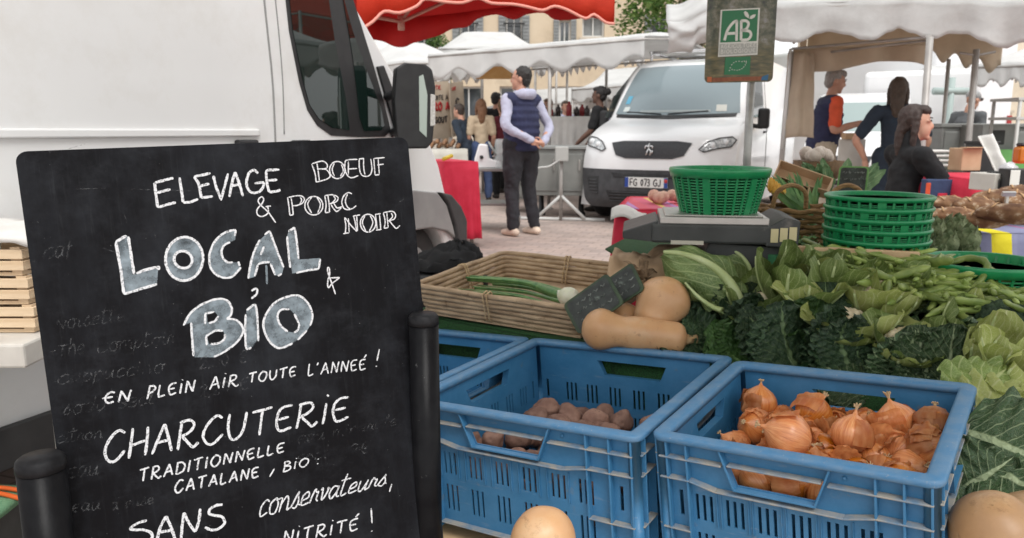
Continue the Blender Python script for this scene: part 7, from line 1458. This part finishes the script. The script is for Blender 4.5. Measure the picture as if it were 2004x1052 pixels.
# grey counters and white cloth behind the man
def counter(label, px0, px1, pyt, pyb, y, depth, mt, ang=0, legs=True, name='steel_counter'):
    a, b_ = PY(px0, pyt, y), PY(px1, pyt, y - math.tan(ang) * (px1 - px0) / FPX * y); zt = a.z; zb = max(.0, PY(px0, pyb, y).z); X = V((b_.x - a.x, b_.y - a.y, 0)); L = X.length; X.normalize(); M = frame(V((a.x, a.y, 0)), X, V((-X.y, X.x, 0)), UP); o = thing(name, label, 'counter', M=M)
    m = MB(); m.box((L / 2, depth / 2, (zt + zb) / 2), (L, depth, zt - zb - .04)); m.build('cabinet', mt, o, world=False, bevel=.01); m = MB(); m.box((L / 2, depth / 2, zt), (L + .06, depth + .06, .04)); m.build('worktop', metal_m, o, world=False, bevel=.006)
    for i in range(max(2, int(L / .6))): k = max(2, int(L / .6)); m = MB(); m.box((L * (i + .5) / k, -.008, (zt + zb) / 2), (L / k - .05, .014, (zt - zb) * .75)); d = m.build('door', mt, o, world=False, bevel=.006); m = MB(); m.box((L * (i + .5) / k + L / k * .3, -.03, (zt + zb) / 2 + .1), (.02, .02, .14)); m.build('handle', steel_m, d, world=False)
    if legs:
        for x in (.06, L - .06): m = MB(); m.lathe([(.05, 0), (.06, .03), (.04, .07), (.03, zb)], 12, T(x, depth / 2, 0)); m.build('foot', blk_m, o, world=False)
    return o, zt, M, L
counter('grey green refrigerated counter behind the man in the vest', 1045, 1145, 288, 385, 10.0, .7, counter_m, ang=.15)
counter('lower grey cabinet left of the man in the vest', 1000, 1050, 330, 392, 10.6, .6, counter_m)
o, z, M = table('stall table under a white cloth behind the grey counter', 1050, 1158, 228, 12.2, .9, whitec, drop_m=whitec, drop=.5, ang=.1)
jar_m = pm('jar_red', (.20, .012, .02), (.30, .03, .03), rough=.25, ns=20)
for i, (x, c_) in enumerate(((.1, .2), (.2, .16), (.32, .2), (.5, .24), (.62, .16), (.70, .2), (.78, .17))): m = MB(); m.lathe([(0, 0), (.045, 0), (.045, c_ * .7), (.02, c_ * .85), (.02, c_), (0, c_)], 14, T(M @ V((x, .2 + .1 * (i % 3), z)))); tag(m.build('bottle', jar_m if i % 2 else pm('bottle_dark', (.03, .02, .02), rough=.2), None, loc=M @ V((x, .2, z))), 'dark red bottle or jar standing on the white clothed stall table', 'bottle', 'bottles on the white clothed table')
# electric box on the canopy post with its cross foot, white cable
fb = PY(1098, 372, 9.7); o = thing('folding_stand', 'white steel stand with cross shaped feet beside the grey counter', 'stand', (fb.x, fb.y, 0)); m = MB(); m.tube([(0, 0, 0), (0, 0, .9)], .024, 8); m.build('post', pole_m, o, world=False); wp = pm('white_steel', (.55, .55, .53), rough=.5)
for s in (-1, 1): m = MB(); m.tube([(0, 0, .32), (s * .30, -.08 * s, .03)], .022, 6); m.tube([(s * .02, 0, .02), (s * .55, -.1 * s, .02)], .024, 6); m.build('strut', wp, o, world=False)
m = MB(); m.box((.0, -.05, 1.12 - .28), (.16, .12, .18)); tag(m.build('power_box', pm('box_grey', (.42, .42, .40), rough=.5), None, bevel=.01, loc=(0, 0, 0)), 'grey power socket box fixed to the canopy post', 'power box').matrix_world = T(fb.x, fb.y, 0)
m = MB(); m.tube(crom([PY(1095, 312, 9.6), PY(1075, 325, 9.6), PY(1055, 328, 9.6), PY(1045, 338, 9.6)], 6), .012, 6); tag(m.build('cable', wp, None, loc=PY(1070, 325, 9.6)), 'white cable hanging from the power box', 'cable')
# amber board at the back of centre stall
m = MB(); m.box((0, 0, 0), (.62, .05, .20)); q = m.build('wooden_signboard', pm('amber_board', (.55, .28, .08), (.62, .36, .14), rough=.6, ns=6), None, bevel=.01, loc=(0, 0, 0)); q.matrix_world = T(PY(968, 142, 13.0)); tag(q, 'amber wooden board hanging inside the centre stall', 'signboard')
# ---- red table with striped cloth and bags behind the scale
def stripes(name, base, bands, scale=1.0, axis=0):
    m, t, b = nodes(name); s = nd(t, 'ShaderNodeSeparateXYZ'); t.links.new(texco(t), s.inputs[0]); f_ = nd(t, 'ShaderNodeMath', operation='FRACT'); mu = nd(t, 'ShaderNodeMath', operation='MULTIPLY'); mu.inputs[1].default_value = scale; t.links.new(s.outputs[axis], mu.inputs[0]); t.links.new(mu.outputs[0], f_.inputs[0])
    c = ramp(t, f_.outputs[0], [(0, base)] + bands, 'CONSTANT'); t.links.new(c, b.inputs['Base Color']); b.inputs['Roughness'].default_value = .85; bump(t, b, noise_tex(t, 40, 4), .3, .01); return m
o, z, M = table('red covered table with a striped cloth behind the weighing scale', 1206, 1420, 412, 3.55, .75, redc, drop_m=redc, ang=.22)
m = MB(); m.sheet(lambda u, v: M @ V((.02 + .55 * u, .02 + .6 * v, z + .009 + .003 * nz((u * 9, v * 9, 0)))), 20, 16); tag(m.build('striped_cloth', stripes('pink_stripes', (.55, .10, .16), [(.3, (.62, .40, .12)), (.42, (.50, .12, .25)), (.6, (.45, .22, .45)), (.72, (.60, .10, .14))], 5), None, loc=M @ V((.3, .3, z)), solid=.003), 'pink and yellow striped cloth lying on the red table', 'cloth')
m = MB()
for i in range(9): rr = random.Random(i); m.ico((.18 * rr.random(), .10 * rr.random(), .025 + .02 * rr.random()), .03, 2)
q = m.build('onion_net', pm('net_pink', (.52, .26, .20), (.66, .42, .30), rough=.6, ns=40, bs=120, bstr=.8), None, loc=(0, 0, 0)); q.matrix_world = T(M @ V((.15, .22, z + .01))); tag(q, 'net bag of pinkish shallots lying on the striped cloth', 'net bag')
m = MB(); m.sheet(lambda u, v: M @ V((-.02 + .16 * u, -.005 - .05 * v, z + .012 + .018 * sin(u * 5) - .05 * v * v)), 8, 6); tag(m.build('paper_sheet', whitec, None, loc=M @ V((.05, 0, z)), solid=.001), 'crumpled white paper at the corner of the red table', 'paper')
# ---- bread table on the right
bt_c = stripes('bread_cloth', (.22, .23, .36), [(.35, (.55, .05, .22)), (.38, (.22, .23, .36)), (.70, (.72, .62, .02)), (.93, (.24, .25, .38))], 2.6)
o, z, M = table('bread table under a blue cloth with yellow and pink stripes', 1815, 2150, 458, 3.35, .9, bt_c, drop=.35, drop_m=bt_c, ang=.02)
bread_m = pm('bread_crust', (.12, .05, .02), (.28, .15, .07), rough=.8, ns=14, lo=.38, hi=.62, dirt=(.60, .49, .36), dirts=16, dlo=.54, dhi=.66, bs=40, bstr=.5, bd=.006, rand=.2); crumb_m = pm('bread_slash', (.36, .20, .09), (.5, .31, .16), rough=.85, ns=30)
def loaf(px, py, y, L, W, H_, rot, label, group=None):
    p = PY(px, py, y); o = thing('bread_loaf', label, 'bread', p, rot, group); m = MB(); m.ico((0, 0, H_ * .45), (L / 2, W / 2 * .92, H_ * .46), 4, lambda q: (1 + .06 * nz(q, 2, px) + .025 * nz(q, 6, py)) * (1 if q.z > -.4 else .92)); m.build('crust', bread_m, o, world=False)
    for s in (-1, 0, 1): c = MB(); c.tube(crom([(s * L * .22 - .02, -W * .32, H_ * .74), (s * L * .22, 0, H_ * .91), (s * L * .22 + .02, W * .32, H_ * .74)], 4), [.002] + [.0045] * 7 + [.002], 6, flat=.35); c.build('slash', crumb_m, o, world=False)
for a in ((1925, 448, 3.3, .20, .12, .085, -.3, 'dark crusted loaf nearest the yellow stripe of the cloth'), (1985, 440, 3.2, .30, .13, .10, -.6, 'long floury loaf at the right end of the bread table'), (1862, 440, 3.4, .24, .13, .09, .1, 'pale floury loaf at the left front of the bread table'), (1905, 418, 3.65, .24, .14, .09, .3, 'brown loaf behind the pale floury loaf'), (1850, 412, 3.7, .26, .12, .08, .5, 'loaf with a cut pale side at the back left of the bread table'), (1960, 405, 3.8, .28, .15, .10, -.2, 'floury brown loaf at the back behind the card stand'), (2015, 415, 3.6, .28, .14, .10, .2, 'large loaf cut by the right edge of the photo'), (1820, 430, 3.45, .14, .10, .06, .9, 'small floury roll beside the stacked green baskets'), (1995, 388, 4.05, .24, .12, .08, .1, 'golden loaf at the very back of the bread table')): loaf(*a)
m = MB(); p = PY(1969, 400, 3.5); m.box((0, 0, -.02), (.012, .012, .14)); m.box((0, -.01, .05), (.06, .012, .02), Matrix.Rotation(R(25), 4, 'X')); q = m.build('card_stand', steel_m, None, loc=(0, 0, 0)); q.matrix_world = T(p); tag(q, 'small steel price card stand stuck among the loaves', 'card stand')
# second red table, till, boxes, bag
o, z, M = table('red covered table behind the bread with till and baskets', 1895, 2150, 352, 4.7, .8, redc, drop_m=redc, ang=.05)
def item(nm, cat, label, px, py, y, parts, rot=0, bev=.006):
    p = PY(px, py, y); o = thing(nm, label, cat, p, rot)
    for pn, c, d, mt in parts: m = MB(); m.box(c, d); m.build(pn, mt, o, world=False, bevel=bev)
    return o
cream = pm('cream_plastic', (.55, .53, .48), (.62, .60, .55), rough=.5, ns=8)
item('till', 'till', 'cream coloured till with dark keys on the red table', 1955, 375, 4.45, [('case', (0, 0, .06), (.24, .2, .10), cream), ('keys', (0, -.03, .114), (.16, .10, .012), blackp_m), ('drawer', (0, -.102, .05), (.20, .01, .06), dk_m)], .15)
item('card_box', 'box', 'black and white card box at the right edge beside the till', 1990, 372, 4.3, [('box', (0, 0, .06), (.16, .12, .12), blackp_m), ('label', (-.05, -.062, .06), (.05, .004, .11), wht)], -.1)
item('cardboard_box', 'box', 'brown cardboard box standing behind the red table', 1886, 330, 5.6, [('box', (0, 0, .07), (.15, .15, .16), card_m), ('flap', (0, -.08, .155), (.15, .06, .006), card_m)], .1)
item('black_crate', 'crate', 'black plastic crate right of the brown cardboard box', 1916, 335, 5.8, [('box', (0, 0, .10), (.13, .2, .22), blackp_m), ('rim', (0, 0, .215), (.15, .22, .02), blackp_m)])
for i in range(4): item('white_plate', 'plate', 'pale plate in the stack left of the cardboard box', 1830, 322 - 9 * i, 6.0, [('plate', (0, 0, 0), (.20 - .01 * i, .2, .018), whitec)], bev=.008)['group'] = 'pale plates in a stack'
item('orange_jar', 'jar', 'orange jar with a dark lid at the right edge', 2000, 318, 5.0, [('glass', (0, 0, .05), (.09, .09, .11), pm('amber_jar', (.50, .17, .02), rough=.2)), ('lid', (0, 0, .115), (.07, .07, .025), blackp_m)], bev=.02)
m = MB(); m.sheet(lambda u, v: (lambda a, b_: a.lerp(b_, v) + V((.01 * nz((u * 5, v * 5, 1)), .03 * sin(u * 6), 0)))(PY(1915 + 25 * u, 268 - 8 * u, 4.6), PY(1955 + 22 * u, 345 - 4 * u, 4.45)), 8, 12); tag(m.build('white_flap', whitec, None, loc=PY(1945, 330, 4.5), solid=.002), 'tall white plastic sheet sticking up beside the till', 'plastic sheet')
m = MB(); m.ico((0, 0, .03), (.05, .04, .05), 3, lambda p: 1 + .3 * nz(p, 3)); q = m.build('knotted_bag', glass('bag_plastic', (.62, .6, .62), .8, .3, .6), None, loc=(0, 0, 0)); q.matrix_world = T(PY(1972, 345, 4.4)); tag(q, 'knotted thin plastic bag hanging by the white plastic sheet', 'bag')
counter('long dull steel counter at the right in front of the man in the cap', 1845, 2100, 245, 340, 8.2, .8, metal_m, ang=.0)
item('grill_machine', 'machine', 'steel grill with round dials on the long counter', 1932, 245, 8.0, [('body', (0, 0, -.12), (.32, .4, .26), metal_m), ('dial_panel', (0, -.205, -.12), (.12, .02, .14), dk_m)])
m = MB(); m.box((.6, 0, .35), (1.3, .04, .7)); q = m.build('privacy_board', pm('bright_green_panel', (.13, .38, .10), (.16, .44, .13), rough=.6, ns=4), None, loc=(0, 0, 0)); q.matrix_world = T(PY(1925, 288, 7.6) + V((0, 0, -.72))); tag(q, 'bright green panel below the steel counter at the right edge', 'panel')
sh_ = thing('steel_rack', 'pale steel shelf rack at the far right above the green panel', 'rack', M=T(PY(1985, 300, 7.4).x, 7.4, 0)); m = MB()
for x in (-.0, .5): m.tube([(x, 0, 0), (x, 0, 1.42)], .018, 6); m.tube([(x, .4, 0), (x, .4, 1.42)], .018, 6)
m.build('uprights', wp, sh_, world=False)
for zz in (1.42, 1.24): m = MB(); m.box((.25, .2, zz), (.56, .44, .025)); m.build('shelf', wp, sh_, world=False)
m = MB(); p = PY(1862, 178, 13); m.tube([(0, 0, -1.6), (0, 0, .22)], .05, 8); m.tube([(-.3, 0, 0), (.35, 0, 0)], .06, 8); q = m.build('pale_cross_post', pm('pale_green_post', (.38, .46, .44), rough=.6), None, loc=(0, 0, 0)); q.matrix_world = T(p.x, p.y, p.z); tag(q, 'pale grey green cross shaped post behind the man in the cap', 'post')
item('hanging_board', 'board', 'small cream board between grey haired man and long haired person', 1668, 272, 7.6, [('board', (0, 0, -.20), (.26, .02, .40), cream), ('basket', (-.02, 0, .03), (.14, .10, .06), card_m)])
item('blue_bag', 'bag', 'dark blue shopping bag with a red triangle on the woman\'s right', 1838, 372, 4.9, [('bag', (0, 0, -.06), (.20, .08, .26), jeans), ('red_patch', (.0, -.043, -.04), (.06, .006, .05), redc), ('orange_strip', (-.095, -.043, -.05), (.03, .006, .20), orange)])
# ================================================================== LEFT FOREGROUND: packing crates on a white table, green mat, cord; black jacket
tb = thing('packing_table', 'white topped folding table with wooden crates at the left edge', 'table', M=T(PY(75, 660, 1.66))); m = MB(); m.box((-.55, .22, -.028), (1.10, .55, .055)); m.build('top', pm('white_top', (.50, .47, .43), (.62, .59, .54), rough=.6, ns=10), tb, world=False, bevel=.006); m = MB(); m.tube([(-.1, .2, -.05), (-.1, .2, -.65)], .015, 6); m.tube([(-1.0, .2, -.05), (-1.0, .2, -.65)], .015, 6); m.build('legs_frame', pole_m, tb, world=False)
pine = pm('pale_pine', (.62, .45, .28), (.76, .60, .42), rough=.7, ns=4, stretch=(1, 6, 12), bs=60, bstr=.2); pq = PY(72, 660, 1.66)
for i in range(3):
    o = thing('wooden_crate', ('lowest', 'middle', 'topmost')[i] + ' pale slatted wooden crate of the stack behind the chalkboard', 'crate', M=T(pq + V((-.02 - .006 * i, .03, .001 + .066 * i)))); 
    m = MB(); m.box((-.27, .16, .004), (.52, .30, .008)); m.build('base', pine, o, world=False)
    for zz in (.014, .040): 
        for yy in (.004, .316): m = MB(); m.box((-.27, yy, zz + .010), (.54, .007, .021)); m.build('slat', pine, o, world=False, bevel=.001)
        for xx in (-.0035, -.5365): m = MB(); m.box((xx, .16, zz + .010), (.007, .304, .021)); m.build('slat', pine, o, world=False, bevel=.001)
    for xx in (-.02, -.52):
        for yy in (.02, .30): m = MB(); m.box((xx, yy, .033), (.022, .022, .064)); m.build('corner_post', pine, o, world=False)
m = MB(); m.sheet(lambda u, v: pq + V((-.45 + .44 * u, .02 + .30 * v, .205 + .012 * nz((u * 6, v * 6, 1)) + .02 * sin(u * 3))), 16, 12); tag(m.build('folded_cloth', whitec, None, loc=pq + V((-.2, .15, .2)), solid=.015), 'folded white cloth on top of the wooden crates', 'cloth')
gm = PZ(45, 955, .22); m = MB(); m.sheet(lambda u, v: gm + V((-.9 + .93 * u, -.5 + .5 * v, .004 * nz((u * 30, v * 30, 0)))), 20, 14); tag(m.build('low_green_mat', pm('pale_green_mat', (.10, .24, .13), (.17, .33, .19), rough=.9, ns=160), None, loc=gm, solid=.02), 'pale green mat on a low box at the bottom left corner', 'mat')
m = MB(); m.box(gm + V((-.435, -.25, -.12)), (.9, .48, .2)); tag(m.build('low_box', dk_m, None, loc=gm), 'dark low box under the pale green mat at the bottom left', 'box')
cord = pm('orange_cord', (.70, .12, .02), rough=.5)
m = MB(); m.tube(crom([gm + V((-.5, -.10, .02)), gm + V((-.2, -.045, .018)), gm + V((-.05, -.055, .018)), gm + V((.06, -.09, .015))], 8), .006, 6); m.tube(crom([gm + V((-.5, -.06, .02)), gm + V((-.2, -.03, .018)), gm + V((-.03, -.035, .018)), gm + V((.06, -.06, .015))], 8), .006, 6); tag(m.build('extension_cord', cord, None, loc=gm), 'orange extension cord lying across the pale green mat', 'cord')
jk = PY(884, 522, 3.05); m = MB()
def jacket(u, v):
    a = 2 * pi * u; r = (1 - .9 * v ** 1.5); q = V((.15 * r * cos(a) - .02 + .06 * v, .13 * r * sin(a), .105 * v ** .7)); q += V((.02 * nz((cos(a) * 3, sin(a) * 3, v * 4)), .02 * nz((cos(a) * 3 + 5, sin(a) * 3, v * 4)), .028 * nz((cos(a) * 4, sin(a) * 4 + 3, v * 5)) * (v > .05))); return jk + q
m.sheet(jacket, 40, 18); tag(m.build('black_jacket', cloth('black_nylon', (.008, .008, .009), bs=14), None, loc=jk), 'crumpled black jacket lying behind the wicker tray beside the van wheel', 'jacket')
m = MB(); m.box(jk + V((-.02, .0, -.26)), (.34, .30, .5)); tag(m.build('black_box', blackp_m, None, bevel=.01, loc=jk), 'black box under the crumpled jacket', 'box')

# the stalls across the aisle, right of the view: they show mirrored in the van's side window
stall_canopy('white canopy across the aisle outside the right of the view', (8.2, 4.2, 2.35), (9.2, 7.6, 2.35), 2.4, .45, .35, 6, .14, cv_m)
stall_canopy('red canopy across the aisle outside the right of the view', (10.5, 6.8, 3.0), (11.8, 11.0, 3.0), 2.6, .7, .3, 6, .1, red_m)
box_van(1002 + 1500 * 9.5 / 6.2, 300, 6.2, R(-70), 4.4, 1.8, 1.75, 'white van across the aisle outside the right of the view')
